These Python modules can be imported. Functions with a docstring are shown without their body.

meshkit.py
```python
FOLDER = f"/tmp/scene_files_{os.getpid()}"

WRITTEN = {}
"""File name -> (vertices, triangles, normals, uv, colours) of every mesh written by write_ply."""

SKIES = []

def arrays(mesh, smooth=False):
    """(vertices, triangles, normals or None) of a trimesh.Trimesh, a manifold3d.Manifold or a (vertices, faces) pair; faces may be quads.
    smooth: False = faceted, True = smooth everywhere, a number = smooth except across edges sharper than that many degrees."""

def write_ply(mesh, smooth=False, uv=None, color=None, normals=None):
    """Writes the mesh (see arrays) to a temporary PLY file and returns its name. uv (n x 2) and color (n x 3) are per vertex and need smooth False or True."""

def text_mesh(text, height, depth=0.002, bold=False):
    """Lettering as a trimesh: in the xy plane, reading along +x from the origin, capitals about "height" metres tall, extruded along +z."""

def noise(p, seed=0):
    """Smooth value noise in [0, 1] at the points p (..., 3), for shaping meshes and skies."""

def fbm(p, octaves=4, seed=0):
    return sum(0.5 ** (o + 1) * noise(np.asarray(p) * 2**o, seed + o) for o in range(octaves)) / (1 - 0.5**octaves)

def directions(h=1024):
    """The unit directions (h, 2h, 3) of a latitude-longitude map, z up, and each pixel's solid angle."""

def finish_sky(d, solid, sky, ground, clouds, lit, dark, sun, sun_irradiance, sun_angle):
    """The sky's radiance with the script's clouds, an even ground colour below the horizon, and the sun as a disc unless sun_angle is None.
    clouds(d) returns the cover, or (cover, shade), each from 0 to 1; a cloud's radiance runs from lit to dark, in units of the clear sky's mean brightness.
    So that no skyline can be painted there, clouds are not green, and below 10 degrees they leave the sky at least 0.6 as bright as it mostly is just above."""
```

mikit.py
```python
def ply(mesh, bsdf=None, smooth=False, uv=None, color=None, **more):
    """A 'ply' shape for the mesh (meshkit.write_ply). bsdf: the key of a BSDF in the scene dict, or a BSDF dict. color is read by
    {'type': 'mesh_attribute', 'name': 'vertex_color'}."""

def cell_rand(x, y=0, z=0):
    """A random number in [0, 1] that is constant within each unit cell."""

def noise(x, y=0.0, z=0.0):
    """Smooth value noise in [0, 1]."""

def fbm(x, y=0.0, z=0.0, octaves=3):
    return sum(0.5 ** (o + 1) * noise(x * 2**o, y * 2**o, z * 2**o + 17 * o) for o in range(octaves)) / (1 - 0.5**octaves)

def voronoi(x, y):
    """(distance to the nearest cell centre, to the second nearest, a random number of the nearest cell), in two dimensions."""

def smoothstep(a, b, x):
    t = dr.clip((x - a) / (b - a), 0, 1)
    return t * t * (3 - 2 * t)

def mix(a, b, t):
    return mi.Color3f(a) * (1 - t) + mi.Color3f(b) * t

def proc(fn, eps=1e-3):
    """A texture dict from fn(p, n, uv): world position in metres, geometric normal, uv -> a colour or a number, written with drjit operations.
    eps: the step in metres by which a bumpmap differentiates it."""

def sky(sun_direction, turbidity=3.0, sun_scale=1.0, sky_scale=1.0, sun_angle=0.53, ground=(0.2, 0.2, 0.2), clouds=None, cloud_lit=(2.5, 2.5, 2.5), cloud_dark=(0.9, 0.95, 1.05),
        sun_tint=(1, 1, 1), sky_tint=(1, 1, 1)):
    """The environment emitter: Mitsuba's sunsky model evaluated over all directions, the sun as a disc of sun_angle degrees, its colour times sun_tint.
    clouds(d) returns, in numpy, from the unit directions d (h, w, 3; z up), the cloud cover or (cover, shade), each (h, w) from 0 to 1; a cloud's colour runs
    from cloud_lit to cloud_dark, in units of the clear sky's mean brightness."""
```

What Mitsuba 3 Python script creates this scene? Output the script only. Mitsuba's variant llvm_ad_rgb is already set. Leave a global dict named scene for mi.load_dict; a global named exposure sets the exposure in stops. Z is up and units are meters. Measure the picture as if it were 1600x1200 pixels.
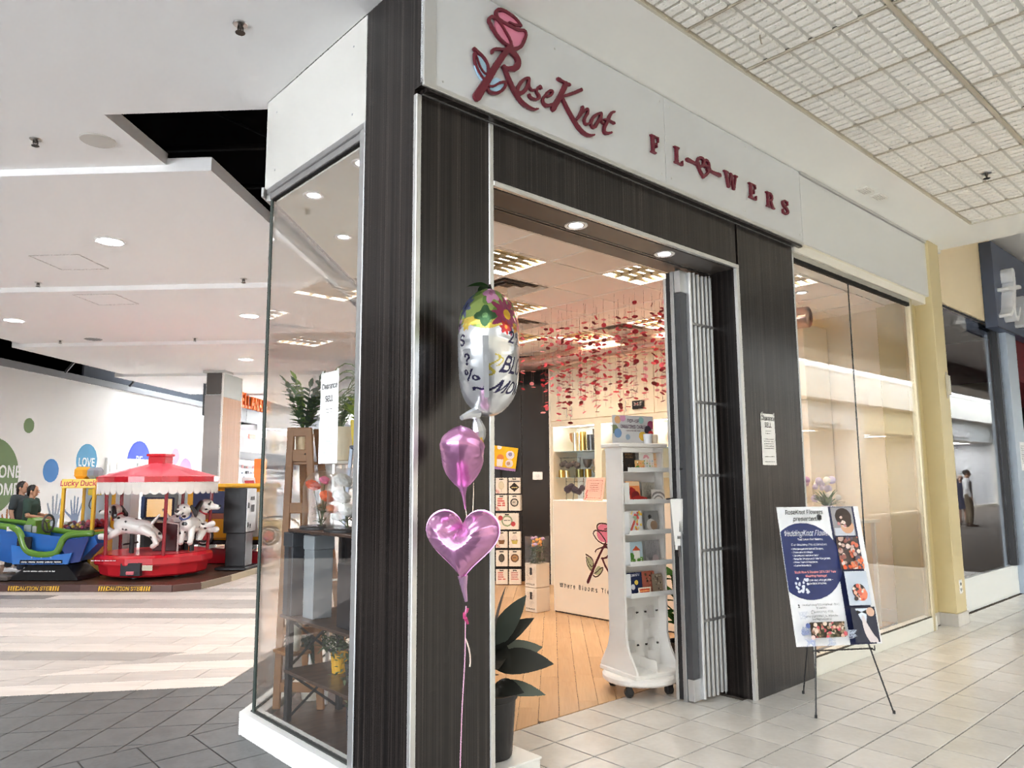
import math, random, numpy as np, trimesh, manifold3d as m3, shapely
from shapely import affinity
from shapely.geometry import Polygon, LineString, Point, box as sbox
from shapely.ops import unary_union
import mitsuba as mi, mikit, meshkit
from mikit import ply, proc, noise, fbm, smoothstep, mix, cell_rand
T = mi.ScalarTransform4f
scene = {'type': 'scene'}
labels = {}

# ---------------------------------------------------------------- camera
CAM = np.array([-2.03, -2.971, 1.6])
FWD = np.array([0.66346, 0.73748, 0.12625]); UP = np.array([-0.07980, -0.09803, 0.99198])
scene['camera'] = {'type': 'perspective', 'fov': 2 * math.degrees(math.atan(800 / 1155.3)), 'fov_axis': 'x', 'near_clip': 0.05, 'far_clip': 200.0,
                   'to_world': T().look_at(origin=CAM.tolist(), target=(CAM + FWD).tolist(), up=UP.tolist())}
exposure = 0.15

# ---------------------------------------------------------------- lights: luminous laylights in the mall ceilings (the lamps are built with their fittings)
SKYLIGHT, ATRIUM, ENTRANCE, HALLEND, HALLSIDE = 3.2, 2.5, 8.3, 26.0, 12.0
DOWNLIGHT, TROFFER, SPOT, NICHE, BAY = 320.0, 28.0, 34.0, 9.0, 22.0
WARM = np.array([1.0, .80, .60]); DAY = np.array([.915, .97, 1.03])
def laylight(key, x0, x1, y0, y1, z, power, rz=0.0):
    scene[key] = {'type': 'rectangle', 'to_world': T().rotate([0, 0, 1], rz).translate([(x0 + x1) / 2, (y0 + y1) / 2, z]).rotate([1, 0, 0], 180).scale([(x1 - x0) / 2, (y1 - y0) / 2, 1]),
                  'bsdf': {'type': 'diffuse', 'reflectance': {'type': 'rgb', 'value': [.7, .7, .7]}},
                  'emitter': {'type': 'area', 'radiance': {'type': 'rgb', 'value': [float(v) for v in DAY * power]}}}
laylight('laylight__glazing', 1.2, 43.0, -8.6, -4.9, 5.35, SKYLIGHT)             # over the concourse
laylight('laylight_001__glazing', -9.0, -1.7, -1.5, 9.3, 5.0, ATRIUM, 45.0)        # over the crossing (turned with the hall)
laylight('laylight_002__glazing', 20.6, 30.0, 2.8, 7.4, 4.35, HALLEND, 45.0)      # far end of the hall (turned with it)
laylight('laylight_003__glazing', 15.2, 20.2, 8.3, 10.2, 5.7, HALLSIDE, 45.0)       # over the end of the rides' wall

# daylight in the glazed mall entrance behind the photographer
scene['entrance__daylight'] = {'type': 'rectangle', 'to_world': T().translate([-11.95, -1.0, 2.05]).rotate([0, 1, 0], 90).scale([1.85, 8.0, 1]), 'bsdf': {'type': 'diffuse', 'reflectance': {'type': 'rgb', 'value': [.5, .5, .5]}},
                               'emitter': {'type': 'area', 'radiance': {'type': 'rgb', 'value': [float(v) for v in DAY * ENTRANCE]}}}

# ---------------------------------------------------------------- frames
R2 = 2 ** -.5
def DE(d, e, z=0.0):
    return np.array([(d + e) * R2, (d - e) * R2, z])
FR_D = np.array([[R2, R2, 0], [R2, -R2, 0], [0, 0, 1.0]])      # rows: axis d, axis e, up

# ---------------------------------------------------------------- materials (colour comes with each mesh)
def V(): return {'type': 'mesh_attribute', 'name': 'vertex_color'}
def two(b): return {'type': 'twosided', 'bsdf': b}
def pr(**k): return {'type': 'principled', **k}
MATS = {
    'matte': two(pr(base_color=V(), roughness=.8, specular=.25)),
    'satin': two(pr(base_color=V(), roughness=.38, specular=.45)),
    'gloss': two(pr(base_color=V(), roughness=.12, specular=.6, clearcoat=.5, clearcoat_gloss=.95)),
    'metal': two(pr(base_color=V(), roughness=.28, metallic=1.0)),
    'foil': two(pr(base_color=V(), roughness=.2, metallic=.8, specular=.8)),
    'brushed': two(pr(base_color=V(), roughness=.42, metallic=.85)),
    'leaf': {'type': 'principledthin', 'base_color': V(), 'roughness': .4, 'diff_trans': .35, 'eta': 1.45},
    'paper': {'type': 'principledthin', 'base_color': V(), 'roughness': .7, 'diff_trans': .35, 'eta': 1.3},
    'pane': {'type': 'thindielectric', 'int_ior': 1.46, 'ext_ior': 1.0},
    'mirrorpane': {'type': 'thindielectric', 'int_ior': 2.3, 'ext_ior': 1.0},
}
def _lam(p, n, uv):
    s = (p.x + p.y) * 1.0
    a = noise(s * 130, p.z * .5, 3.0); b = noise(s * 420, p.z * .9, 9.0); c = noise(s * 28, p.z * .12, 5.0)
    t = a * .5 + b * .35 + c * .25
    dark = mix((.0042, .003, .0028), (.018, .0135, .012), smoothstep(.35, .75, t))
    return mix(dark, (.042, .034, .030), smoothstep(.70, .84, a * .55 + b * .45) * .8)
def _plank(p, n, uv):                      # uv = (tone, seed): store floor boards laid along d
    e = (p.x - p.y) * R2; d = (p.x + p.y) * R2
    g = fbm(e * 90 + uv.y * 40, d * 5 + uv.y * 91, 1.0); k = noise(e * 14 + uv.y * 30, d * 1.6, 4.0)
    return mix((.40, .225, .112), (.57, .375, .215), dr_clip(uv.x * .65 + g * .35 + k * .2 - .1))
def _hall(p, n, uv):                       # uv.x picks the tone row, uv.y is a seed
    e = (p.x - p.y) * R2; d = (p.x + p.y) * R2
    g = fbm(e * 3 + uv.y * 20, d * 26 + uv.y * 50, 2.0)
    base = mix((.205, .185, .175), (.74, .665, .61), uv.x)
    return base * (.9 + .2 * g)
def _slate(p, n, uv):
    g = fbm(p.x * 7 + uv.y * 31, p.y * 7, 3.0); h = fbm(p.x * 60, p.y * 60, 7.0, octaves=2)
    return mi.Color3f(.098, .097, .096) * (.78 + .3 * g + .14 * h + .1 * uv.x)
def _cream(p, n, uv):
    g = fbm(p.x * 4 + uv.y * 31, p.y * 4, 3.0); h = fbm(p.x * 40, p.y * 40, 7.0, octaves=2)
    return mix((.50, .475, .435), (.63, .605, .565), dr_clip(.5 + (g - .5) * .9 + (h - .5) * .3 + (uv.x - .5) * .5))
def _acoustic(p, n, uv):
    a = noise(p.x * 330, p.y * 330, 1.0); b = noise(p.x * 160, p.y * 160, 5.0); c = fbm(p.x * 1.3, p.y * 1.3, 2.0)
    base = mix((.87, .86, .80), (.93, .92, .87), c)
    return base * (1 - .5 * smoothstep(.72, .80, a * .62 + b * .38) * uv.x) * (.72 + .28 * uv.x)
def _wood(p, n, uv):                       # orange brown furniture timber, grain up the long side
    s = (p.x + p.y); g = fbm(s * 60 + uv.y * 9, p.z * 3.0, s * 3, octaves=3); k = noise(s * 190, p.z * 6, 2.0)
    return mix((.20, .085, .028), (.34, .165, .062), g * .75 + k * .3) * (.8 + .4 * uv.x)
def _veneer(p, n, uv):
    s = (p.x + p.y); g = fbm(s * 22, p.z * 1.2, 2.0); k = noise(s * 120, p.z * 2.5, 2.0)
    return mix((.46, .255, .15), (.62, .38, .245), g * .7 + k * .3)
def _darkwood(p, n, uv):
    g = fbm(p.x * 8, p.y * 40, p.z * 30); k = fbm(p.x * 2, p.y * 2, 1.0)
    return mix((.030, .017, .012), (.085, .048, .032), g * .7 + k * .4)
def _concrete(p, n, uv):
    s = (p.x + p.y); g = fbm(s * 3.0, p.z * 2.2, 1.0, octaves=4)
    return mix((.30, .275, .265), (.44, .41, .395), g)
def dr_clip(x):
    import drjit as dr
    return dr.clip(x, 0, 1)
MATS['laminate'] = two(pr(base_color=proc(_lam), roughness=.25, specular=.42))
MATS['plank'] = two(pr(base_color=proc(_plank), roughness=.34, specular=.4))
MATS['hall'] = two(pr(base_color=proc(_hall), roughness=.42, specular=.4))
MATS['slate'] = two(pr(base_color=proc(_slate), roughness=.45, specular=.35))
MATS['cream'] = two(pr(base_color=proc(_cream), roughness=.22, specular=.45))
MATS['acoustic'] = two(pr(base_color=proc(_acoustic), roughness=.9, specular=.1))
MATS['wood'] = two(pr(base_color=proc(_wood), roughness=.42, specular=.4))
MATS['veneer'] = two(pr(base_color=proc(_veneer), roughness=.5, specular=.3))
MATS['darkwood'] = two(pr(base_color=proc(_darkwood), roughness=.3, specular=.45))
MATS['concrete'] = two(pr(base_color=proc(_concrete), roughness=.8, specular=.2))
UVMATS = {'plank', 'hall', 'slate', 'cream', 'wood', 'laminate', 'acoustic', 'veneer', 'darkwood', 'concrete'}
for k, v in MATS.items(): scene['bsdf_' + k] = v

def srgb(*c):
    if len(c) == 1 and isinstance(c[0], str):
        h = c[0].lstrip('#'); c = [int(h[i:i + 2], 16) for i in (0, 2, 4)]
    c = np.array(c, float) / 255
    return tuple(np.where(c <= .04045, c / 12.92, ((c + .055) / 1.055) ** 2.4))

# ---------------------------------------------------------------- mesh helpers
def tm(m):
    if isinstance(m, trimesh.Trimesh): return m
    if hasattr(m, 'to_mesh'):
        q = m.to_mesh(); return trimesh.Trimesh(q.vert_properties[:, :3], q.tri_verts, process=False)
    if isinstance(m, (list,)): return cat(m)
    return trimesh.Trimesh(np.asarray(m[0], float), np.asarray(m[1], int), process=False)
def cat(ms): return trimesh.util.concatenate([tm(m) for m in ms])
def man(m):
    m = tm(m); m = trimesh.Trimesh(m.vertices, m.faces, process=True)
    return m3.Manifold(m3.Mesh(np.asarray(m.vertices, np.float32), np.asarray(m.faces, np.uint32)))
def bx(x0, x1, y0, y1, z0, z1):
    m = trimesh.creation.box((abs(x1 - x0), abs(y1 - y0), abs(z1 - z0)))
    m.apply_translation(((x0 + x1) / 2, (y0 + y1) / 2, (z0 + z1) / 2)); return m
def hull(pts): return trimesh.convex.convex_hull(np.asarray(pts, float))
def cb(x0, x1, y0, y1, z0, z1, c=.004):
    """box with chamfered edges"""
    c = min(c, .45 * min(abs(x1 - x0), abs(y1 - y0), abs(z1 - z0)))
    P = []
    for sx, ax in ((1, x0), (-1, x1)):
        for sy, ay in ((1, y0), (-1, y1)):
            for sz, az in ((1, z0), (-1, z1)):
                P += [(ax + sx * c, ay + sy * c, az), (ax + sx * c, ay, az + sz * c), (ax, ay + sy * c, az + sz * c)]
    return hull(P)
def rbox(w, d, h, r, seg=3):
    """rounded-edge box centred on the origin in x,y, base on z=0"""
    P = []
    s = trimesh.creation.icosphere(1, r).vertices
    for x in (-w / 2 + r, w / 2 - r):
        for y in (-d / 2 + r, d / 2 - r):
            for z in (r, h - r): P.append(s + [x, y, z])
    return hull(np.vstack(P))
def mv(m, x=0, y=0, z=0, rz=0, rx=0, ry=0, s=None):
    m = tm(m).copy()
    if s is not None: m.apply_scale(s)
    if rx: m.apply_transform(trimesh.transformations.rotation_matrix(rx, (1, 0, 0)))
    if ry: m.apply_transform(trimesh.transformations.rotation_matrix(ry, (0, 1, 0)))
    if rz: m.apply_transform(trimesh.transformations.rotation_matrix(rz, (0, 0, 1)))
    m.apply_translation((x, y, z)); return m
def frame(m, o, ax, ay, az=None):
    """local x,y,z -> o + x*ax + y*ay + z*az"""
    ax, ay = np.asarray(ax, float), np.asarray(ay, float)
    az = np.cross(ax, ay) if az is None else np.asarray(az, float)
    m = tm(m).copy(); A = np.stack([ax, ay, az], 1)
    m.vertices = m.vertices @ A.T + np.asarray(o, float)
    if np.linalg.det(A) < 0: m.faces = m.faces[:, ::-1]
    return m
def inD(m):
    """local (d, e, z) -> world"""
    m = tm(m).copy(); m.vertices = m.vertices @ FR_D; m.faces = m.faces[:, ::-1]; return m
def xDE(d0, d1, e0, e1, z0, z1, c=0): return inD(cb(d0, d1, e0, e1, z0, z1, c) if c else bx(d0, d1, e0, e1, z0, z1))
def tube(pts, r, n=8, caps=True, up=None):
    pts = np.asarray(pts, float); r = np.broadcast_to(np.asarray(r, float), (len(pts),))
    t = np.gradient(pts, axis=0); t /= np.linalg.norm(t, axis=1, keepdims=True) + 1e-12
    u = np.cross(t[0], up if up is not None else ((0, 0, 1) if abs(t[0][2]) < .9 else (1, 0, 0))); u /= np.linalg.norm(u)
    a = np.linspace(0, 2 * np.pi, n, endpoint=False); Vv = []
    for k in range(len(pts)):
        u = u - t[k] * (u @ t[k]); u /= np.linalg.norm(u) + 1e-12; w = np.cross(t[k], u)
        Vv.append(pts[k] + r[k] * (np.cos(a)[:, None] * u + np.sin(a)[:, None] * w))
    Vv = np.vstack(Vv); F = []
    for k in range(len(pts) - 1):
        for j in range(n):
            p, q = k * n + j, k * n + (j + 1) % n
            F += [(p, q, q + n), (p, q + n, p + n)]
    if caps:
        c0 = len(Vv); Vv = np.vstack([Vv, pts[:1], pts[-1:]])
        for j in range(n):
            F += [(c0, (j + 1) % n, j), (c0 + 1, (len(pts) - 1) * n + j, (len(pts) - 1) * n + (j + 1) % n)]
    return trimesh.Trimesh(Vv, F, process=False)
def bar(a, b, w, h=None, up=(0, 0, 1)):
    """rectangular bar from a to b, w across, h along up"""
    a, b = np.asarray(a, float), np.asarray(b, float); h = h or w
    t = b - a; L = np.linalg.norm(t); t /= L
    s = np.cross(t, up); s = s / np.linalg.norm(s) if np.linalg.norm(s) > 1e-6 else np.array([1.0, 0, 0]); u = np.cross(s, t)
    return frame(cb(0, L, -w / 2, w / 2, -h / 2, h / 2, min(w, h) * .12), a, t, s, u)
def lathe(prof, n=24, x=0, y=0, z=0):
    m = trimesh.creation.revolve(np.asarray(prof, float), sections=n); m.apply_translation((x, y, z)); return m
def prism(poly, depth):
    """shapely polygon(s) extruded along +z"""
    gs = getattr(poly, 'geoms', [poly])
    return cat([trimesh.creation.extrude_polygon(g, depth, engine='earcut') for g in gs if g.area > 1e-10])
def spline(pts, n=24):
    from scipy.interpolate import CubicSpline
    pts = np.asarray(pts, float); d = np.r_[0, np.cumsum(np.linalg.norm(np.diff(pts, axis=0), axis=1) ** .6)]
    return CubicSpline(d, pts)(np.linspace(0, d[-1], n))
def stroke(pts, w, n=28, smooth=True):
    """calligraphic stroke as a shapely polygon; w is one width or widths along it"""
    p = spline(pts, n) if smooth and len(pts) > 2 else np.asarray(pts, float)
    w = np.interp(np.linspace(0, 1, len(p)), np.linspace(0, 1, np.size(w)), np.atleast_1d(w)) if np.size(w) > 1 else np.full(len(p), float(np.atleast_1d(w)[0]))
    return unary_union([hull2(p[i], p[i + 1], w[i] / 2, w[i + 1] / 2) for i in range(len(p) - 1)])
def hull2(a, b, ra, rb): return unary_union([Point(a).buffer(ra, 3), Point(b).buffer(rb, 3)]).convex_hull
def leafshape(L, W, curl=.2, fold=.15, n=7, tip=1.0):
    """leaf blade along +x, curling down, as a thin two-faced sheet"""
    x = np.linspace(0, 1, n); w = W / 2 * np.sin(np.pi * np.clip(x ** .8, 0, 1)) ** .8; w[0] = W * .06; w[-1] = W * .01
    z = -curl * L * x ** 2; Vv = []
    for i in range(n): Vv += [(x[i] * L, -w[i], z[i] + fold * w[i]), (x[i] * L, 0, z[i]), (x[i] * L, w[i], z[i] + fold * w[i])]
    F = []
    for i in range(n - 1):
        for k in (0, 1):
            a = i * 3 + k; F += [(a, a + 3, a + 4), (a, a + 4, a + 1)]
    return trimesh.Trimesh(Vv, F, process=False)

# ---------------------------------------------------------------- text
_glyph = {}
def text_poly(s, h, bold=False, squeeze=1.0, slant=0.0, track=0.0):
    key = (s, bold)
    if key not in _glyph:
        m = meshkit.text_mesh(s, 1.0, .1, bold)
        z = m.vertices[:, 2]; up = (np.abs(m.face_normals[:, 2] - 1) < 1e-3) & (m.triangles[:, :, 2].min(1) > .05)
        _glyph[key] = unary_union([Polygon(t[:, :2]).buffer(1e-5) for t in m.triangles[up]])
    return affinity.affine_transform(_glyph[key], [h * squeeze, h * slant, 0, h, 0, 0])
def centred(poly, x, y):
    a = poly.bounds; return affinity.translate(poly, x - (a[0] + a[2]) / 2, y)

# ---------------------------------------------------------------- scene entries
def key_of(name):
    k, n = name, 0
    while k in scene or k in labels or any(False for _ in ()): n += 1; k = f'{name}_{n:03d}'
    return k
_used = set()
def fresh(name):
    k, n = name, 0
    while k in _used: n += 1; k = f'{name}_{n:03d}'
    _used.add(k); return k
def shape(mesh, mat, color=None, smooth=False, tone=(.5, .5), **more):
    m = tm(mesh)
    if smooth is not False and smooth is not True:
        m = trimesh.graph.smooth_shade(trimesh.Trimesh(m.vertices, m.faces, process=True), angle=math.radians(smooth), facet_minarea=None); smooth = True
    n = len(m.vertices)
    if mat in UVMATS:
        uv = np.asarray(tone, float); return ply(m, 'bsdf_' + mat, smooth=smooth, uv=np.tile(uv, (n, 1)) if uv.ndim == 1 else uv, **more)
    if mat in ('pane', 'mirrorpane'): return ply(m, 'bsdf_' + mat, smooth=smooth, **more)
    c = np.asarray(color if color is not None else (.5, .5, .5), float)
    c = np.tile(c, (n, 1)) if c.ndim == 1 else c
    return ply(m, 'bsdf_' + mat, smooth=smooth, color=c, **more)
def put(name, mesh, mat='matte', color=None, smooth=False, parent=None, label=None, cat_=None, group=None, kind=None, tone=(.5, .5), **more):
    k = fresh((parent + '__' if parent else '') + name)
    scene[k] = shape(mesh, mat, color, smooth, tone, **more)
    tag(k, label, cat_, group, kind); return k
def put_dict(name, d, parent=None, label=None, cat_=None, group=None, kind=None):
    k = fresh((parent + '__' if parent else '') + name); scene[k] = d; tag(k, label, cat_, group, kind); return k
def tag(k, label=None, cat_=None, group=None, kind=None):
    d = {a: b for a, b in (('label', label), ('category', cat_), ('group', group), ('kind', kind)) if b}
    if d: labels.setdefault(k, {}).update(d)
def thing(name, label, cat_, group=None, kind=None):
    k = fresh(name); tag(k, label, cat_, group, kind); return k
def emit(mesh, rgb, name, parent, **more):
    k = fresh((parent + '__' if parent else '') + name)
    scene[k] = ply(tm(mesh), None, emitter={'type': 'area', 'radiance': {'type': 'rgb', 'value': [float(x) for x in rgb]}}, bsdf={'type': 'diffuse', 'reflectance': {'type': 'rgb', 'value': [.6, .6, .6]}}, **more) if False else \
        {**ply(tm(mesh)), 'emitter': {'type': 'area', 'radiance': {'type': 'rgb', 'value': [float(x) for x in rgb]}}, 'bsdf': {'type': 'diffuse', 'reflectance': {'type': 'rgb', 'value': [.6, .6, .6]}}, **more}
    return k
WHITE = srgb(236, 236, 232); OFFW = srgb(222, 221, 214); SILVER = srgb(196, 196, 196); BLACK = srgb(22, 22, 24); CEIL = (.885, .88, .875)
BEIGE = srgb(226, 211, 176); BEIGED = srgb(205, 188, 145)
PINK = srgb(205, 106, 150); MAROON = srgb(92, 22, 38)
# ================================================================ THE SETTING
def proj(p):
    r = np.cross(FWD, UP); q = np.asarray(p, float) - CAM; z = q @ FWD
    return 800 + 1155.3 * (q @ r) / z, 600 - 1155.3 * (q @ UP) / z, z
def seen(p, m=120):
    x, y, z = proj(p); return z > .2 and -m < x < 1600 + m and -m < y < 1200 + m
def tile(poly, z1, gap, bev, depth=.012):
    q = poly.buffer(-gap / 2, join_style=2)
    if q.is_empty or q.area < 1e-4: return None
    if q.geom_type != 'Polygon': q = max(q.geoms, key=lambda g: g.area)
    q = shapely.geometry.polygon.orient(q.simplify(1e-4)); i = q.buffer(-bev, join_style=2)
    a = np.array(q.exterior.coords)[:-1]; b = np.array(i.exterior.coords)[:-1] if i.geom_type == 'Polygon' and not i.is_empty else a
    if len(b) != len(a): b = a * .995 + a.mean(0) * .005
    else:
        b = shapely.geometry.polygon.orient(Polygon(b)); b = np.array(b.exterior.coords)[:-1]
        s = np.argmin(((b - a[0]) ** 2).sum(1)); b = np.roll(b, -s, 0)
    n = len(a); c = lambda p, z: np.c_[p, np.full(n, z)]
    v = np.vstack([c(a, z1 - depth), c(a, z1 - bev), c(b, z1)]); F = []
    for k in (0, 1):
        for j in range(n):
            p, r = k * n + j, k * n + (j + 1) % n; F += [(p, r, r + n), (p, r + n, p + n)]
    F += [(2 * n, 2 * n + j, 2 * n + j + 1) for j in range(1, n - 1)]
    return trimesh.Trimesh(v, F, process=False)
def lay(name, cells, mat, parent, gap, bev, z=0.0, limit=300, tones=None, seed=1):
    """cells: list of (polygon, tone) laid as single pieces, the largest in view as parts, the rest joined"""
    rng = random.Random(seed); near, rest = [], []
    for poly, tone in cells:
        if poly.is_empty or poly.area < .0015: continue
        c = poly.centroid; p = (c.x, c.y, z); t = (tone if tone is not None else rng.random(), rng.random())
        m = tile(poly, z, gap, bev)
        if m is None: continue
        (near if seen(p) else rest).append((np.linalg.norm(np.array(p) - CAM), m, t))
    near.sort(key=lambda x: x[0]); rest += near[limit:]
    for _, m, t in near[:limit]: put(name, m, mat, parent=parent, tone=t)
    if rest:
        k = fresh(parent + '__' + name + '_field'); ms = [m for _, m, _ in rest]
        uv = np.vstack([np.tile(t, (len(m.vertices), 1)) for _, m, t in rest])
        scene[k] = ply(cat(ms), 'bsdf_' + mat, uv=uv); tag(k, kind='stuff')
def inpoly(pts): return Polygon([tuple(DE(d, e)[:2]) for d, e in pts])

# ---- floor: one level slab under tiles of five kinds
FL = fresh('floor'); tag(FL, 'mall floor of cream, slate and striped plank tiles and shop floor boards', kind='structure')
put('screed', bx(-16, 48, -16, 40, -.2, -.006), 'matte', srgb(84, 78, 73), parent=FL)
cells = []
GX, GY, P0 = .0, -.27, .3185
for i in range(1, 42):
    for j in range(0, 30):
        x = .06 + i * P0; y1 = GY - j * P0
        cells.append((sbox(x, y1 - P0, x + P0, y1), None))
for i in range(1, 42):
    x = .06 + i * P0; cells.append((sbox(x, GY, x + P0, .075) if x > .45 else sbox(x, GY, x + P0, .0), None))
lay('cream_tile', [(p, t) for p, t in cells if p.bounds[0] < 12], 'cream', FL, .0085, .002)
cells = []
for i in range(1, 9):
    for j in range(2):
        q = sbox(.06 + i * P0, .075 + j * P0, .06 + (i + 1) * P0, .075 + (j + 1) * P0).intersection(sbox(.5, 0, 2.98, 2))
        cells.append((q, .0))
lay('entry_tile', cells, 'cream', FL, .0085, .002, seed=4)
# slate: square to the shopfront near it, then turned with the hall
cells = []
for i in range(0, 30):
    for j in range(0, 26):
        cells.append((sbox(.06 + P0 - (i + 1) * P0, 2.05 - (j + 1) * .31, .06 + P0 - i * P0, 2.05 - j * .31), None))
lim = (inpoly([(-8, -14), (-8, 6), (1.2, -1.2), (7.95, -1.22), (14, -1.22), (14, -1.93), (2.376, -1.93), (1.85, -4.43), (.35, -12), (.35, -14)]) )
lim = lim.intersection(sbox(-16, 2.05, 20, 40))
for i in range(-2, 44):
    for j in range(-20, 24):
        e0 = -1.95 - .2955 * i + .295; d0 = 1.42 + .345 * j
        sl = lambda e: .18 * (e + 1.95)
        q = inpoly([(d0 + sl(e0), e0), (d0 + .345 + sl(e0), e0), (d0 + .345 + sl(e0 - .2955), e0 - .2955), (d0 + sl(e0 - .2955), e0 - .2955)])
        if q.intersects(lim): cells.append((q.intersection(lim), None))
lay('slate_tile', [(p, t) for p, t in cells], 'slate', FL, .008, .002, seed=2)
# hall planks in toned rows
rng = random.Random(7); cells = []
hallA = inpoly([(1.85, -4.40), (4.32, -1.93), (30, -1.93), (30, -12), (.35, -12)])
hallB = inpoly([(2.376, -1.93), (4.32, -1.93), (1.85, -4.40)])
TONES = [.62, .95, .40, .78, .97, .30, .84, .70, .98, .50, .88, .36]
for r in range(-2, 86):
    d0 = 2.81 + .335 * r; tone = TONES[(r * 5) % 12] if r != 11 else .02
    if d0 > 12.2: tone = .75
    n = 18 if d0 < 12.2 else 4; L = .632 if d0 < 12.2 else 3.0
    for k in range(n):
        e0 = -1.9 - L * k + .45 * ((r * .37) % 1) ; q = inpoly([(d0, e0), (d0 + .335, e0 + 0), (d0 + .335, e0 - L), (d0, e0 - L)])
        q = q.intersection(hallA)
        tt = tone if (r != 11 or k > 6) else .8
        if not q.is_empty and q.geom_type == 'Polygon': cells.append((q, tt + rng.uniform(-.05, .05)))
TB = [.92, .62, .95, .5, .9, .75, .95, .6]
for r in range(-1, 8):
    c0 = 2.74 + .30 * r
    for k in range(6):
        e0 = -1.93 + .3 * (r % 2) - .632 * (k - 1); f = lambda e, c: c + .2 * e
        q = inpoly([(f(e0, c0), e0), (f(e0, c0 + .30), e0), (f(e0 - .632, c0 + .30), e0 - .632), (f(e0 - .632, c0), e0 - .632)]).intersection(hallB)
        if not q.is_empty and q.geom_type == 'Polygon': cells.append((q, TB[r % 8] + rng.uniform(-.04, .04)))
lay('hall_plank', cells, 'hall', FL, .006, .0015, seed=3)
# shop boards along d
cells = []; rng = random.Random(5)
shop = Polygon([(.5, .715), (2.98, .715), (2.98, .46), (6.7, .46), (6.7, 5.1), (6.06, 5.1), tuple(DE(7.95, .67)[:2]), tuple(DE(7.95, -1.2)[:2]), tuple(DE(2.0, -1.2)[:2]), (.5, 1.2)])
for i in range(-10, 36):
    e0 = .553 + .1405 * i; d0 = .6 - rng.random() * 1.1
    while d0 < 9:
        L = rng.uniform(.7, 1.25); q = inpoly([(d0, e0), (d0 + L, e0), (d0 + L, e0 + .1405), (d0, e0 + .1405)]).intersection(shop)
        if not q.is_empty and q.geom_type == 'Polygon': cells.append((q, rng.uniform(.2, .95)))
        d0 += L
lay('floor_board', cells, 'plank', FL, .0026, .0008, seed=6)

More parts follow.
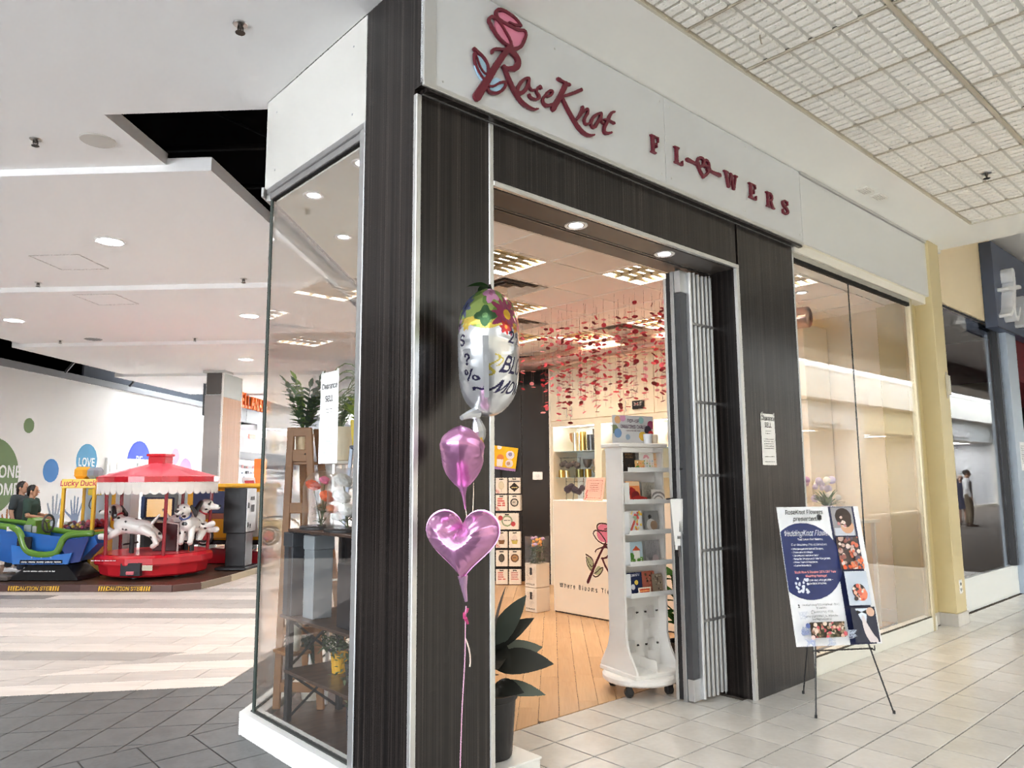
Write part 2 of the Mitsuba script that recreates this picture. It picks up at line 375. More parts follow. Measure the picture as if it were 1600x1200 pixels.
# ---- shopfront (dark laminate) : one structure with its panels and trims
WF = fresh('wall_front'); tag(WF, 'dark striped laminate shopfront around the open entrance', kind='structure')
lam = lambda n, m, **k: put(n, m, 'laminate', parent=WF, **k)
tr = lambda n, m, **k: put(n, m, 'brushed', srgb(214, 214, 212), parent=WF, **k)
lam('side_panel', bx(.0, .03, .02, .5, 0, 4.25))
lam('side_panel', bx(.0, .03, -.06, .02, 3.585, 4.25))
lam('front_panel', bx(.028, .478, .0, .03, 0, 3.56))
lam('reveal_panel', bx(.478, .50, .01, .45, 0, 3.2))
lam('rear_panel', bx(.0, .5, .45, .5, 0, 4.2))
lam('header_panel', bx(.512, 2.985, .0, .03, 3.225, 3.56))
lam('front_panel', bx(3.012, 3.885, .0, .03, 0, 3.56))
lam('reveal_panel', bx(2.985, 3.012, .024, .24, 0, 3.2))
lam('reveal_panel', bx(2.987, 3.012, .247, .46, 0, 3.2))
lam('rear_panel', bx(3.0, 3.9, .44, .47, 0, 3.5))
lam('end_panel', bx(3.86, 3.9, .03, .45, 0, 3.5))
put('soffit_panel', bx(.5, 2.985, .03, .225, 3.2, 3.22), 'satin', srgb(74, 69, 66), parent=WF)
put('soffit_panel', bx(.5, 2.985, .265, .42, 3.2, 3.22), 'satin', srgb(74, 69, 66), parent=WF)
put('gate_track', cat([bx(.5, 2.985, .225, .237, 3.195, 3.24), bx(.5, 2.985, .253, .265, 3.195, 3.24), bx(.5, 2.985, .225, .265, 3.235, 3.25)]), 'brushed', srgb(120, 118, 116), parent=WF)
put('header_core', bx(.5, 3.0, .04, .42, 3.25, 4.2), 'matte', srgb(200, 190, 178), parent=WF)
put('header_back', bx(.5, 3.9, .42, .44, 3.2, 3.52), 'matte', srgb(214, 200, 184), parent=WF)
put('sign_soffit', bx(.03, 3.975, -.055, .03, 3.56, 3.585), 'laminate', parent=WF)
put('shadow_strip', bx(.03, 3.9, -.012, -.002, 3.556, 3.561), 'brushed', srgb(150, 150, 150), parent=WF)
tr('corner_trim', cb(-.006, .028, -.008, .022, 0, 3.556, .004))
tr('jamb_trim', cb(.478, .512, -.008, .02, 0, 3.556, .004))
tr('jamb_trim', cb(2.972, 3.012, -.008, .022, 0, 3.2, .004))
tr('head_trim', cb(.512, 3.012, -.008, .022, 3.2, 3.232, .004))
tr('jamb_strip', cb(2.979, 2.985, .238, .249, 0, 3.19, .001))
tr('edge_trim', cb(3.885, 3.902, -.006, .03, 0, 3.5, .003))
tr('sign_edge_trim', cb(-.004, .075, -.066, -.052, 3.575, 4.25, .003))
tr('sign_base_trim', cb(-.004, 3.975, -.068, -.05, 3.575, 3.602, .003))
# white fascia of the shop: over the side window and over the front window
FA = put('fascia_panel', cb(.003, .03, .512, 1.86, 3.595, 4.25, .002), 'satin', srgb(212, 210, 204), parent=WF)
put('fascia_panel', cb(3.985, 6.975, -.06, -.03, 3.60, 4.22, .003), 'satin', srgb(210, 212, 212), parent=WF)
put('fascia_return', cat([bx(3.9, 6.975, -.045, .04, 3.60, 3.62), bx(6.945, 6.975, -.04, .04, 3.6, 4.22)]), 'satin', srgb(232, 226, 208), parent=WF)
put('fascia_core', bx(3.9, 6.97, -.02, .3, 3.52, 4.25), 'matte', srgb(225, 222, 212), parent=WF)
tr('fascia_cap', cb(3.985, 6.96, -.075, -.02, 4.222, 4.248, .003))
put('fascia_core', bx(.03, .3, .512, 1.75, 3.56, 4.25), 'matte', srgb(235, 235, 230), parent=WF)
put('bulkhead', xDE(1.26, 7.95, -1.25, -1.0, 3.56, 4.4), 'matte', srgb(232, 230, 226), parent=WF)
def screw(p, ax):
    return frame(lathe([(0, .0), (.007, 0), (.006, .003), (0, .004)], 10), p, *ax)
for (yy, zz) in ((.66, 3.70), (.66, 4.12), (1.7, 3.70), (1.7, 4.12)):
    put('fascia_screw', screw((.003, yy, zz), ((0, 1, 0), (0, 0, 1), (-1, 0, 0))), 'metal', srgb(190, 190, 190), parent=FA)

# ---- windows of the shop
def strip_frame(parent, pieces, color=srgb(196, 196, 196), mat='brushed', name='frame'):
    for m in pieces: put(name, m, mat, color, parent=parent)
W1 = fresh('window_1'); tag(W1, 'clear side window of the flower shop display on a low white curb', kind='structure')
put('pane', bx(.026, .034, .56, 1.755, .143, 3.512), 'pane', parent=W1)
strip_frame(W1, [cb(-.004, .05, .505, .56, 0.0, 3.6, .004)])
put('head_channel', cat([cb(-.006, .04, .512, 1.80, 3.555, 3.595, .004), cb(.006, .05, .512, 1.775, 3.512, 3.556, .003)]), 'brushed', srgb(186, 186, 186), parent=W1)
put('gasket', bx(.018, .042, .56, 1.76, 3.502, 3.513), 'matte', srgb(20, 20, 20), parent=W1)
put('gasket', bx(.016, .046, .56, 1.78, .138, .148), 'matte', srgb(60, 62, 60), parent=W1)
c1 = Polygon([(-.03, .5), (-.03, 1.90), tuple(DE(1.36, -1.32)[:2]), tuple(DE(7.9, -1.32)[:2]), tuple(DE(7.9, -1.17)[:2]), (.09, 1.66), (.09, .5)])
put('curb', prism(Polygon([(-.03, .5), (-.03, 1.865), (.09, 1.73), (.09, .5)]), .14), 'satin', srgb(226, 227, 224), parent=W1)
W2 = fresh('window_2'); tag(W2, 'long clear hall window of the flower shop behind the display plants', kind='structure')
p0 = (1.2685, -1.213)
def pane_d(d0, d1): return xDE(d0, d1, -1.256, -1.248, .143, 3.512)
put('pane', pane_d(1.29, 3.40), 'pane', parent=W2); put('pane', pane_d(3.41, 5.5), 'pane', parent=W2); put('pane', pane_d(5.51, 7.6), 'pane', parent=W2)
put('pane_edge', cb(.016, .030, 1.757, 1.785, .143, 3.512, .002), 'satin', srgb(52, 62, 58), parent=W2)
put('head_channel', cat([xDE(1.29, 7.6, -1.29, -1.215, 3.512, 3.56, .003), xDE(1.25, 7.6, -1.31, -1.29, 3.53, 3.6, .003)]), 'brushed', srgb(190, 190, 188), parent=W2)
put('head_channel', xDE(1.29, 7.6, -1.215, -1.20, 3.495, 3.512, .002), 'satin', srgb(225, 225, 220), parent=W2)
put('gasket', xDE(1.28, 7.6, -1.262, -1.242, .136, .148), 'matte', srgb(40, 44, 42), parent=W2)
put('frame', xDE(7.6, 7.66, -1.29, -1.2, 0, 3.6, .004), 'brushed', srgb(200, 200, 200), parent=W2)
put('curb', xDE(1.275, 7.66, -1.335, -1.17, 0, .14, .004), 'satin', srgb(226, 227, 224), parent=W2)
W3 = fresh('window_3'); tag(W3, 'wide front window of the flower shop right of the entrance', kind='structure')
put('pane', bx(3.905, 5.012, .018, .026, .145, 3.44), 'pane', parent=W3)
put('pane', bx(5.018, 6.50, .018, .026, .145, 3.44), 'pane', parent=W3)
put('pane_edge', bx(5.0125, 5.0175, .016, .028, .145, 3.44), 'satin', srgb(40, 44, 42), parent=W3)
put('head_channel', cat([cb(3.9, 6.53, .0, .05, 3.475, 3.52, .004), cb(3.9, 6.53, -.012, .03, 3.52, 3.60, .004)]), 'brushed', srgb(200, 198, 190), parent=W3)
put('gasket', bx(3.9, 6.5, .006, .04, 3.44, 3.476), 'matte', srgb(24, 24, 22), parent=W3)
put('gasket', bx(3.9, 6.5, .012, .034, .138, .147), 'matte', srgb(70, 68, 62), parent=W3)
strip_frame(W3, [cb(6.5, 6.545, -.005, .06, .0, 3.52, .004)], srgb(205, 195, 165))
put('curb', cb(3.905, 6.62, .005, .12, 0, .14, .004), 'satin', srgb(222, 222, 214), parent=W3)
put('mullion', cb(6.545, 6.60, .03, .1, 0, 3.6, .004), 'satin', BEIGED, parent=W3)

# ---- shop shell behind the glass
WS = fresh('wall_right'); tag(WS, 'cream side wall inside the flower shop', kind='structure')
put('panel', bx(6.7, 6.82, .1, 8.0, 0, 3.62), 'matte', srgb(240, 228, 204), parent=WS)
put('baseboard', cb(6.685, 6.7, .13, 2.6, 0, .14, .004), 'satin', srgb(224, 218, 204), parent=WS)
WB = fresh('wall_back'); tag(WB, 'dark striped laminate back wall of the flower shop', kind='structure')
for (a, b) in ((-1.3, -.32), (-.315, .2), (.205, .68)):
    put('panel', xDE(7.95, 8.0, a, b, 0, 3.05), 'laminate', parent=WB)
put('upper_panel', xDE(7.98, 8.02, -1.3, .8, 3.05, 3.6), 'matte', srgb(20, 18, 17), parent=WB)
put('baseboard', xDE(7.935, 7.95, -1.3, .3, 0, .05, .004), 'satin', srgb(150, 110, 70), parent=WB)

# ---- shop ceiling: lay-in tiles in a white grid
CS = fresh('ceiling_shop'); tag(CS, 'pale lay-in tile ceiling of the flower shop', kind='structure')
ZS, G = 3.5, .63
X0, Y0 = 2.49, 1.53
gx = lambda i: X0 + G * i
gy = lambda j: Y0 + G * j
TROF = {(4, -1): 8, (6, 0): 9, (1, -1): 0, (1, 2): 1, (3, 4): 2, (-1, 0): 3, (4, 1): 4, (3, -2): 5, (4, 3): 6, (-2, 3): 7}
VENT = {(0, 1), (2, 3), (4, 2)}
ar = Polygon([(.5, .46), (.5, 1.9), tuple(DE(7.95, -1.0)[:2]), tuple(DE(7.95, .7)[:2]), (6.1, 5.2), (6.7, 5.2), (6.7, .3), (3.9, .3), (3.9, .46)])
for i in range(-4, 7):
    for j in range(-2, 9):
        if (i, j) in TROF or (i, j) in VENT: continue
        q = sbox(gx(i) + .012, gy(j) + .012, gx(i + 1) - .012, gy(j + 1) - .012).intersection(ar)
        if q.is_empty or q.area < .02 or q.geom_type != 'Polygon': continue
        put('lay_in_tile', mv(prism(q, .012), z=ZS + .004), 'matte', (.84, .745, .665), parent=CS)
DK = Polygon([(.04, .5), (.04, 1.7), tuple(DE(7.95, -1.18)[:2]), tuple(DE(7.95, .7)[:2]), (6.1, 5.2), (6.8, 5.2), (6.8, .3), (3.9, .3), (3.9, .44), (.5, .44)])
for i in range(-3, 8):
    q = DK.intersection(sbox(gx(i) - .012, .1, gx(i) + .012, 9))
    if not q.is_empty: put('grid_bar', mv(prism(q, .012), z=ZS - .002), 'satin', (.86, .80, .72), parent=CS)
for j in range(-1, 9):
    q = DK.intersection(sbox(0, gy(j) - .012, 8, gy(j) + .012))
    if not q.is_empty: put('grid_bar', mv(prism(q, .012), z=ZS - .0015), 'satin', (.86, .80, .72), parent=CS)
put('deck', mv(prism(DK, .05), z=3.75), 'matte', srgb(200, 190, 180), parent=CS)
put('display_soffit', prism(Polygon([(.04, .5), (.04, 1.73), tuple(DE(3.2, -1.2)[:2]), tuple(DE(3.2, -.5)[:2]), (.9, .5)]), .02), 'matte', srgb(226, 226, 214), parent=CS)
scene[CS + '__display_soffit']['to_world'] = T().translate([0, 0, 3.49])

# ---- mall ceilings
CE = fresh('ceiling'); tag(CE, 'white mall ceiling of stepped panels and a scored acoustic tile field', kind='structure')
def slab(d0, d1, e0, e1, z, h=.12): return put('cloud_panel', xDE(d0, d1, e0, e1, z, z + h), 'matte', CEIL, parent=CE)
put('plain_panel', prism(Polygon([tuple(DE(-9, -13)[:2]), tuple(DE(1.405, -13)[:2]), tuple(DE(1.405, -1.26)[:2]), (.0, 1.86), (.0, -.0), (.40, -.0), (.40, -9.0), (-12, -9)]).difference(inpoly([(-9.0, -9.3), (-1.7, -9.3), (-1.7, 1.5), (-9.0, 1.5)])), .12), 'matte', CEIL, parent=CE)
scene[CE + '__plain_panel']['to_world'] = T().translate([0, 0, 4.25])
slab(1.405, 2.30, -9.15, -2.565, 4.25, .11)
slab(2.28, 5.85, -9.15, -2.172, 4.19)
slab(5.83, 9.47, -9.12, -2.2, 4.125)
slab(9.45, 13.07, -9.3, -2.2, 4.06)
slab(13.05, 16.7, -9.5, -2.2, 4.0); slab(16.68, 20.3, -7.95, -2.2, 3.94); [slab(*a) for a in ((20.28, 20.62, -7.95, -2.2, 3.88), (30, 32, -7.95, -2.2, 3.88), (20.6, 30.02, -7.95, -7.4, 3.88), (20.6, 30.02, -2.8, -2.2, 3.88))]
put('plain_panel', bx(.4, 7.42, -.59, .0, 4.25, 4.33), 'matte', srgb(236, 236, 231), parent=CE)
put('plain_panel', bx(.4, 7.42, -4.2, -3.14, 4.25, 4.33), 'matte', srgb(236, 236, 231), parent=CE)
put('plain_panel', bx(6.7, 7.42, -3.2, -.55, 4.2501, 4.33), 'matte', srgb(236, 236, 231), parent=CE)
put('soffit_edge', bx(7.42, 7.45, -4.2, .1, 4.25, 4.95), 'matte', srgb(236, 235, 230), parent=CE)
put('upper_panel', bx(7.4, 46, -4.2, .3, 4.95, 5.03), 'matte', srgb(240, 239, 236), parent=CE)
# scored acoustic tiles: 8 x 8 pads each
def acoustic(w, h):
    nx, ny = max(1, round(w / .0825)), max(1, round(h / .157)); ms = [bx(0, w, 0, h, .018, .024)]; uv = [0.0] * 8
    for a in range(nx):
        for b in range(ny):
            x0, x1 = a * w / nx + .009, (a + 1) * w / nx - .009; y0, y1 = b * h / ny + .014, (b + 1) * h / ny - .014
            c = .003
            v = [(x0, y0, .018), (x1, y0, .018), (x1, y1, .018), (x0, y1, .018), (x0 + c, y0 + c, .002), (x1 - c, y0 + c, .002), (x1 - c, y1 - c, .002), (x0 + c, y1 - c, .002)]
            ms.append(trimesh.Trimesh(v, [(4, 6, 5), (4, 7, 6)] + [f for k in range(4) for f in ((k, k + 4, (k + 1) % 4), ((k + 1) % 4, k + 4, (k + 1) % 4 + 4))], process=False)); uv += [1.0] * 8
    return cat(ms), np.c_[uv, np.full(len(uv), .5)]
AX = [.40, .86, 1.53, 2.2, 2.86, 3.53, 4.2, 4.87, 5.54, 6.21, 6.70]; AY = [-.59, -1.515, -2.8, -3.14]
for i in range(len(AX) - 1):
    for j in range(len(AY) - 1):
        w, h = AX[i + 1] - AX[i] - .008, AY[j] - AY[j + 1] - .02
        am, auv = acoustic(w, h); put('acoustic_tile', mv(am, AX[i] + .004, AY[j + 1] + .01, 4.258 + .003 * ((i * 7 + j * 3) % 3)), 'acoustic', parent=CE, tone=auv)
for j, y in enumerate(AY): put('grid_bar', bx(.4, 6.7, y - .012, y + .012, 4.258, 4.275), 'satin', srgb(196, 188, 170), parent=CE)
for x in AX: put('grid_bar', bx(x - .006, x + .006, -3.14, -.59, 4.2585, 4.274), 'satin', srgb(176, 168, 150), parent=CE)
put('edge_angle', cat([bx(.4, 6.7, -.6, -.585, 4.249, 4.285), bx(6.69, 6.705, -3.14, -.59, 4.249, 4.285)]), 'satin', srgb(206, 202, 186), parent=CE)
# the dark void over the hall with its steel
VO = put('void_liner', cat([bx(-16, 40, -16, 40, 6.4, 6.5), xDE(-2, 32, -1.0, -.95, 4.3, 6.4), xDE(-2, 32, -11.2, -11.1, 4.9, 6.4)]), 'matte', (.004, .004, .004), parent=CE)
trs = []
for d in (1.9, 4.6, 7.2, 9.9, 12.6, 15.2):
    a = lambda e, z: DE(d, e, z)
    put('truss', cat([bar(a(-1.1, 4.75), a(-2.4, 5.5), .07, .05), bar(a(-2.4, 5.5), a(-9.2, 5.5), .06, .06), bar(a(-1.1, 6.1), a(-11, 6.1), .08, .06), bar(a(-2.4, 5.5), a(-3.6, 6.1), .03), bar(a(-9.2, 5.5), a(-10.4, 4.05), .05), bar(DE(d - .9, -1.7, 5.2), DE(d + 1.2, -2.6, 5.9), .03), bar(a(-8, 5.5), a(-9.2, 6.1), .03)]), 'satin', (.06, .06, .06), parent=CE)

# ---- the concourse round about: walls that close it
def slabwall(name, m, c, label): return put(name, m, 'matte', c, label=label, kind='structure')
WO = slabwall('wall_opposite', cat([bx(-14, 46, -9.3, -9.1, 3.3, 5.6), bx(-14, 46, -9.3, -9.1, -.2, .12)]), srgb(238, 232, 216), 'cream fascia wall across the concourse seen only in the glass')
slabwall('wall_end', bx(45, 45.2, -9.3, .4, -.2, 6.4), srgb(226, 220, 205), 'pale wall at the far end of the concourse')
slabwall('wall_west', bx(-12.2, -12, -9.3, 12, -.2, 6.4), srgb(226, 222, 214), 'pale wall behind the photographer')
slabwall('wall_hall_end', xDE(31, 31.2, -14, -1, -.2, 6.4), srgb(236, 236, 234), 'white wall at the far end of the hall')
slabwall('wall_hall_side', xDE(8.05, 31, -1.25, -1.0, -.2, 4.4), srgb(232, 230, 226), 'white wall of the hall beyond the flower shop')
# ---- laylights: wells and glazing bars round the luminous panels
def laywell(key, x0, x1, y0, y1, z, zc, nx, ny, label, rz=0.0):
    ms = []
    for i in range(nx + 1): x = x0 + (x1 - x0) * i / nx; ms.append(bx(x - .03, x + .03, y0, y1, z - .09, z - .01))
    for j in range(ny + 1): y = y0 + (y1 - y0) * j / ny; ms.append(bx(x0, x1, y - .03, y + .03, z - .09, z - .01))
    R = trimesh.transformations.rotation_matrix(math.radians(rz), (0, 0, 1))
    _used.add(key); tag(key, label, 'skylight')
    a = cat(ms); a.apply_transform(R); put('glazing_bars', a, 'satin', srgb(240, 240, 238), parent=key)
    g = .06
    b = cat([bx(x0 - g, x1 + g, y0 - g, y0, zc, z + .02), bx(x0 - g, x1 + g, y1, y1 + g, zc, z + .02), bx(x0 - g, x0, y0, y1, zc, z + .02), bx(x1, x1 + g, y0, y1, zc, z + .02)])
    b.apply_transform(R); put('well_side', b, 'matte', srgb(240, 238, 230), parent=key)
laywell('laylight', 1.2, 43.0, -8.6, -4.9, 5.35, 4.25, 34, 4, 'long white laylight with glazing bars over the concourse, seen in the shop glass')
laywell('laylight_001', -9.0, -1.7, -1.5, 9.3, 5.0, 4.25, 6, 8, 'square laylight over the crossing behind the photographer', 45.0)
laywell('laylight_002', 20.6, 30.0, 2.8, 7.4, 4.35, 3.9, 8, 4, 'laylight at the far end of the hall', 45.0)
laywell('laylight_003', 15.2, 20.2, 8.3, 10.2, 5.7, 5.0, 7, 2, 'narrow laylight above the end of the rides wall', 45.0)
put('plain_panel', cat([bx(.4, 46, -4.9, -4.15, 4.25, 4.3), bx(.4, 46, -9.3, -8.6, 4.25, 4.3), bx(.4, 1.2, -8.7, -4.8, 4.25, 4.3)]), 'matte', srgb(238, 236, 230), parent=CE)

_used.add('entrance'); tag('entrance', 'glazed mall entrance full of daylight behind the photographer', 'entrance')
for y in np.linspace(-9.0, 7.0, 11): put('mullion', cb(-11.93, -11.85, y - .035, y + .035, 0, 4.0, .004), 'satin', srgb(90, 92, 94), parent='entrance')
for z in (.15, 2.3, 3.9): put('transom', cb(-11.93, -11.86, -9.0, 7.0, z - .04, z + .04, .004), 'satin', srgb(90, 92, 94), parent='entrance')
# ================================================================ THE SHOP SIGN
S_ = {
'bloom_outer':[(660,4175),(624,4199),(565,4210),(501,4205),(475,4182),(479,4151),(526,4138),(597,4138),(650,4144),(690,4156),(700,4142),(686,4099),(662,4053),(622,4018),(583,4002)],
'bloom_inner':[(653,4176),(624,4163),(597,4159),(570,4157)],
'petal_left':[(424,4094),(425,4119),(441,4135),(469,4137),(513,4115),(551,4079),(577,4049),(583,4015)],
'petal_edge':[(429,4093),(450,4067),(481,4040),(525,4020),(564,4012)],
'stem':[(583,4018),(544,3968),(481,3872),(400,3737),(335,3627)],
'bowl':[(444,3925),(450,3943),(487,3962),(544,3979),(602,3982),(635,3958),(631,3921),(602,3891),(556,3874),(521,3870)],
'leg':[(531,3874),(550,3839),(576,3797),(614,3751),(658,3715),(708,3702),(748,3700),(788,3715)],
'leaf_tip':[(317,3894),(352,3881),(395,3858),(414,3821),(411,3790)],
'leaf_vein':[(411,3790),(388,3782),(358,3805),(338,3841),(322,3872)],
'leaf_back':[(320,3872),(318,3848),(329,3803),(358,3765),(394,3739)],
'leaf_r':[(419,3719),(461,3737),(505,3771),(540,3781),(524,3742),(480,3701),(437,3686),(409,3700)],
'fill_bloom':[(472,4133),(488,4176),(520,4200),(572,4202),(624,4196),(650,4181),(663,4147),(693,4152),(683,4103),(649,4052),(609,4026),(570,4030),(519,4035),(482,4065),(468,4100)],
'fill_leafl':[(317,3847),(332,3868),(370,3864),(404,3827),(404,3787),(403,3758),(382,3737),(346,3761),(323,3801)],
'fill_leafr':[(428,3732),(455,3777),(487,3794),(518,3785),(537,3777),(511,3733),(468,3707),(431,3708)],
'o':[(721,3880),(682,3856),(645,3806),(634,3767),(653,3763),(687,3790),(715,3836),(724,3879),(721,3842),(738,3818),(766,3824)],
's':[(819,3856),(810,3862),(793,3844),(784,3817),(804,3802),(792,3778),(760,3766),(731,3769),(726,3778)],
'e':[(866,3824),(908,3850),(914,3869),(890,3864),(854,3824),(833,3781),(853,3763),(889,3774),(919,3793)],
'k_stem':[(1033,3962),(994,3888),(918,3762)],
'k_bar':[(965,3969),(1008,3965),(1064,3967)],
'k_arm':[(1167,3972),(1076,3913),(1000,3870)],
'k_leg':[(993,3865),(1036,3811),(1097,3749),(1154,3708),(1205,3694),(1245,3700),(1279,3715)],
'n':[(1177,3863),(1157,3816),(1123,3763),(1170,3820),(1223,3864),(1222,3838),(1192,3790),(1194,3765),(1234,3776)],
'o2':[(1351,3882),(1303,3856),(1261,3809),(1254,3773),(1273,3763),(1308,3801),(1344,3856),(1351,3880),(1350,3843),(1370,3821)],
't':[(1479,3935),(1443,3908),(1405,3842),(1376,3789),(1378,3764),(1410,3767),(1445,3784)],
't_bar':[(1381,3851),(1427,3857),(1476,3856)],
'heart_l':[(2473,3772),(2421,3816),(2400,3869),(2439,3910),(2481,3900),(2473,3868),(2435,3842),(2411,3857)],
'heart_r':[(2467,3774),(2532,3826),(2551,3883),(2525,3911),(2481,3892),(2485,3864),(2522,3867),(2559,3856)],
'arrow_l':[(2274,3848),(2339,3847),(2411,3846)],
'arrow_r':[(2521,3845),(2608,3844),(2692,3847)]}
S_ = {k: np.array(v, float) / 1000 for k, v in S_.items()}
def rose_shapes(S, k=1.0):
    """the rose that forms the letter R: outline, pink bloom, two leaves (shapely, sign coordinates)"""
    w = .016 * k
    bloom = unary_union([stroke(S['bloom_outer'], [w, w * 1.2, w, w * 1.4], 60), stroke(S['bloom_inner'], [w, w * .7], 20), stroke(S['petal_left'], w, 40), stroke(S['petal_edge'], w, 24)])
    stem = stroke(S['stem'], [w * 1.9, w * 2.2, w * 3.0], 24)
    bowl = stroke(S['bowl'], [w * 1.0, w * .9, w * 2.4, w * 2.2, w * .8], 40)
    leg = stroke(S['leg'], [w * 1.6, w * 1.9, w * 1.5, w * .6], 40)
    leaves = unary_union([stroke(S['leaf_tip'], [w * 1.2, w], 20), stroke(S['leaf_vein'], w * .6, 20), stroke(S['leaf_back'], w * .7, 20), stroke(S['leaf_r'], [w * .7, w, w], 40)])
    return bloom, stem, bowl, leg, leaves, Polygon(spline(S['fill_bloom'], 50)), unary_union([Polygon(spline(S['fill_leafl'], 30)), Polygon(spline(S['fill_leafr'], 30))])
def on_front(poly, y, depth):            # shapely x,z -> slab standing off the plane y, facing -y
    return frame(prism(poly, depth), (0, y, 0), (1, 0, 0), (0, 0, 1), (0, -1, 0))
SG = thing('shop_sign', 'white fascia sign with burgundy cut-out letters and a rose over the dark entrance', 'sign')
put('sign_board', cb(.0, 2.030, -.06, -.03, 3.60, 4.243, .002), 'satin', srgb(208, 210, 212), parent=SG)
put('sign_board', cb(2.033, 3.978, -.06, -.03, 3.60, 4.243, .002), 'satin', srgb(206, 208, 210), parent=SG)
put('sign_core', bx(.03, 3.97, -.03, .03, 3.585, 4.25), 'matte', srgb(70, 68, 66), parent=SG)
_b, _s, _bo, _l, _lv, _fb, _fl = rose_shapes(S_)
BUR = srgb(98, 24, 40)
RS = put('letter', on_front(unary_union([_b, _s, _bo, _l, _lv]), -.066, .016), 'satin', BUR, parent=SG, label='large burgundy letter R drawn as a rose on its stem')
put('petal_panel', on_front(_fb.difference(_b.buffer(-.003)), -.063, .010), 'satin', srgb(214, 130, 158), parent=RS, label='pink rose bloom panel')
put('leaf_panel', on_front(_fl.difference(unary_union([_lv, _s]).buffer(-.002)), -.063, .010), 'satin', srgb(170, 208, 232), parent=RS, label='pale blue leaf panels')
for ks in (('o', [.016, .022, .012]), ('s', [.018, .012, .018, .013, .02]), ('e', [.012, .016, .012, .022, .013])):
    put('letter', on_front(stroke(S_[ks[0]], ks[1], 44), -.062, .016), 'satin', BUR, parent=SG)
put('letter', on_front(unary_union([stroke(S_['k_stem'], [.030, .030, .034]), stroke(S_['k_bar'], [.020, .015, .018]), stroke(S_['k_arm'], [.022, .014]), stroke(S_['k_leg'], [.022, .026, .028, .022, .010], 44)]), -.062, .016), 'satin', BUR, parent=SG)
for ks in (('n', [.018, .014, .016, .014]), ('o2', [.016, .022, .012])):
    put('letter', on_front(stroke(S_[ks[0]], ks[1], 44), -.062, .016), 'satin', BUR, parent=SG)
put('letter', on_front(unary_union([stroke(S_['t'], [.014, .022, .022, .013], 40), stroke(S_['t_bar'], .014)]), -.062, .016), 'satin', BUR, parent=SG)
def serif(ch, H=1.0):
    """slab-serif capital of height 1 as shapely"""
    R = lambda x0, y0, x1, y1: sbox(x0, y0, x1, y1)
    t, s = .17, .075
    if ch == 'F': g = [R(.10, 0, .10 + t, 1), R(0, 0, .42, s), R(0, 1 - s, .66, 1), R(.60, .72, .66, 1), R(.2, .48, .52, .48 + s), R(.46, .38, .52, .66)]
    if ch == 'L': g = [R(.12, 0, .12 + t, 1), R(0, 1 - s, .42, 1), R(0, 0, .70, s), R(.63, 0, .70, .28)]
    if ch == 'E': g = [R(.12, 0, .12 + t, 1), R(0, 0, .74, s), R(0, 1 - s, .70, 1), R(.63, .74, .70, 1), R(.67, 0, .74, .28), R(.2, .48, .54, .48 + s), R(.48, .38, .54, .66)]
    if ch == 'R': g = [R(.12, 0, .12 + t, 1), R(0, 0, .42, s), R(0, 1 - s, .4, 1), stroke([(.3, .95), (.58, .9), (.66, .72), (.56, .54), (.3, .49)], [.09, .15, .16, .13, .08], 30), Polygon([(.36, .5), (.54, .5), (.84, .0), (.62, 0)]), R(.62, 0, .9, s)]
    if ch == 'S': g = [stroke([(.60, .80), (.46, .95), (.22, .93), (.10, .75), (.22, .57), (.48, .44), (.60, .26), (.48, .06), (.22, .04), (.08, .22)], [.07, .08, .11, .15, .17, .17, .16, .11, .08, .07], 60), R(.56, .70, .63, .99), R(.05, .01, .12, .30)]
    if ch == 'W': g = [Polygon([(.1, 1), (.28, 1), (.5, 0), (.36, 0)]), Polygon([(.5, 0), (.42, 0), (.66, 1), (.74, 1)]), Polygon([(.6, 1), (.78, 1), (1.0, 0), (.86, 0)]), Polygon([(1.0, 0), (.92, 0), (1.16, 1), (1.24, 1)]), R(0, 1 - s, .42, 1), R(1.04, 1 - s, 1.36, 1)]
    return unary_union([q.buffer(.004) for q in g])
for ch, x0, x1, z0, z1 in (('F', 1.852, 1.938, 3.778, 3.904), ('L', 2.118, 2.216, 3.782, 3.904), ('W', 2.748, 2.938, 3.782, 3.906), ('E', 3.100, 3.210, 3.780, 3.905), ('R', 3.366, 3.492, 3.776, 3.904), ('S', 3.622, 3.728, 3.776, 3.902)):
    q = serif(ch); b = q.bounds
    q = affinity.affine_transform(q, [(x1 - x0) / (b[2] - b[0]), 0, 0, (z1 - z0) / (b[3] - b[1]), x0 - b[0] * (x1 - x0) / (b[2] - b[0]), z0 - b[1] * (z1 - z0) / (b[3] - b[1])])
    put('letter', on_front(q, -.062, .018), 'satin', BUR, parent=SG)
q = unary_union([stroke(S_['heart_l'], .020, 50), stroke(S_['heart_r'], .020, 50), stroke(S_['arrow_l'], [.028, .018, .018]), stroke(S_['arrow_r'], [.018, .018, .028])])
put('letter', on_front(q, -.062, .018), 'satin', BUR, parent=SG, label='letter O drawn as a knotted heart with an arrow')
for x, z in ((.12, 3.64), (.95, 4.16), (1.98, 4.19), (2.09, 4.18), (3.1, 4.2), (2.09, 3.66), (1.98, 3.66), (3.05, 3.66), (3.93, 3.66)):
    put('screw', screw((x, -.06, z), ((1, 0, 0), (0, 0, 1), (0, -1, 0))), 'metal', srgb(200, 200, 198), parent=SG)

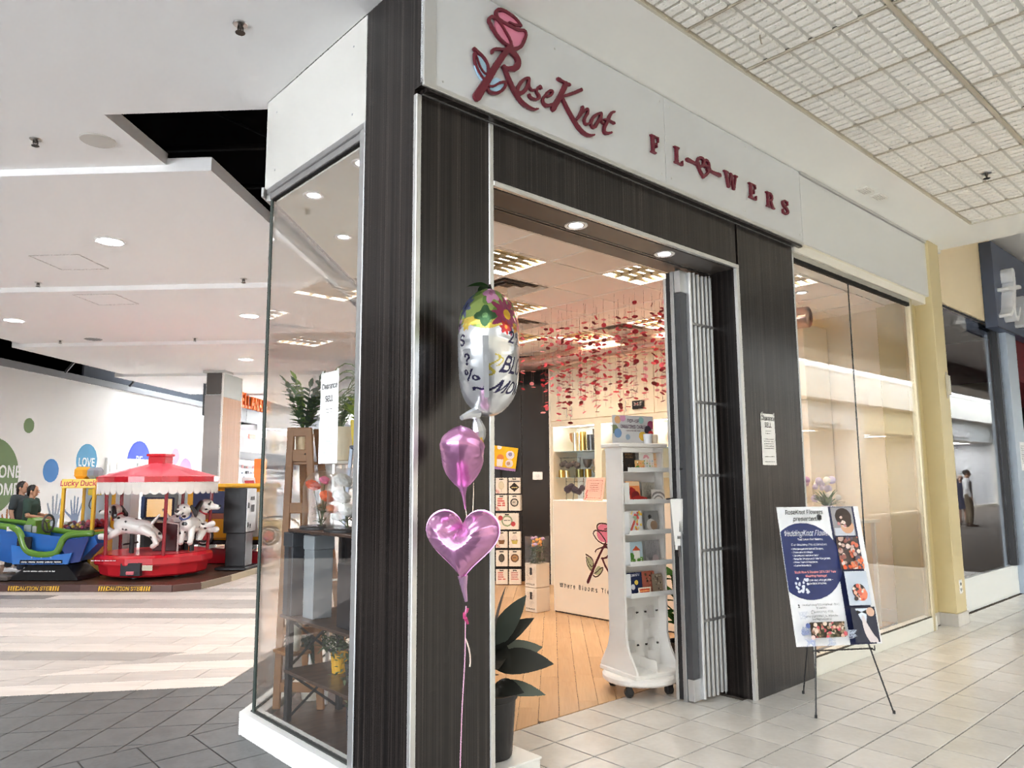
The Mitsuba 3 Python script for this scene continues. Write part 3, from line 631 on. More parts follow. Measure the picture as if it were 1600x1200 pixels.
# ---- printing on flat things: layers of thin coloured shapes joined as one print
def layers(items, step=.0004, z0=.0):
    """items: (shapely, colour) in local x,y, later ones on top -> (mesh, vertex colours)"""
    ms, cs = [], []
    for i, (q, c) in enumerate(items):
        if q is None or q.is_empty: continue
        m = prism(q, .0005 if i == 0 else .0003); m.apply_translation((0, 0, z0 + i * step)); ms.append(m); cs.append(np.tile(c, (len(m.vertices), 1)))
    return cat(ms), np.vstack(cs)
def print_on(parent, items, o, ax, ay, az=None, name='print', mat='matte', **k):
    m, c = layers(items); return put(name, frame(m, o, ax, ay, az), mat, c, parent=parent, **k)
DARKTXT = srgb(48, 46, 50)
def scribble(x0, x1, y, h, rng, c=DARKTXT):
    """a line of small print too fine to read: word-sized dashes"""
    g, x = [], x0
    while x < x1 - h:
        w = min(x1 - x, h * rng.uniform(1.2, 4.0)); g.append(sbox(x, y, x + w, y + h * .55)); x += w + h * .5
    return (unary_union(g), c)
# clearance notices
def notice(name, o, ax, ay, az, w, h, label, parts_of, lower=False):
    t = thing(name, label, 'notice'); rng = random.Random(3)
    put('sheet', frame(bx(0, w, 0, h, 0, .0012), o, ax, ay, az), 'matte', srgb(238, 238, 236), parent=t)
    it = [(centred(text_poly('Clearance', h * parts_of[0], True, .85), w / 2, h * parts_of[1]), DARKTXT), (centred(text_poly('SELL', h * parts_of[0], True, .9), w / 2, h * parts_of[2]), DARKTXT)]
    for y in parts_of[3]: it.append(scribble(w * .3, w * .7, h * y, h * .016, rng))
    for y in parts_of[4]: it.append(scribble(w * .14, w * .86, h * y, h * .014, rng))
    o2 = np.asarray(o, float) + np.asarray(az, float) * .0013
    print_on(t, it, o2, ax, ay, az)
    for x in (.06, .9): put('tape', frame(bx(w * x, w * x + .02, h - .012, h + .012, .001, .0016), o, ax, ay, az), 'satin', srgb(190, 190, 184), parent=t)
    return t
notice('notice', (3.232, -.0025, 1.688), (1, 0, 0), (0, 0, 1), (0, -1, 0), .21, .40, 'clearance notice taped to the dark panel right of the entrance', (.092, .87, .735, (.66, .61), (.50, .455, .41, .365, .32, .16, .06)))
# ================================================================ LAMPS
def downlight(p, r, label, power, tint, group=None, lit=True, name='downlight'):
    t = thing(name, label, 'ceiling light', group); x, y, z = p
    put('trim_ring', lathe([(r * .72, .004), (r * .74, -.003), (r * .95, -.006), (r, -.002), (r, .001)], 28, x, y, z), 'satin', srgb(232, 232, 228), parent=t)
    d = lathe([(0, 0), (r * .62, .0)], 24); d.apply_translation((x, y, z + .018))
    if d.face_normals[0][2] > 0: d.invert()
    if lit: emit(mv(d, z=-.0185 - .001), np.array(tint) * power, 'lens', t)
    else: put('lens', mv(d, z=-.0195), 'satin', srgb(206, 214, 218), parent=t)
    return t
for x, lb in ((1.33, 'left'), (2.26, 'right')):
    downlight((x, .142, 3.2), .075, f'round {"downlight nearer the dark column" if lb == "left" else "downlight nearer the folding gate"} in the entrance soffit', SPOT, (1, .95, .88), 'downlights in the entrance soffit')
for (x, y, wh) in ((.17, 1.45, 'at the front corner'), (.75, 2.09, 'deepest in view'), (.155, .79, 'beside the dark column')):
    downlight((x, y, 3.489), .07, f'round display window downlight {wh} over the plants', SPOT, (1, .96, .9), 'downlights over the window display')
for x, y, wh in ((4.5, .62, 'nearer the entrance'), (5.25, .60, 'farther along')):
    downlight((x, y, 3.497), .07, f'round downlight behind the front window glass, {wh}', SPOT * .6, (1, .96, .9), 'downlights behind the front window')
# recessed troffers with parabolic louvres
def troffer(i, j, label, lit=1.0):
    x0, x1, y0, y1 = gx(i) + .014, gx(i + 1) - .014, gy(j) + .014, gy(j + 1) - .014
    t = thing('troffer', label, 'ceiling light', 'louvred lay-in lights in the flower shop ceiling')
    put('frame', cat([bx(x0, x1, y0, y0 + .014, ZS - .003, ZS + .05), bx(x0, x1, y1 - .014, y1, ZS - .003, ZS + .05), bx(x0, x0 + .014, y0, y1, ZS - .003, ZS + .05), bx(x1 - .014, x1, y0, y1, ZS - .003, ZS + .05)]), 'satin', srgb(236, 228, 214), parent=t)
    a = trimesh.Trimesh([(x0, y0, ZS + .04), (x1, y0, ZS + .04), (x1, y1, ZS + .04), (x0, y1, ZS + .04)], [(0, 2, 1), (0, 3, 2)], process=False)
    emit(a, np.array(TUBE_) * TROFFER * lit, 'lamp_tray', t)
    def fin(a, b, c, d, e): return bx(a, b, c, d, ZS, e)
    for k in range(1, 3):
        x = x0 + (x1 - x0) * k / 3
        put('louvre', hull([(x - .020, y0, ZS + .03), (x + .020, y0, ZS + .03), (x - .004, y0, ZS), (x + .004, y0, ZS), (x - .020, y1, ZS + .03), (x + .020, y1, ZS + .03), (x - .004, y1, ZS), (x + .004, y1, ZS)]), 'metal', srgb(206, 186, 150), parent=t)
    for k in range(1, 6):
        y = y0 + (y1 - y0) * k / 6
        put('cross_louvre', hull([(x0, y - .014, ZS + .028), (x0, y + .014, ZS + .028), (x0, y - .003, ZS + .004), (x0, y + .003, ZS + .004), (x1, y - .014, ZS + .028), (x1, y + .014, ZS + .028), (x1, y - .003, ZS + .004), (x1, y + .003, ZS + .004)]), 'metal', srgb(200, 178, 140), parent=t)
TUBE_ = (1.0, .83, .64)
TL = {(4, -1): 'louvred ceiling light deeper behind the front window', (6, 0): 'louvred ceiling light by the side wall behind the front window', (1, -1): 'louvred ceiling light right above the paper garlands by the gate', (1, 2): 'louvred ceiling light just right of the floral balloon top', (3, 4): 'louvred ceiling light left of the duct, far back in the shop',
      (-1, 0): 'louvred ceiling light nearest the dark column, above the floral balloon', (4, 1): 'louvred ceiling light behind the paper garlands on their right', (3, -2): 'louvred ceiling light behind the front window', (4, 3): 'louvred ceiling light beside the duct over the cabinets', (-2, 3): 'louvred ceiling light over the plant display'}
for (i, j) in TROF: troffer(i, j, TL[(i, j)])
VL = {(0, 1): 'square white air diffuser behind the top of the floral balloon', (2, 3): 'square white air diffuser between two louvred lights farther back', (4, 2): 'square air diffuser above the duct'}
for (i, j) in sorted(VENT):
    t = thing('air_diffuser', VL[(i, j)], 'air vent', 'air diffusers in the flower shop ceiling'); cx, cy = (gx(i) + gx(i + 1)) / 2, (gy(j) + gy(j + 1)) / 2
    for k, (a, b) in enumerate(((.30, .255), (.215, .165), (.125, .07))):
        f = []
        for q in range(4):
            m = trimesh.Trimesh([(-a, -a, 0), (a, -a, 0), (b, -b, .035), (-b, -b, .035)], [(0, 1, 2), (0, 2, 3), (0, 2, 1), (0, 3, 2)], process=False); f.append(mv(m, cx, cy, ZS - .006 + .002 * k, rz=q * math.pi / 2))
        put('vane', cat(f), 'satin', srgb(214, 200, 184), parent=t)
    put('core', bx(cx - .3, cx + .3, cy - .3, cy + .3, ZS + .034, ZS + .04), 'matte', srgb(90, 82, 76), parent=t)

# ================================================================ INSIDE THE SHOP
# folding security gate, pushed to the right
FG = thing('folding_gate', 'white folding aluminium gate stacked open at the right of the entrance', 'gate')
put('lead_post', cb(2.595, 2.625, .385, .41, .0, 3.13, .003), 'brushed', srgb(214, 214, 212), parent=FG)
put('lead_infill', cb(2.60, 2.63, .345, .385, .01, 3.17, .002), 'satin', srgb(30, 31, 34), parent=FG)
put('lock_stile', cb(2.592, 2.64, .312, .345, .0, 3.17, .003), 'brushed', srgb(176, 178, 180), parent=FG)
put('lock', cat([cb(2.575, 2.6, .318, .34, 1.02, 1.10, .003), lathe([(0, -.0), (.012, 0), (.012, .02), (0, .02)], 12, 2.58, .329, 1.15), cb(2.582, 2.6, .318, .338, 1.2, 1.42, .003)]), 'metal', srgb(150, 150, 152), parent=FG)
put('dark_stile', cb(2.605, 2.68, .262, .312, .16, 3.0, .003), 'satin', srgb(62, 64, 68), parent=FG)
for zz in ((3.0, 3.17), (.01, .16)): put('end_plate', cb(2.60, 2.70, .255, .31, *zz, .003), 'brushed', srgb(206, 207, 208), parent=FG)
for k in range(11):
    x = 2.69 + .0275 * k; a = [(-.008, .0), (-.004, -.012), (.004, -.016), (.009, -.004), (.009, .05), (-.007, .05)]
    off = .018 * (k % 2)
    put('slat', mv(prism(Polygon(a), 3.14), x, .235 + off, .02 + .004 * (k % 3)), 'brushed', srgb(216, 216, 214) if k % 2 else srgb(196, 197, 197), parent=FG)
put('backing', cb(2.695, 2.985, .30, .31, .03, 3.14, .002), 'satin', srgb(140, 141, 142), parent=FG)
for z in (.55, 1.05, 1.6, 2.15, 2.75):
    put('hinge_band', cb(2.695, 2.985, .219, .226, z, z + .022, .002), 'brushed', srgb(170, 171, 172), parent=FG)
for x in (2.62, 2.66):
    put('roller', lathe([(0, 0), (.012, 0), (.012, .03), (0, .03)], 12, x, .30, 3.165), 'metal', srgb(120, 120, 120), parent=FG)
put('bolt', cat([tube([(2.585, .36, 1.66), (2.61, .36, 1.66)], .006), tube([(2.585, .30, 1.66), (2.61, .30, 1.66)], .006)]), 'satin', srgb(30, 30, 30), parent=FG)

# wall cabinet with lit niches, facing -x
CX = 6.05
CB = thing('wall_cabinet', 'tall cream wall cabinet with lit white display niches along the shop side', 'cabinet')
CREAMC = srgb(236, 222, 196)
put('carcass', cat([bx(CX + .03, 6.68, 1.02, 5.13, 2.46, 3.36), bx(CX + .03, 6.68, 1.02, 5.13, 0, .92), bx(6.6, 6.68, 1.02, 5.13, .92, 2.46)]), 'matte', CREAMC, parent=CB)
yb = [5.13, 5.075, 4.235, 4.10, 3.29, 3.16, 2.36, 2.23, 1.2, 1.0]
for k in range(0, len(yb) - 1, 2):
    put('upright', cb(CX, 6.62, yb[k + 1], yb[k], .0, 2.40, .004), 'satin', CREAMC, parent=CB)
put('niche_rail', cb(CX, 6.62, 1.0, 5.13, 2.375, 2.46, .004), 'satin', CREAMC, parent=CB)
put('niche_floor', cb(CX, 6.62, 1.0, 5.13, .90, .96, .004), 'satin', CREAMC, parent=CB)
for k in range(1, len(yb) - 1, 2):
    put('niche_back', bx(6.585, 6.6, yb[k + 1], yb[k], .96, 2.375), 'satin', srgb(236, 242, 244), parent=CB)
    for z in (1.606, 2.0):
        put('glass_shelf', cb(CX + .03, 6.58, yb[k + 1] + .004, yb[k] - .004, z - .007, z, .001), 'satin', srgb(196, 214, 214), parent=CB)
    m = bx(CX + .10, CX + .14, yb[k + 1] + .01, yb[k] - .01, 2.366, 2.374); emit(m, np.array((.92, .98, 1.0)) * NICHE * 7, 'light_strip', CB)
ds = [5.13, 4.702, 4.18, 3.664, 3.14, 2.62, 2.10, 1.55, 1.0]
for k in range(len(ds) - 1):
    dr = put('door', cb(CX, CX + .03, ds[k + 1] + .003, ds[k] - .003, 2.468, 3.36, .003), 'satin', srgb(240, 227, 200), parent=CB)
    s = 1 if k % 2 == 0 else -1; yh = (ds[k + 1] + .05) if s > 0 else (ds[k] - .05)
    put('handle', cat([tube([(CX - .028, yh, 2.50), (CX - .028, yh, 2.66)], .006), tube([(CX, yh, 2.53), (CX - .028, yh, 2.53)], .004), tube([(CX, yh, 2.63), (CX - .028, yh, 2.63)], .004)]), 'metal', srgb(190, 180, 165), parent=dr)
put('side_panel', cb(CX - .005, 6.68, 5.13, 5.16, 0, 3.38, .004), 'satin', srgb(238, 230, 214), parent=CB)
# big foil-wrapped duct over the cabinets
ax = [(5.62 + .02 * math.sin(3 * k), 5.35 - .42 * k, 3.33 + .012 * math.sin(5 * k)) for k in range(12)]
DU = thing('air_duct', 'fat glossy pinkish duct running under the ceiling above the cabinets', 'duct')
put('sleeve', tube(ax, [.115 + .006 * math.sin(4 * k) for k in range(12)], 18), 'foil', srgb(214, 180, 166), smooth=True, parent=DU)
for k in (2, 5, 8): put('strap', tube([np.array(ax[k]) + (0, .012, 0), np.array(ax[k]) - (0, .012, 0)], .124, 18), 'satin', srgb(168, 140, 130), parent=DU)
# digital clock on the cabinet doors
CK = thing('digital_clock', 'small black digital clock with red time on the cream cabinet doors', 'clock')
put('case', cb(CX - .03, CX - .003, 3.30, 3.50, 2.535, 2.65, .006), 'satin', srgb(18, 18, 20), parent=CK)
print_on(CK, [(affinity.translate(text_poly('3:15', .045, True), .03, .045), srgb(200, 190, 180)), (affinity.translate(text_poly('16', .02, True), .15, .08), srgb(200, 190, 180))], (CX - .0305, 3.50, 2.535), (0, -1, 0), (0, 0, 1), (-1, 0, 0), name='digits')
# ---- serving counter with the rose emblem, facing the entrance side
CT = thing('service_counter', 'plain cream front counter with a rose emblem and the words Where Blooms Tie H', 'counter')
put('body', bx(4.50, 5.05, 1.2, 3.525, .02, 1.30), 'matte', srgb(232, 214, 190), parent=CT)
put('front_panel', cb(4.488, 4.50, 1.2, 3.53, .015, 1.325, .002), 'satin', srgb(234, 216, 193), parent=CT)
put('top', cb(4.495, 5.07, 1.2, 3.53, 1.30, 1.328, .003), 'satin', srgb(240, 230, 214), parent=CT)
put('end_panel', cb(4.495, 5.05, 3.52, 3.545, .01, 1.33, .003), 'satin', srgb(246, 244, 240), parent=CT)
put('kick_strip', bx(4.492, 4.52, 1.2, 3.52, 0, .015), 'matte', srgb(60, 48, 40), parent=CT)
# emblem in counter coordinates: u runs along -y from the left end
kx, kz = 1.14, 1.16
def tocounter(q): return affinity.affine_transform(q, [kx, 0, 0, kz, .42 - .335 * kx + .12, .402 - 3.627 * kz])
b_, s_, bo_, l_, lv_, fb_, fl_ = [tocounter(q) for q in rose_shapes(S_, .75)]
DK2 = srgb(74, 30, 34)
it = [(fb_, srgb(208, 116, 134)), (fl_, srgb(160, 160, 124)), (unary_union([b_, lv_]), srgb(66, 38, 34)), (unary_union([s_, bo_, l_]), DK2)]
print_on(CT, it, (4.4878, 3.52, 0), (0, -1, 0), (0, 0, 1), (-1, 0, 0), name='emblem')
def spaced(s, h, track, bold=False, squeeze=1.0):
    x, g = 0, []
    for ch in s:
        if ch == ' ': x += h * .75; continue
        q = text_poly(ch, h, bold, squeeze); b = q.bounds; g.append(affinity.translate(q, x - b[0], 0)); x += b[2] - b[0] + track
    return unary_union(g)
print_on(CT, [(affinity.translate(spaced('Where Blooms Tie Hearts', .052, .022, True, .8), .085, .30), srgb(50, 38, 36))], (4.4876, 3.52, 0), (0, -1, 0), (0, 0, 1), (-1, 0, 0), name='lettering')

# ---- flower delivery boxes beside the counter
def flower_box(z, flowers, label):
    t = thing('flower_box', label, 'box', 'printed flower boxes stacked beside the counter')
    u = np.array((0, -1.0, 0)); v = np.array((1.0, 0, 0)); W = .18; Dp = .225
    o = np.array((4.255, 3.80, z)); h = .285
    put('carton', frame(cb(0, W + .02, 0, Dp, .004, h, .003), o, u, v, (0, 0, 1)), 'matte', srgb(226, 210, 190), parent=t)
    rng = random.Random(int(z * 100)); it = [(sbox(.085, .15, .125, .235), srgb(60, 54, 52))]
    for k in range(6): it.append((sbox(.02 + .027 * k, .03, .032 + .027 * k, .05), srgb(120, 108, 98)))
    it += [(unary_union([LineString([(rng.uniform(.02, .18), rng.uniform(.06, .27)) for _ in range(5)]).buffer(.0012) for _ in range(7)]).difference(sbox(.07, .13, .14, .25)).intersection(sbox(.01, .01, .195, .28)), srgb(190, 176, 160))]
    print_on(t, it, o - v * .0006 + np.array((0, 0, 0)), u, (0, 0, 1), -v)
    if flowers:
        put('wrap', frame(cat([bx(.0, W + .02, 0, .002, h, h + .32), bx(0, .002, 0, Dp, h, h + .32), bx(W + .018, W + .02, 0, Dp, h, h + .32)]), o, u, v, (0, 0, 1)), 'pane', parent=t)
        st, fl = [], []
        for k in range(14):
            x, y, zz = rng.uniform(.03, .18), rng.uniform(.03, .17), h + rng.uniform(.2, .3)
            st.append(tube([(x, y, h - .05), (x + rng.uniform(-.02, .02), y, zz)], .003, 5))
            for q in range(10): st.append(mv(leafshape(.07, .028, .3), x, y, h + rng.uniform(0, .2), rz=rng.uniform(0, 6.3), ry=rng.uniform(-.6, .2)))
            bl = trimesh.creation.icosphere(1, rng.uniform(.02, .028)); bl.apply_scale((1, 1, .8)); fl.append((mv(bl, x, y, zz), srgb(238, 160, 60) if k % 2 else srgb(196, 160, 196)))
        put('greens', frame(cat(st), o, u, v, (0, 0, 1)), 'leaf', srgb(58, 76, 50), parent=t)
        put('blooms', frame(cat([a for a, _ in fl]), o, u, v, (0, 0, 1)), 'matte', np.vstack([np.tile(c, (len(a.vertices), 1)) for a, c in fl]), parent=t)
    return t
flower_box(0.0, False, 'lower printed carton of the pair stacked beside the counter end')
flower_box(.287, True, 'upper printed carton with yellow blooms in clear wrap beside the counter end')

# ---- card spinner on castors
th = math.radians(-13); U = np.array((math.cos(th), math.sin(th), 0)); Vv_ = np.array((-math.sin(th), math.cos(th), 0)); SC = np.array((2.60, .74, 0)); Z_ = np.array((0, 0, 1.0))
def sp(m): return frame(m, SC, U, Vv_, Z_)
SPN = thing('card_spinner', 'tall white greeting card rack on a round castor base just inside the entrance', 'display rack')
WSP = srgb(238, 236, 232)
put('base_disc', sp(lathe([(0, .085), (.27, .085), (.285, .10), (.285, .125), (.27, .14), (0, .14)], 40)), 'satin', WSP, parent=SPN)
put('base_plate', sp(cb(-.215, .215, -.225, .225, .14, .172, .006)), 'satin', WSP, parent=SPN)
side = Polygon([(-.22, .172), (.22, .172), (.215, .20), (.165, .27), (.125, .33), (.10, .42), (.10, 1.83), (-.10, 1.83), (-.10, .42), (-.125, .33), (-.165, .27), (-.215, .20)])
for x in (-.205, .187):
    put('side_panel', sp(frame(prism(side, .018), (x, 0, 0), (0, 1, 0), (0, 0, 1), (1, 0, 0))), 'satin', WSP, parent=SPN)
put('back_panel', sp(bx(-.187, .187, -.012, .012, .172, 1.83)), 'satin', srgb(232, 230, 226), parent=SPN)
put('top_board', sp(cb(-.235, .235, -.125, .125, 1.83, 1.862, .006)), 'satin', WSP, parent=SPN)
put('cornice', sp(cb(-.205, .205, -.11, .11, 1.79, 1.83, .004)), 'satin', WSP, parent=SPN)
put('divider', sp(cb(-.006, .006, -.20, -.012, .172, .25, .002)), 'satin', WSP, parent=SPN)
SHZ = [1.645, 1.405, 1.175, .945, .715]
for z in SHZ:
    m = cat([cb(-.187, .25, -.155, -.012, z - .006, z, .001), cb(-.187, .25, -.160, -.154, z - .006, z + .03, .001)])
    put('shelf', sp(m), 'satin', srgb(226, 228, 226), parent=SPN)
for z in (.58, .34):
    for x in (-.10, .09):
        put('pocket', sp(cat([bx(x - .075, x + .075, -.04, -.037, z - .13, z + .04), bx(x - .03, x + .03, -.036, -.033, z - .05, z + .10)])), 'pane', parent=SPN)
        for q in (-.055, .055): put('clip', sp(cb(x + q - .009, x + q + .009, -.046, -.037, z - .006, z + .006, .001)), 'satin', srgb(40, 36, 34), parent=SPN)
for a in (210, 300, 30, 120):
    x, y = .225 * math.cos(math.radians(a)), .225 * math.sin(math.radians(a))
    cst = put('castor', sp(mv(tube([(0, -.018, 0), (0, .018, 0)], .034, 18), x, y, .036, rz=a)), 'satin', srgb(26, 26, 28), parent=SPN)
    put('fork', sp(mv(cat([cb(-.02, .02, -.026, -.02, .02, .085, .002), cb(-.02, .02, .02, .026, .02, .085, .002), cb(-.022, .022, -.026, .026, .076, .086, .002)]), x, y, 0, rz=a)), 'satin', srgb(34, 34, 36), parent=cst)
for z, y in ((1.71, -.105), (1.2, -.105), (.75, -.105)):
    put('cap', sp(lathe([(0, 0), (.007, 0), (.006, .004), (0, .004)], 10, 0, 0, 0).apply_transform(trimesh.transformations.rotation_matrix(math.pi / 2, (1, 0, 0))).apply_translation((-.165, -.012, z + .02))), 'satin', srgb(60, 56, 54), parent=SPN)
# cards: (x, width, height, lean distance, base colour, painter, popup, label)
def circ(x, y, r): return Point(x, y).buffer(r, 8)
def card(x, z, w, h, yoff, base, items, label, popup=None, tilt=.10):
    t = thing('greeting_card', label, 'greeting card', 'greeting cards on the spinner')
    o = SC + U * x + Vv_ * (-.05 - yoff) + Z_ * (z + .001); up = Z_ * math.cos(tilt) + Vv_ * math.sin(tilt); nrm = -Vv_ * math.cos(tilt) + Z_ * math.sin(tilt)
    put('leaf', frame(bx(0, w, 0, h, -.003, 0), o, U, up, nrm), 'matte', base, parent=t)
    if items: print_on(t, [(q.intersection(sbox(.002, .002, w - .002, h - .002)), c) for q, c in items], o + nrm * .0002, U, up, nrm)
    for m, c in (popup or []):
        put('pop_up', frame(m, o + nrm * .006, U, up, nrm), 'matte', c, parent=t)
RD, OR, YE, GN, BL, NV, GR, BR, PK, PE, LG = srgb(160, 44, 40), srgb(226, 138, 84), srgb(236, 204, 92), srgb(96, 140, 66), srgb(150, 186, 206), srgb(36, 44, 78), srgb(140, 136, 132), srgb(110, 82, 62), srgb(226, 160, 170), srgb(240, 206, 164), srgb(206, 204, 200)
rg = random.Random(11)
def bits(w, h, cols, n, r=.010, y0=0): return [(circ(rg.uniform(.01, w - .01), rg.uniform(y0 + .01, h - .01), rg.uniform(.4, 1) * r), cols[k % len(cols)]) for k in range(n)]
tree = lambda x, y, s, c: [(Polygon([(x - .06 * s, y), (x + .06 * s, y), (x, y + .2 * s)]), c)]
z = SHZ[0]
card(-.15, z, .13, .16, .0, srgb(52, 46, 42), [(centred(text_poly('MERRY', .016, True), .065, .125), srgb(150, 116, 80)), (centred(text_poly('CHRISTMAS', .010, True), .065, .105), srgb(150, 116, 80))] + bits(.13, .09, [srgb(90, 70, 50)], 14, .006), 'black greeting card with brown lettering on the spinner top shelf')
card(-.085, z, .09, .085, .07, srgb(226, 180, 120), bits(.09, .085, [RD, OR, GN, srgb(250, 236, 210)], 16), 'small orange pop-up card in front of the black one on the spinner')
card(-.01, z, .145, .155, .03, srgb(238, 234, 226), [(circ(.072, .10, .03).difference(circ(.072, .10, .012)).intersection(sbox(0, .1, .2, .2)), PK)] + [(circ(.02 + .026 * (k % 5), .02 + .02 * (k // 5), .006), (GN, PE, srgb(226, 196, 200), BL)[k % 4]) for k in range(20)], 'white card with a small rainbow and dots on the spinner top shelf')
card(.145, z, .10, .15, .0, PE, [(sbox(.01, .09, .09, .095), OR), (sbox(.01, .05, .09, .055), OR)], 'peach card at the right end of the spinner top shelf')
z = SHZ[1]
card(-.18, z, .05, .155, .05, srgb(240, 240, 236), None, 'plain white card edge at the left of the second spinner shelf', tilt=.05)
card(-.145, z, .135, .165, .03, OR, [(circ(.05, .07, .05), RD), (circ(.09, .05, .04), srgb(120, 40, 40)), (sbox(0, .13, .14, .17), PE)] + bits(.135, .06, [RD, OR, srgb(200, 80, 50)], 14), 'orange and deep red sunset card on the second spinner shelf', [(prism(Polygon([(.02, 0), (.2, 0), (.19, .04), (.10, .055), (.03, .03)]), .003), RD)])
card(.02, z, .125, .155, .02, srgb(168, 162, 148), [(unary_union([LineString([(.06, .02), (.06 + .05 * math.cos(a), .08 + .06 * math.sin(a))]).buffer(.002) for a in np.linspace(-.5, 3.6, 12)]), srgb(96, 90, 78))], 'grey green card with a branching tree on the second spinner shelf')
card(.07, z, .13, .10, .07, srgb(226, 222, 216), [(circ(.065, .0, .085).difference(circ(.065, 0, .07)), GR), (circ(.065, 0, .055).difference(circ(.065, 0, .045)), GR), (sbox(.02, 0, .11, .014), srgb(120, 110, 100))], 'white domed pop-up card on the second spinner shelf')
z = SHZ[2]
card(-.18, z, .05, .165, .04, srgb(236, 238, 240), None, 'plain white card edge at the left of the third spinner shelf', tilt=.05)
card(-.14, z, .145, .17, .03, srgb(226, 224, 222), [(stroke([(.03, .02), (.07, .09), (.12, .16)], .018), srgb(200, 92, 84))] + bits(.145, .17, [srgb(214, 90, 84), YE, srgb(232, 190, 70), srgb(170, 190, 160)], 26, .012), 'pale card with red and yellow flowers on the third spinner shelf')
card(.03, z, .135, .165, .03, srgb(132, 132, 130), [(circ(.06, .06, .045), LG), (circ(.085, .055, .035), srgb(150, 126, 104)), (circ(.05, .12, .016), srgb(60, 60, 60))], 'grey card with a pale cat and brown tuft on the third spinner shelf')
z = SHZ[3]
card(-.18, z, .05, .165, .04, srgb(236, 238, 240), None, 'plain white card edge at the left of the fourth spinner shelf', tilt=.05)
card(-.14, z, .14, .165, .03, srgb(176, 196, 206), [(sbox(0, 0, .14, .05), GN), (sbox(.05, .04, .11, .10), srgb(240, 236, 226)), (Polygon([(.04, .10), (.12, .10), (.08, .135)]), srgb(190, 84, 60)), (circ(.03, .06, .025), srgb(84, 132, 60))] + bits(.14, .05, [srgb(120, 160, 80), srgb(236, 236, 220)], 12), 'sky blue card with a white cottage and green garden on the fourth spinner shelf')
card(.03, z, .135, .17, .03, srgb(150, 148, 148), [(unary_union([LineString([(.05, .0), (.05 + .06 * math.cos(a), .10 + .07 * math.sin(a))]).buffer(.002) for a in np.linspace(-.7, 3.8, 14)]), srgb(104, 102, 104)), (circ(.09, .03, .03), srgb(176, 160, 160))], 'grey card with bare tree branches on the fourth spinner shelf')
z = SHZ[4]
card(-.18, z, .05, .16, .04, srgb(236, 238, 240), None, 'plain white card edge at the left of the fifth spinner shelf', tilt=.05)
card(-.145, z, .14, .165, .02, NV, [(centred(text_poly('HAPPY', .02, True), .075, .135), srgb(220, 220, 226)), (circ(.085, .09, .018), YE), (circ(.05, .06, .02), srgb(230, 230, 236))], 'navy card lettered HAPPY on the fifth spinner shelf')
card(-.09, z, .12, .06, .075, srgb(238, 226, 206), [(Polygon([(.01, .05), (.11, .05), (.10, .005), (.02, .005)]), srgb(206, 92, 60)), (sbox(.012, .03, .108, .038), srgb(240, 180, 120)), (sbox(.012, .015, .108, .02), srgb(240, 180, 120))], 'small orange striped boat pop-up card on the fifth spinner shelf')
card(.01, z, .125, .165, .0, srgb(186, 104, 84), bits(.125, .165, [BR, srgb(206, 140, 110), srgb(90, 60, 50)], 20), 'brick red card behind on the right of the fifth spinner shelf')
card(.06, z, .10, .15, .06, srgb(140, 124, 106), bits(.10, .15, [srgb(90, 78, 66), srgb(180, 166, 146), srgb(70, 60, 52)], 26, .009), 'mottled brown card in front at the right of the fifth spinner shelf')
# header card on top, white tag hanging at its right
t = thing('header_card', 'white sign reading POP-UP GREETING CARDS with coloured balloons on top of the spinner', 'sign'); o = SC + U * -.22 + Vv_ * -.02 + Z_ * 1.863
put('sheet', frame(bx(0, .40, 0, .22, -.004, 0), o, U, Z_, -Vv_), 'matte', srgb(206, 206, 208), parent=t)
it = [(circ(x, y, r), c) for x, y, r, c in ((.05, .185, .03, srgb(222, 176, 130)), (.10, .20, .028, srgb(206, 150, 180)), (.02, .11, .035, srgb(120, 130, 96)), (.05, .08, .036, srgb(120, 150, 190)), (.28, .185, .026, srgb(150, 190, 190)), (.375, .15, .034, srgb(150, 70, 100)), (.345, .11, .034, srgb(60, 54, 66)), (.375, .075, .03, srgb(186, 60, 64)), (.145, .05, .022, srgb(150, 170, 190)), (.29, .06, .036, srgb(222, 186, 80)))]
it += [(centred(text_poly('POP-UP', .026, True, .8), .20, .165), srgb(110, 92, 104)), (centred(text_poly('GREETING CARDS', .026, True, .8), .20, .12), srgb(110, 92, 104)), (sbox(.13, .098, .27, .103), srgb(130, 120, 126))]
print_on(t, [(q.intersection(sbox(.002, .002, .398, .218)), c) for q, c in it], o - Vv_ * .0002, U, Z_, -Vv_)
t = thing('card_cup', 'little white patterned cup of cards on top of the spinner', 'cup'); put('body', mv(lathe([(0, 0), (.03, 0), (.038, .075), (.034, .075), (.028, .004), (0, .004)], 20), *(SC + U * .085 + Vv_ * -.07 + Z_ * 1.863)), 'satin', srgb(232, 236, 240), parent=t)
t = thing('pillar_candle', 'short cream candle on top of the spinner beside the cup', 'candle'); put('body', mv(lathe([(0, 0), (.026, 0), (.026, .07), (.02, .074), (0, .07)], 20), *(SC + U * .16 + Vv_ * -.06 + Z_ * 1.863)), 'matte', srgb(246, 230, 206), parent=t)
t = thing('hanging_sheet', 'white quilted sheet hanging on the lead post of the folding gate', 'paper'); HU = np.array((.90, -.436, 0)); HV = np.array((.436, .90, 0)); o = np.array((2.555, .345, 1.07))
n_ = 9; gx_, gz_ = np.meshgrid(np.linspace(0, .155, 6), np.linspace(0, .37, n_)); yy = .01 * np.sin(gx_ * 60) * (.4 + gz_) - .04 * gz_
P_ = np.c_[(gx_ - .10 * gz_).ravel(), yy.ravel(), gz_.ravel()]; F_ = [(r * 6 + c, r * 6 + c + 1, r * 6 + c + 7, r * 6 + c + 6) for r in range(n_ - 1) for c in range(5)]
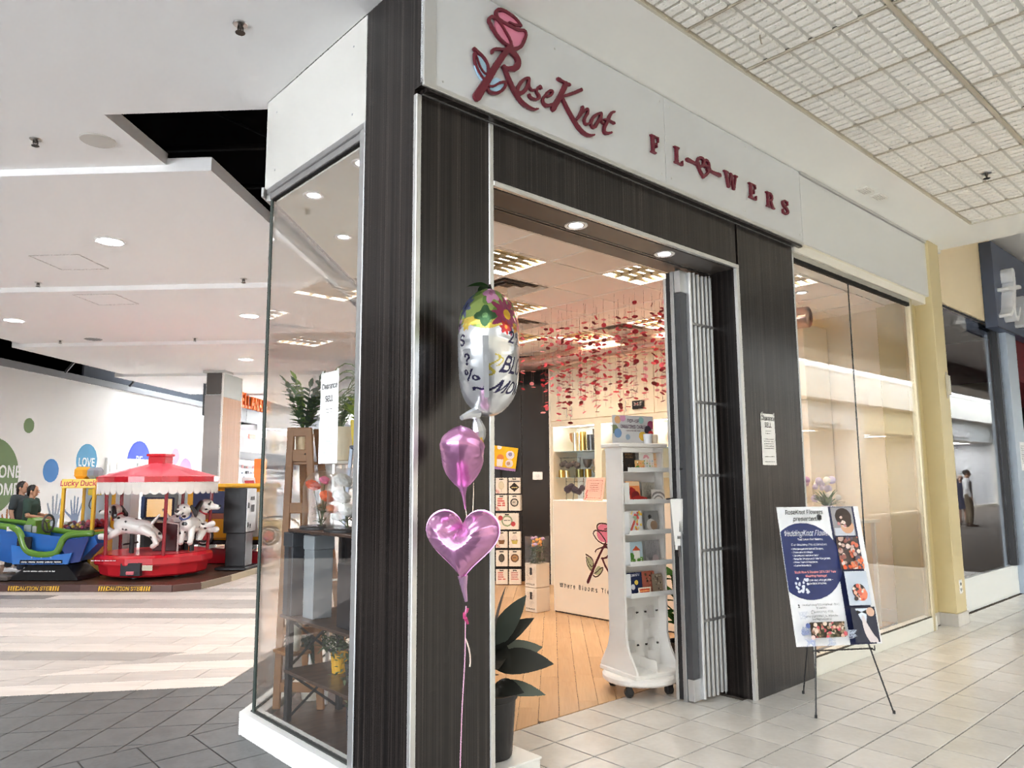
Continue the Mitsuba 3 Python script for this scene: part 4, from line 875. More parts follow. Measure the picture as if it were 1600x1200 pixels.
F_ = [f for q in F_ for f in ((q[0], q[1], q[2]), (q[0], q[2], q[3]))]
put('sheet', frame(trimesh.Trimesh(P_, F_, process=False), o, HU, HV, Z_), 'matte', srgb(244, 244, 242), smooth=True, parent=t)
put('peg', frame(tube([(-.05, .02, .37), (.12, .02, .375)], .006), o, HU, HV, Z_), 'satin', srgb(40, 40, 40), parent=t)

# ---- packaged cards on the dark back wall (plane d = 7.95), seen beside the balloons
def onback(e, z, d=7.93): return DE(d, e, z)
Eax = np.array((R2, -R2, 0)); Dout = np.array((-R2, -R2, 0))
PR = thing('party_poster', 'tilted yellow poster with party treats above the hanging packs on the dark wall', 'poster'); tl = -.13
ex = Eax * math.cos(tl) + Z_ * math.sin(tl); ez = -Eax * math.sin(tl) + Z_ * math.cos(tl); o = onback(-.30, 1.752, 7.86)
put('sheet', frame(bx(0, .41, 0, .36, -.003, 0), o, ex, ez, Dout), 'matte', srgb(238, 186, 48), parent=PR)
print_on(PR, [(sbox(0, 0, .41, .04), srgb(160, 120, 170)), (circ(.30, .24, .065), srgb(226, 220, 226)), (circ(.30, .11, .06), srgb(226, 214, 206)), (circ(.155, .18, .055), srgb(230, 140, 80)), (Polygon([(.11, .05), (.20, .05), (.205, .16), (.105, .16)]), srgb(240, 226, 216)), (circ(.12, .34, .035).intersection(sbox(0, 0, .41, .36)), srgb(240, 236, 230)), (circ(.30, .25, .03), srgb(150, 140, 170)), (circ(.29, .11, .028), srgb(190, 150, 130))], o + Dout * .0006, ex, ez, Dout)
put('clip', cat([bar(onback(-.12, 1.72, 7.87), onback(-.12, 1.62, 7.90), .02)]), 'satin', srgb(24, 24, 26), parent=PR)
rows = [(1.365, .24), (1.105, .24), (.825, .245), (.55, .245), (.275, .24), (.01, .225)]
packs = {(0, 0): ('oval', srgb(214, 200, 170)), (0, 1): ('diamond', srgb(52, 44, 40)), (1, 0): ('words', srgb(206, 90, 84)), (1, 1): ('round', srgb(60, 56, 54)), (2, 0): ('wreath', srgb(190, 80, 84)), (3, 0): ('cupcake', srgb(130, 92, 64)), (3, 1): ('cupcake', srgb(196, 176, 96)), (4, 0): ('oval', srgb(60, 56, 52)), (4, 1): ('round', srgb(110, 80, 60)), (5, 0): ('words', srgb(206, 130, 120)), (5, 1): ('words', srgb(206, 150, 140))}
KN = {'oval': 'an oval badge', 'diamond': 'a dark diamond', 'words': 'pink words', 'round': 'a round dark badge', 'wreath': 'a red wreath', 'cupcake': 'a cupcake'}
RW = ['first', 'second', 'third', 'fourth', 'fifth', 'lowest']
for (r, c), (kd, col) in packs.items():
    z0, h = rows[r]; wide = (r == 2); w = .345 if wide else .175; e0 = -.20 + .19 * c + (.01 if c else 0)
    t = thing('balloon_pack', f'cream pack with {KN[kd]}, {RW[r]} row{"" if wide else " " + ("left" if c == 0 else "right")} on the dark wall', 'packaged balloon', 'balloon packs hanging on the dark wall')
    for k in range(3 if not (r == 1 and c) else 5):
        put('pack', frame(cb(.006 * k, w + .006 * k, 0, h, -.012 * k - .008, -.012 * k, .002), onback(e0, z0, 7.885), Eax, Z_, Dout), 'satin', srgb(236, 224, 208) if k == 0 else srgb(190, 180, 168), parent=t)
    o = onback(e0, z0, 7.885); cx_, cy_ = w / 2, h * .52
    it = [(sbox(w / 2 - .03, h - .03, w / 2 + .03, h - .012), srgb(70, 66, 62))]
    if kd == 'oval': it += [(affinity.scale(circ(cx_, cy_, .05), .9, 1.25), col), (affinity.scale(circ(cx_, cy_, .038), .9, 1.25), srgb(222, 208, 180) if sum(col) > 1 else srgb(96, 88, 78)), (sbox(cx_ - .002, .03, cx_ + .002, cy_ - .06), GR)]
    if kd == 'diamond': it += [(sbox(0, h - .065, w, h - .045), srgb(110, 106, 110)), (Polygon([(cx_ - .075, cy_ - .03), (cx_, cy_ - .095), (cx_ + .075, cy_ - .03), (cx_, cy_ + .045)]), col), (sbox(cx_ - .045, cy_ - .04, cx_ + .045, cy_ - .025), srgb(190, 170, 120))]
    if kd == 'words': it += [scribble(.03, w - .03, h * (.72 - .14 * q), .035, rg, col) for q in range(4)]
    if kd == 'round': it += [(circ(cx_, cy_, .062), col), (circ(cx_, cy_, .045), srgb(206, 196, 182) if r == 1 else srgb(170, 130, 90)), (scribble(cx_ - .03, cx_ + .03, cy_, .02, rg, srgb(90, 80, 74)))]
    if kd == 'wreath': it += [(circ(cx_, cy_, .085).difference(circ(cx_, cy_, .062)), srgb(150, 160, 130)), (circ(cx_ - .10, cy_ + .045, .036), col), (circ(cx_ + .095, cy_ - .045, .036), col), (scribble(cx_ - .05, cx_ + .05, cy_, .03, rg, GR))]
    if kd == 'cupcake': it += [(Polygon([(cx_ - .035, cy_ - .07), (cx_ + .035, cy_ - .07), (cx_ + .05, cy_ - .01), (cx_ - .05, cy_ - .01)]), col), (unary_union([circ(cx_, cy_ + .02, .04), circ(cx_, cy_ + .055, .02)]), srgb(222, 206, 196)), (sbox(cx_ - .05, cy_ - .016, cx_ + .05, cy_ - .008), srgb(120, 92, 70))]
    it += [(unary_union([circ(0, 0, q).difference(circ(0, 0, q - .006)) for q in (.03, .045, .06)]).intersection(sbox(.003, .003, w, h)), srgb(186, 60, 64))] if r < 4 and c == 0 and kd != 'diamond' else []
    print_on(t, it, o + Dout * .0006, Eax, Z_, Dout)
    put('hook', cat([tube([onback(e0 + w / 2, z0 + h - .02, 7.95), onback(e0 + w / 2, z0 + h - .018, 7.86)], .003, 6)]), 'metal', srgb(150, 150, 150), parent=t)
t = thing('thermostat', 'small white thermostat on the dark laminate back wall', 'thermostat'); put('case', frame(rbox(.155, .03, .125, .012), onback(.445, 1.57, 7.935), Eax, Dout, Z_), 'satin', srgb(240, 240, 240), parent=t)
put('dial', frame(lathe([(0, 0), (.03, 0), (.028, .006), (0, .008)], 20), onback(.445, 1.635, 7.92), Eax, Z_, Dout), 'satin', srgb(226, 226, 226), parent=t)
# ---- wares in the lit niches
def ware(name, prof, p, col, mat, label, cat_, group='wares in the lit niches', n=20):
    t = thing(name, label, cat_, group); put('body', lathe(prof, n, *p), mat, col, smooth=35, parent=t); return t
def goblet(r, h, st): return [(0, 0), (r * .7, 0), (r * .7, .006), (.008, .012), (.006, st), (r * .55, st + .01), (r * .9, st + (h - st) * .5), (r, h), (r * .92, h), (r * .5, st + .02), (0, st + .015)]
def cyl(r, h): return [(0, 0), (r, 0), (r, h), (r * .9, h), (r * .9, .01), (0, .01)]
COP, GOLD, SMOKE, SILV = srgb(206, 160, 116), srgb(226, 190, 110), srgb(92, 88, 86), srgb(206, 204, 200)
z = 2.0; nx = 6.28
ware('goblet', goblet(.075, .28, .13), (nx, 4.85, z), COP, 'metal', 'copper goblet on a thin stem, leftmost on the top niche shelf', 'goblet')
ware('candle_holder', cyl(.05, .29), (nx, 4.66, z), GOLD, 'metal', 'tall gold cylinder right of the copper goblet on the top niche shelf', 'candle holder')
ware('candle_holder', cyl(.045, .28), (nx - .09, 4.735, z), srgb(236, 222, 190), 'foil', 'pale gold cylinder beside the copper goblet on the top niche shelf', 'candle holder')
ware('candle_holder', cyl(.07, .24), (nx, 4.49, z), srgb(44, 42, 42), 'gloss', 'black cylinder in the middle of the top niche shelf', 'candle holder')
ware('candle_holder', cyl(.05, .24), (nx, 4.35, z), SILV, 'metal', 'silver cylinder right of the black one on the top niche shelf', 'candle holder')
ware('candle_holder', cyl(.06, .32), (nx + .08, 4.30, z), GOLD, 'metal', 'tall gold cylinder at the right of the top niche shelf', 'candle holder')
ware('goblet', goblet(.065, .31, .15), (nx - .12, 4.275, z), SMOKE, 'gloss', 'grey goblet rightmost on the left niche top shelf', 'goblet')
z = 1.606
ware('goblet', goblet(.07, .27, .14), (nx, 4.58, z), SMOKE, 'gloss', 'grey goblet on a tall stem on the middle niche shelf', 'goblet')
ware('goblet', goblet(.055, .27, .14), (nx + .06, 4.46, z), srgb(236, 220, 190), 'foil', 'pale gold goblet behind the grey one on the middle niche shelf', 'goblet')
ware('cup', cyl(.06, .12), (nx - .155, 4.60, z), srgb(120, 116, 76), 'metal', 'olive gold cup under the tall goblets on the middle niche shelf', 'cup')
ware('cup', cyl(.05, .12), (nx - .1, 4.48, z), GOLD, 'metal', 'bright gold cup in the middle of the middle niche shelf', 'cup')
ware('goblet', goblet(.06, .16, .06), (nx - .05, 4.38, z), srgb(130, 126, 104), 'gloss', 'low olive goblet right of the gold cup on the middle niche shelf', 'goblet')
ware('cup', cyl(.05, .13), (nx, 4.275, z), srgb(150, 130, 84), 'metal', 'bronze cup rightmost on the middle niche shelf', 'cup')
ware('cup', cyl(.05, .11), (nx - .165, 4.96, z), GOLD, 'metal', 'small gold pot at the left of the middle niche shelf', 'pot')
ware('cup', cyl(.045, .10), (nx - .165, 4.85, z), srgb(230, 206, 150), 'metal', 'second small gold pot at the left of the middle niche shelf', 'pot')
rg = random.Random(21)
def blossoms(name, pts, col, label, wire):
    t = thing(name, label, 'display stand', 'wire stands with dark blossoms'); put('wire', cat(wire), 'metal', srgb(120, 116, 112), parent=t)
    for p in pts:
        s = trimesh.creation.icosphere(2, rg.uniform(.035, .05)); s.vertices = s.vertices * (1 + .35 * (meshkit.noise(s.vertices * 90, 3)[:, None] - .5)); put('blossom', mv(s, *p), 'matte', col, parent=t)
blossoms('wire_stand', [(nx - .12, 5.0 - .065 * k, 1.80 + .02 * math.sin(k * 2.1)) for k in range(6)], srgb(92, 86, 84), 'wire stand with grey blossoms on the middle niche shelf', [tube([(nx - .1, 5.04, 1.607), (nx - .1, 5.04, 1.90)], .004, 6), tube([(nx - .1, 4.64, 1.607), (nx - .1, 4.64, 1.90)], .004, 6), tube([(nx - .1, 5.06, 1.90), (nx - .1, 4.62, 1.90)], .004, 6)])
blossoms('wire_stand', [(4.66, 3.44 - .06 * k, 1.46 + .03 * math.sin(k * 1.7)) for k in range(5)], srgb(70, 62, 70), 'wire stand with dark blossoms on the counter end', [tube([(4.66, 3.47, 1.328), (4.66, 3.47, 1.60)], .004, 6), tube([(4.66, 3.18, 1.328), (4.66, 3.18, 1.60)], .004, 6), tube([(4.66, 3.48, 1.55), (4.66, 3.16, 1.55)], .003, 6), tube([(4.62, 3.32, 1.328), (4.66, 3.32, 1.63)], .004, 6)])
t = thing('framed_notice', 'pink framed notice leaning on the counter top', 'sign')
put('board', frame(cb(0, .30, 0, .275, -.01, 0, .003), (4.60, 3.13, 1.329), (0, -1, 0), (.2, 0, .98)), 'satin', srgb(236, 190, 166), parent=t)
print_on(t, [(sbox(.03, .03, .27, .245).difference(sbox(.034, .034, .266, .241)), srgb(206, 110, 100))] + [scribble(.08, .22, .20 - .022 * k, .012, rg, srgb(190, 110, 96)) for k in range(5)] + [(circ(.03 + .01 * (k % 3), .02 + .02 * k, .009), srgb(206, 84, 90)) for k in range(6)], np.array((4.60, 3.13, 1.329)) + np.array((-.98, 0, .2)) * .0006, (0, -1, 0), (.2, 0, .98), (-.98, 0, .2))
def vase2(y, z, flip, lb):
    t = thing('vase', lb, 'vase', 'two-tone vases'); a, b = (srgb(24, 24, 26), srgb(240, 242, 244)); a, b = (b, a) if flip else (a, b)
    put('base', lathe([(0, 0), (.09, 0), (.10, .03), (.075, .15), (.05, .2), (0, .2)], 24, 6.3, y, z), 'gloss', a, smooth=40, parent=t)
    put('bowl', lathe([(.045, .2), (.075, .27), (.085, .33), (.075, .33), (.06, .26), (0, .22)], 24, 6.3, y, z), 'gloss', b, smooth=40, parent=t)
vase2(3.93, 2.0, False, 'hourglass vase with black foot and white cup in the right niche')
t = thing('vase', 'white round vase with a black square cup beside the spinner top', 'vase', 'two-tone vases')
put('base', lathe([(0, 0), (.10, 0), (.13, .03), (.11, .10), (.06, .13), (0, .13)], 24, 6.25, 3.66, 2.0), 'gloss', srgb(240, 242, 244), smooth=40, parent=t); put('bowl', cb(6.17, 6.33, 3.58, 3.74, 2.13, 2.33, .01), 'gloss', srgb(22, 22, 24), parent=t)
ware('cup', cyl(.05, .11), (6.28, 3.96, 1.606), srgb(150, 152, 152), 'satin', 'grey pot in the right niche', 'pot')
ware('candle_holder', [(0, 0), (.07, 0), (.07, .01), (.012, .03), (.012, .10), (.06, .11), (.06, .12), (0, .12)], (6.25, 3.78, 1.606), COP, 'metal', 'copper candle stand in the right niche', 'candle holder')
ware('candle', [(0, 0), (.022, 0), (.022, .32), (0, .32)], (6.3, 3.70, 1.726), srgb(60, 58, 58), 'satin', 'tall dark candle in the right niche', 'candle')
ware('tray', [(0, 0), (.10, 0), (.12, .03), (.115, .03), (.095, .006), (0, .006)], (6.2, 3.8, 1.2), srgb(236, 236, 232), 'gloss', 'white tray low in the right niche', 'tray')
ware('globe_vase', [(0, 0), (.06, 0), (.14, .09), (.15, .14), (.13, .21), (.05, .255), (.045, .25), (0, .2)], (6.2, 2.9, 2.0), srgb(246, 222, 200), 'gloss', 'round cream globe vase on the shelf right of the spinner sign', 'vase')
t = thing('potted_plant', 'leafy green plant low behind the card spinner by the gate', 'plant', None)
put('pot', lathe([(0, 0), (.09, 0), (.12, .2), (.11, .2), (.085, .02), (0, .02)], 20, 3.45, .98, 0), 'satin', srgb(30, 30, 32), parent=t)
lv = [mv(leafshape(rg.uniform(.22, .36), .09, rg.uniform(.3, .9)), 3.45, .98, .3 + rg.uniform(0, .45), rz=rg.uniform(0, 6.3), ry=-rg.uniform(.2, 1.1)) for k in range(26)]
for m in lv[:26]: put('leaf', m, 'leaf', srgb(52, 84, 44), parent=t)
put('stem', cat([tube([(3.45, .98, .1), (3.45 + .05 * math.cos(k), .98 + .05 * math.sin(k), .75)], .007, 6) for k in range(4)]), 'leaf', srgb(80, 90, 50), parent=t)

# ---- paper garlands under the shop ceiling
rg = random.Random(42); dcol = [srgb(130, 34, 44), srgb(176, 52, 62), srgb(206, 92, 104), srgb(222, 146, 152), srgb(104, 40, 40), srgb(190, 66, 78)]
DISC = [shape(lathe([(0, -.0006), (.029, -.0006), (.029, .0006), (0, .0006)], 12), 'matte', c) for c in dcol]
gi = 0
for i in range(8):
    for j in range(10):
        x = 3.76 + .125 * i + rg.uniform(-.035, .035); y = 1.36 + .25 * j + rg.uniform(-.07, .07)
        if rg.random() < .04 or x > 4.62: continue
        fy = (y - 1.36) / 2.4
        zb = 2.22 + .28 * rg.random() + (.5 * max(0, fy - .7) / .3 if fy > .7 else 0) + .25 * abs(i - 3) / 4 * rg.random(); zt = 3.36 - .14 * rg.random()
        c0 = rg.randrange(6); px_ = proj((x, y, 2.9))[0]
        t = thing('paper_garland', f'string of mostly {("dark red", "red", "rose pink", "pale pink", "brown red", "crimson")[c0]} paper discs {("at the left edge", "left of the middle", "in the middle", "right of the middle", "at the gate side")[int(np.clip((px_ - 860) / 40, 0, 4))]} of the hanging cluster', 'garland', 'paper disc garlands hanging from the shop ceiling'); gi += 1
        put('string', tube([(x, y, 3.497), (x, y, zb)], .0012, 4), 'matte', srgb(120, 90, 84), parent=t)
        n = int((zt - zb) / (.068 if fy < .75 else .12))
        for k in range(n):
            if rg.random() < .10: continue
            zz = zt - (zt - zb) * (k + rg.uniform(-.2, .2)) / max(n - 1, 1); c = (c0 if rg.random() < .62 else rg.randrange(6))
            kk = fresh(t + '__disc'); scene[kk] = {**DISC[c], 'to_world': T().translate([x, y, float(zz)]).rotate([0, 0, 1], rg.uniform(0, 360)).rotate([1, 0, 0], rg.gauss(0, 30)).scale([rg.uniform(.8, 1.1)] * 3)}

# ---- rubber plant in its black pot at the entrance
t = thing('plant_stand', 'low white block under the rubber plant just inside the entrance', 'plinth'); put('block', cb(.52, .915, .09, .44, 0, .095, .004), 'satin', srgb(232, 232, 228), parent=t)
put('lid', cb(.515, .922, .085, .445, .086, .098, .003), 'satin', srgb(240, 240, 236), parent=t)
t = thing('rubber_plant', 'dark broad-leaved rubber plant in a black pot beside the entrance jamb', 'plant'); PX, PY = .725, .285
pot = put('pot', lathe([(0, .098), (.112, .098), (.118, .11), (.140, .40), (.150, .405), (.150, .432), (.138, .432), (.134, .40), (0, .38)], 32, PX, PY, 0), 'satin', srgb(26, 26, 28), smooth=35, parent=t)
put('soil', lathe([(0, .40), (.134, .398)], 20, PX, PY, 0), 'matte', srgb(40, 30, 24), parent=t)
put('stem', tube(spline([(PX, PY, .39), (PX + .01, PY, .6), (PX - .005, PY + .01, .8), (PX, PY, .9)], 12), np.linspace(.012, .007, 12), 10), 'satin', srgb(50, 44, 34), parent=t)
rightv = np.array((.744, -.668, 0)); aw = np.array((.663, .737, 0))
def bleaf(dirv, up, z0, L, W, curl, fold=.10, off=0):
    """broad leaf from the stem at height z0, heading dirv (horizontal) with rise 'up'"""
    d = np.asarray(dirv, float); d = d / np.linalg.norm(d); m = leafshape(L, W, curl, fold, 9)
    a = math.atan2(d[1], d[0]); e = math.atan(up); side = np.cross((0, 0, 1), d) @ aw; roll = (1 if side > 0 else -1) * (.75 if abs(side) > .25 else .2); mv_ = mv(mv(m, rx=roll), 0, 0, 0, ry=-e); mv_ = mv(mv_, rz=a)
    p = np.array((PX, PY, z0)) + d * .012; pet = tube([(PX, PY, z0 - .03), p], .004, 6); mv_.apply_translation(p); return mv_, pet
LV = [(rightv + aw * .15, .42, .60, .29, .15, .36), (rightv - aw * .35, .22, .58, .33, .17, .26), (rightv * .8 + aw * .7, .55, .56, .28, .14, .3), (rightv * .35 - aw, .25, .62, .17, .17, .5), (rightv * .6 + aw * .1, 1.7, .66, .34, .14, .12), (rightv * .12 - aw * .1, 4.0, .68, .34, .15, .05), (-rightv * .3 + aw * .1, 2.6, .68, .38, .13, .06), (-rightv * .5 - aw * .4, .9, .66, .26, .15, .3),
      (rightv - aw * .1, .12, .45, .28, .10, .42), (rightv * .5 - aw * .6, .35, .45, .2, .12, .4), (-rightv + aw * .2, .3, .5, .2, .12, .4), (rightv * .1 - aw * .9, .7, .58, .2, .16, .55), (aw, .6, .6, .24, .14, .3), (-rightv * .2 - aw, .6, .52, .2, .14, .3), (rightv * .75 - aw * .1, .95, .66, .28, .13, .2), (-rightv * .6 + aw, .5, .74, .24, .13, .3), (rightv * .45 + aw * .1, 2.4, .62, .26, .12, .1)]
for k, (d, up, z0, L, W, cu) in enumerate(LV):
    m, pet = bleaf(d, up, z0, L, W, cu); kk = put('leaf', m, 'gloss' if False else 'satin', srgb(46, 48, 44) if k % 4 else srgb(84, 92, 84), smooth=True, parent=t); put('petiole', pet, 'satin', srgb(70, 40, 34), parent=kk)

# ---- foil balloons tied in front of the column
FV = np.array((-.6, -.8, 0)); FV /= np.linalg.norm(FV)
def heart_poly(n=160):
    a = np.linspace(0, 2 * np.pi, n, endpoint=False); x = 16 * np.sin(a) ** 3; y = 13 * np.cos(a) - 5 * np.cos(2 * a) - 2 * np.cos(3 * a) - np.cos(4 * a); return np.c_[x / 17, y / 17]
def pillow(outline, thick, seed, rings=26, wr=.05, power=.62):
    """inflated foil shape: outline in x,z; bulges along y; radial seams wrinkle at the rim"""
    o = np.asarray(outline, float); c = o.mean(0) if True else 0; n = len(o); Vv, F = [], []
    t = np.sin(np.linspace(0, np.pi / 2, rings)); poly = Polygon(o)
    for side in (1, -1):
        base = len(Vv)
        for r, tt in enumerate(t):
            p = c + (o - c) * tt; dist = np.array([poly.exterior.distance(Point(q)) for q in p]); h = thick * (1 - (1 - np.clip(dist / (poly.area ** .5 * .42), 0, 1)) ** 2) ** power
            ang = np.arctan2(o[:, 1] - c[1], o[:, 0] - c[0]); wrk = wr * thick * tt ** 3 * np.sin(ang * 17 + seed + side) * np.clip(dist / .05, 0, 1) + wr * .5 * thick * tt ** 3 * np.sin(ang * 31 + 2 * seed)* np.clip(dist / .05, 0, 1)
            Vv += [(q[0], side * (hh + w), q[1]) for q, hh, w in zip(p, h, wrk)]
        for r in range(rings - 1):
            for k in range(n):
                a, b = base + r * n + k, base + r * n + (k + 1) % n
                f = [(a, b, b + n), (a, b + n, a + n)]; F += f if side < 0 else [q[::-1] for q in f]
    m = trimesh.Trimesh(Vv, F, process=True); m.fix_normals(); return m
BAL = np.array((.075, -.28, 0))
def bal(m, p, rz, tilt=0, ry=0): return mv(mv(m, ry=ry, rx=tilt), *p, rz=rz)
HEARTO = heart_poly()
facecam = math.atan2(-.8, -.6) + math.pi / 2
hm = pillow(HEARTO * [.182, .185], .125, 1.0, wr=.06)
t = thing('heart_balloon', 'pink foil heart balloon, lowest of the three at the dark column', 'balloon', None); hp = (.085, -.28, 1.325)
put('envelope', bal(hm, hp, facecam - .35), 'foil', srgb(216, 152, 200), smooth=True, parent=t)
put('seam', bal(prism(Polygon(HEARTO * [.189, .193]).difference(Polygon(HEARTO * [.176, .178])), .002).apply_transform(trimesh.transformations.rotation_matrix(math.pi / 2, (1, 0, 0))), hp, facecam - .35), 'foil', srgb(200, 134, 184), parent=t)
put('neck', tube([(.085, -.28, 1.165), (.092, -.28, 1.11), (.105, -.28, 1.05)], [.024, .014, .007], 10), 'foil', srgb(214, 170, 206), parent=t)
put('tie', cat([tube([(.105 + .01 * math.cos(k), -.28 + .01 * math.sin(k), 1.02 - .01 * k), (.106 - .012 * math.sin(k), -.28, 1.0 - .012 * k)], .006, 6) for k in range(5)]), 'satin', srgb(176, 60, 110), parent=t)
t = thing('round_balloon', 'pink foil balloon seen from its edge between the floral balloon and the heart', 'balloon', None)
om = pillow(HEARTO * [.185, .170], .098, 2.2, wr=.07); rp = (.075, -.29, 1.715)
put('envelope', bal(om, rp, facecam + 1.45), 'foil', srgb(210, 146, 194), smooth=True, parent=t)
put('seam', bal(prism(Polygon(HEARTO * [.191, .176]).difference(Polygon(HEARTO * [.178, .163])), .002).apply_transform(trimesh.transformations.rotation_matrix(math.pi / 2, (1, 0, 0))), rp, facecam + 1.45), 'foil', srgb(220, 150, 200), parent=t)
put('neck', tube([(.085, -.28, 1.56), (.09, -.28, 1.52), (.10, -.28, 1.46)], [.02, .008, .004], 8), 'foil', srgb(206, 140, 190), parent=t)
put('ribbon', cat([tube(spline([(.105, -.275, 1.46), (.11, -.278, 1.40), (.10, -.28, 1.33)], 8), .0022, 5), tube(spline([(.155, -.27, 1.58), (.15, -.275, 1.5), (.14, -.28, 1.42)], 8), .0025, 5)]), 'satin', srgb(232, 216, 196), parent=t)
# floral balloon: a teardrop pillow with flowers on top, turned nearly edge on
a = np.linspace(0, 2 * np.pi, 120, endpoint=False)
TO = np.c_[.225 * np.sin(a) * np.where(np.cos(a) < 0, 1 - .28 * np.clip(-np.cos(a), 0, 1) ** 1.5, 1 - .05 * np.cos(a)), np.where(np.cos(a) > 0, .27 * np.cos(a), .345 * np.cos(a))]
fm = pillow(TO, .145, .6, wr=.035, power=.55); fm = fm.subdivide().subdivide() if len(fm.vertices) < 20000 else fm
t = thing('floral_balloon', 'large silver balloon with printed flowers on its crown and dark lettering, topmost at the column', 'balloon')
v = fm.vertices; zz = v[:, 2]; col = np.tile(np.array(srgb(226, 228, 230)), (len(v), 1))
ang = np.arctan2(v[:, 0], v[:, 1])
top = zz > .055 + .02 * np.sin(ang * 5); col[top] = srgb(150, 172, 96)
blot = meshkit.noise(v * 22, 5); col[top & (blot > .60)] = srgb(108, 140, 70); col[top & (zz < .10) & (blot < .5)] = srgb(230, 206, 96)
def petals(cu, cz, R, n, c, cc, depth=1):
    """daisy painted on the skin around the point at angle cu, height cz"""
    d = np.c_[(np.angle(np.exp(1j * (ang - cu)))) * .2, zz - cz]; r = np.linalg.norm(d, axis=1); th_ = np.arctan2(d[:, 1], d[:, 0])
    col[(r < R * (.80 + .20 * np.cos(n * th_))) & top2] = c; col[(r < R * .24)] = cc
top2 = zz > .0
PT = [(-2.15, .115, .105, 11, (150, 62, 96), (224, 176, 60)), (-1.72, .225, .065, 5, (214, 150, 190), (196, 120, 160)), (-.75, .17, .075, 9, (96, 104, 140), (60, 66, 100)), (-1.55, .10, .055, 4, (62, 96, 62), (96, 130, 84)), (-2.05, .05, .036, 7, (190, 60, 56), (240, 150, 70)), (-.62, .075, .045, 7, (190, 160, 190), (70, 60, 80)),
      (-1.05, .065, .032, 6, (230, 200, 90), (240, 220, 120)), (-2.85, .10, .08, 9, (186, 90, 120), (224, 176, 60)), (-2.6, .20, .07, 8, (170, 60, 90), (214, 160, 70)), (.3, .15, .08, 9, (150, 62, 96), (224, 176, 60)), (1.2, .14, .08, 9, (200, 120, 160), (224, 176, 60)), (2.2, .10, .06, 7, (214, 170, 80), (190, 80, 60)), (2.7, .17, .07, 9, (96, 104, 140), (60, 66, 100)), (-2.45, .055, .03, 7, (236, 170, 70), (190, 80, 60))]
for p in PT: petals(p[0], p[1], p[2], p[3], srgb(*p[4]), srgb(*p[5]))
def lettering(poly, side, c):
    """print flat lettering on one face of the balloon (side -1 faces -y)"""
    m = (np.sign(v[:, 1]) == side) & shapely.contains_xy(poly, v[:, 0] * (-side), zz); col[m] = c
NAVY = srgb(52, 50, 84)
L1 = lambda s, x, z, h, sl=0, sq=1: affinity.translate(text_poly(s, h, True, sq, sl), x, z)
lettering(unary_union([L1('2%', -.178, -.02, .056, .2), L1('BLOOM', -.172, -.155, .075, .1, .7), L1('MOM', -.150, -.245, .055, .15, .8)]), -1, NAVY)
lettering(unary_union([stroke([(-.2, -.08), (-.185, -.10), (-.195, -.13), (-.18, -.15), (-.19, -.19)], .006), stroke([(-.19, -.09), (-.17, -.10), (-.18, -.13)], .005)]), -1, srgb(206, 190, 90))
lettering(unary_union([L1('S', .12, -.03, .05, .2), L1('?', .135, -.12, .05, .2), L1('%', .10, -.19, .05, .2), L1('~', .10, -.25, .06, .2)]), 1, NAVY)
fp = (.225, -.30, 2.235); frz = facecam + 1.45
BE = put('envelope', bal(fm, fp, frz), 'foil', col, smooth=True, parent=t)
put('foil_fold', bal(hull([(-.238, -.014, .0), (-.238, .014, .0), (-.150, -.010, -.27), (-.150, .012, -.27), (-.215, 0, .0), (-.13, 0, -.27)]), fp, frz), 'foil', srgb(214, 216, 218), parent=BE)
put('tail', cat([tube(spline([(.165, -.28, 1.905), (.12, -.29, 1.895), (.06, -.30, 1.875)], 8), np.linspace(.03, .012, 8), 8), tube(spline([(.165, -.28, 1.91), (.172, -.28, 1.85), (.185, -.28, 1.80), (.19, -.28, 1.765)], 8), [.014, .012, .022, .03, .034, .03, .022, .008], 8)]), 'foil', srgb(216, 218, 220), parent=t)
put('tail_tip', tube([(.18, -.28, 1.79), (.19, -.28, 1.76)], [.024, .014], 8), 'foil', srgb(222, 190, 84), parent=t)
for k, (dx, dz, rr) in enumerate(((-.03, .285, 1.2), (.05, .29, -.2), (.10, .275, -.5), (.02, .30, .5))):
    lf = leafshape(.10, .055, .3, .2, 7); put('foil_leaf', bal(mv(lf, dx, 0, dz, ry=-.3, rz=rr * 1.3), fp, frz, ry=.10), 'foil', srgb(66, 104, 62), smooth=True, parent=t)
put('crown_knot', bal(cat([tube([(.02, 0, .26), (.05, 0, .30), (.052, 0, .325)], [.02, .012, .006], 8), tube([(.06, .0, .27), (.075, .0, .23)], [.012, .004], 6)]), fp, frz, ry=.10), 'foil', srgb(60, 54, 60), parent=t)
# their common ribbon to the floor weight
t = thing('balloon_ribbon', 'thin pink ribbon hanging from the heart balloon down the dark column', 'ribbon')
put('ribbon', tube(spline([(.105, -.28, 1.03), (.10, -.28, .9), (.098, -.28, .8), (.085, -.28, .62), (.077, -.28, .45), (.07, -.28, .25), (.07, -.28, .02)], 30), .0028, 6), 'satin', srgb(206, 160, 186), parent=t)
put('curl', tube(spline([(.10, -.28, .89), (.115, -.285, .85), (.125, -.285, .80), (.122, -.285, .765)], 10), .0035, 6), 'satin', srgb(226, 206, 196), parent=t)
put('weight', lathe([(0, 0), (.045, 0), (.05, .02), (.03, .06), (0, .065)], 16, .07, -.28, 0), 'foil', srgb(200, 120, 170), parent=t)
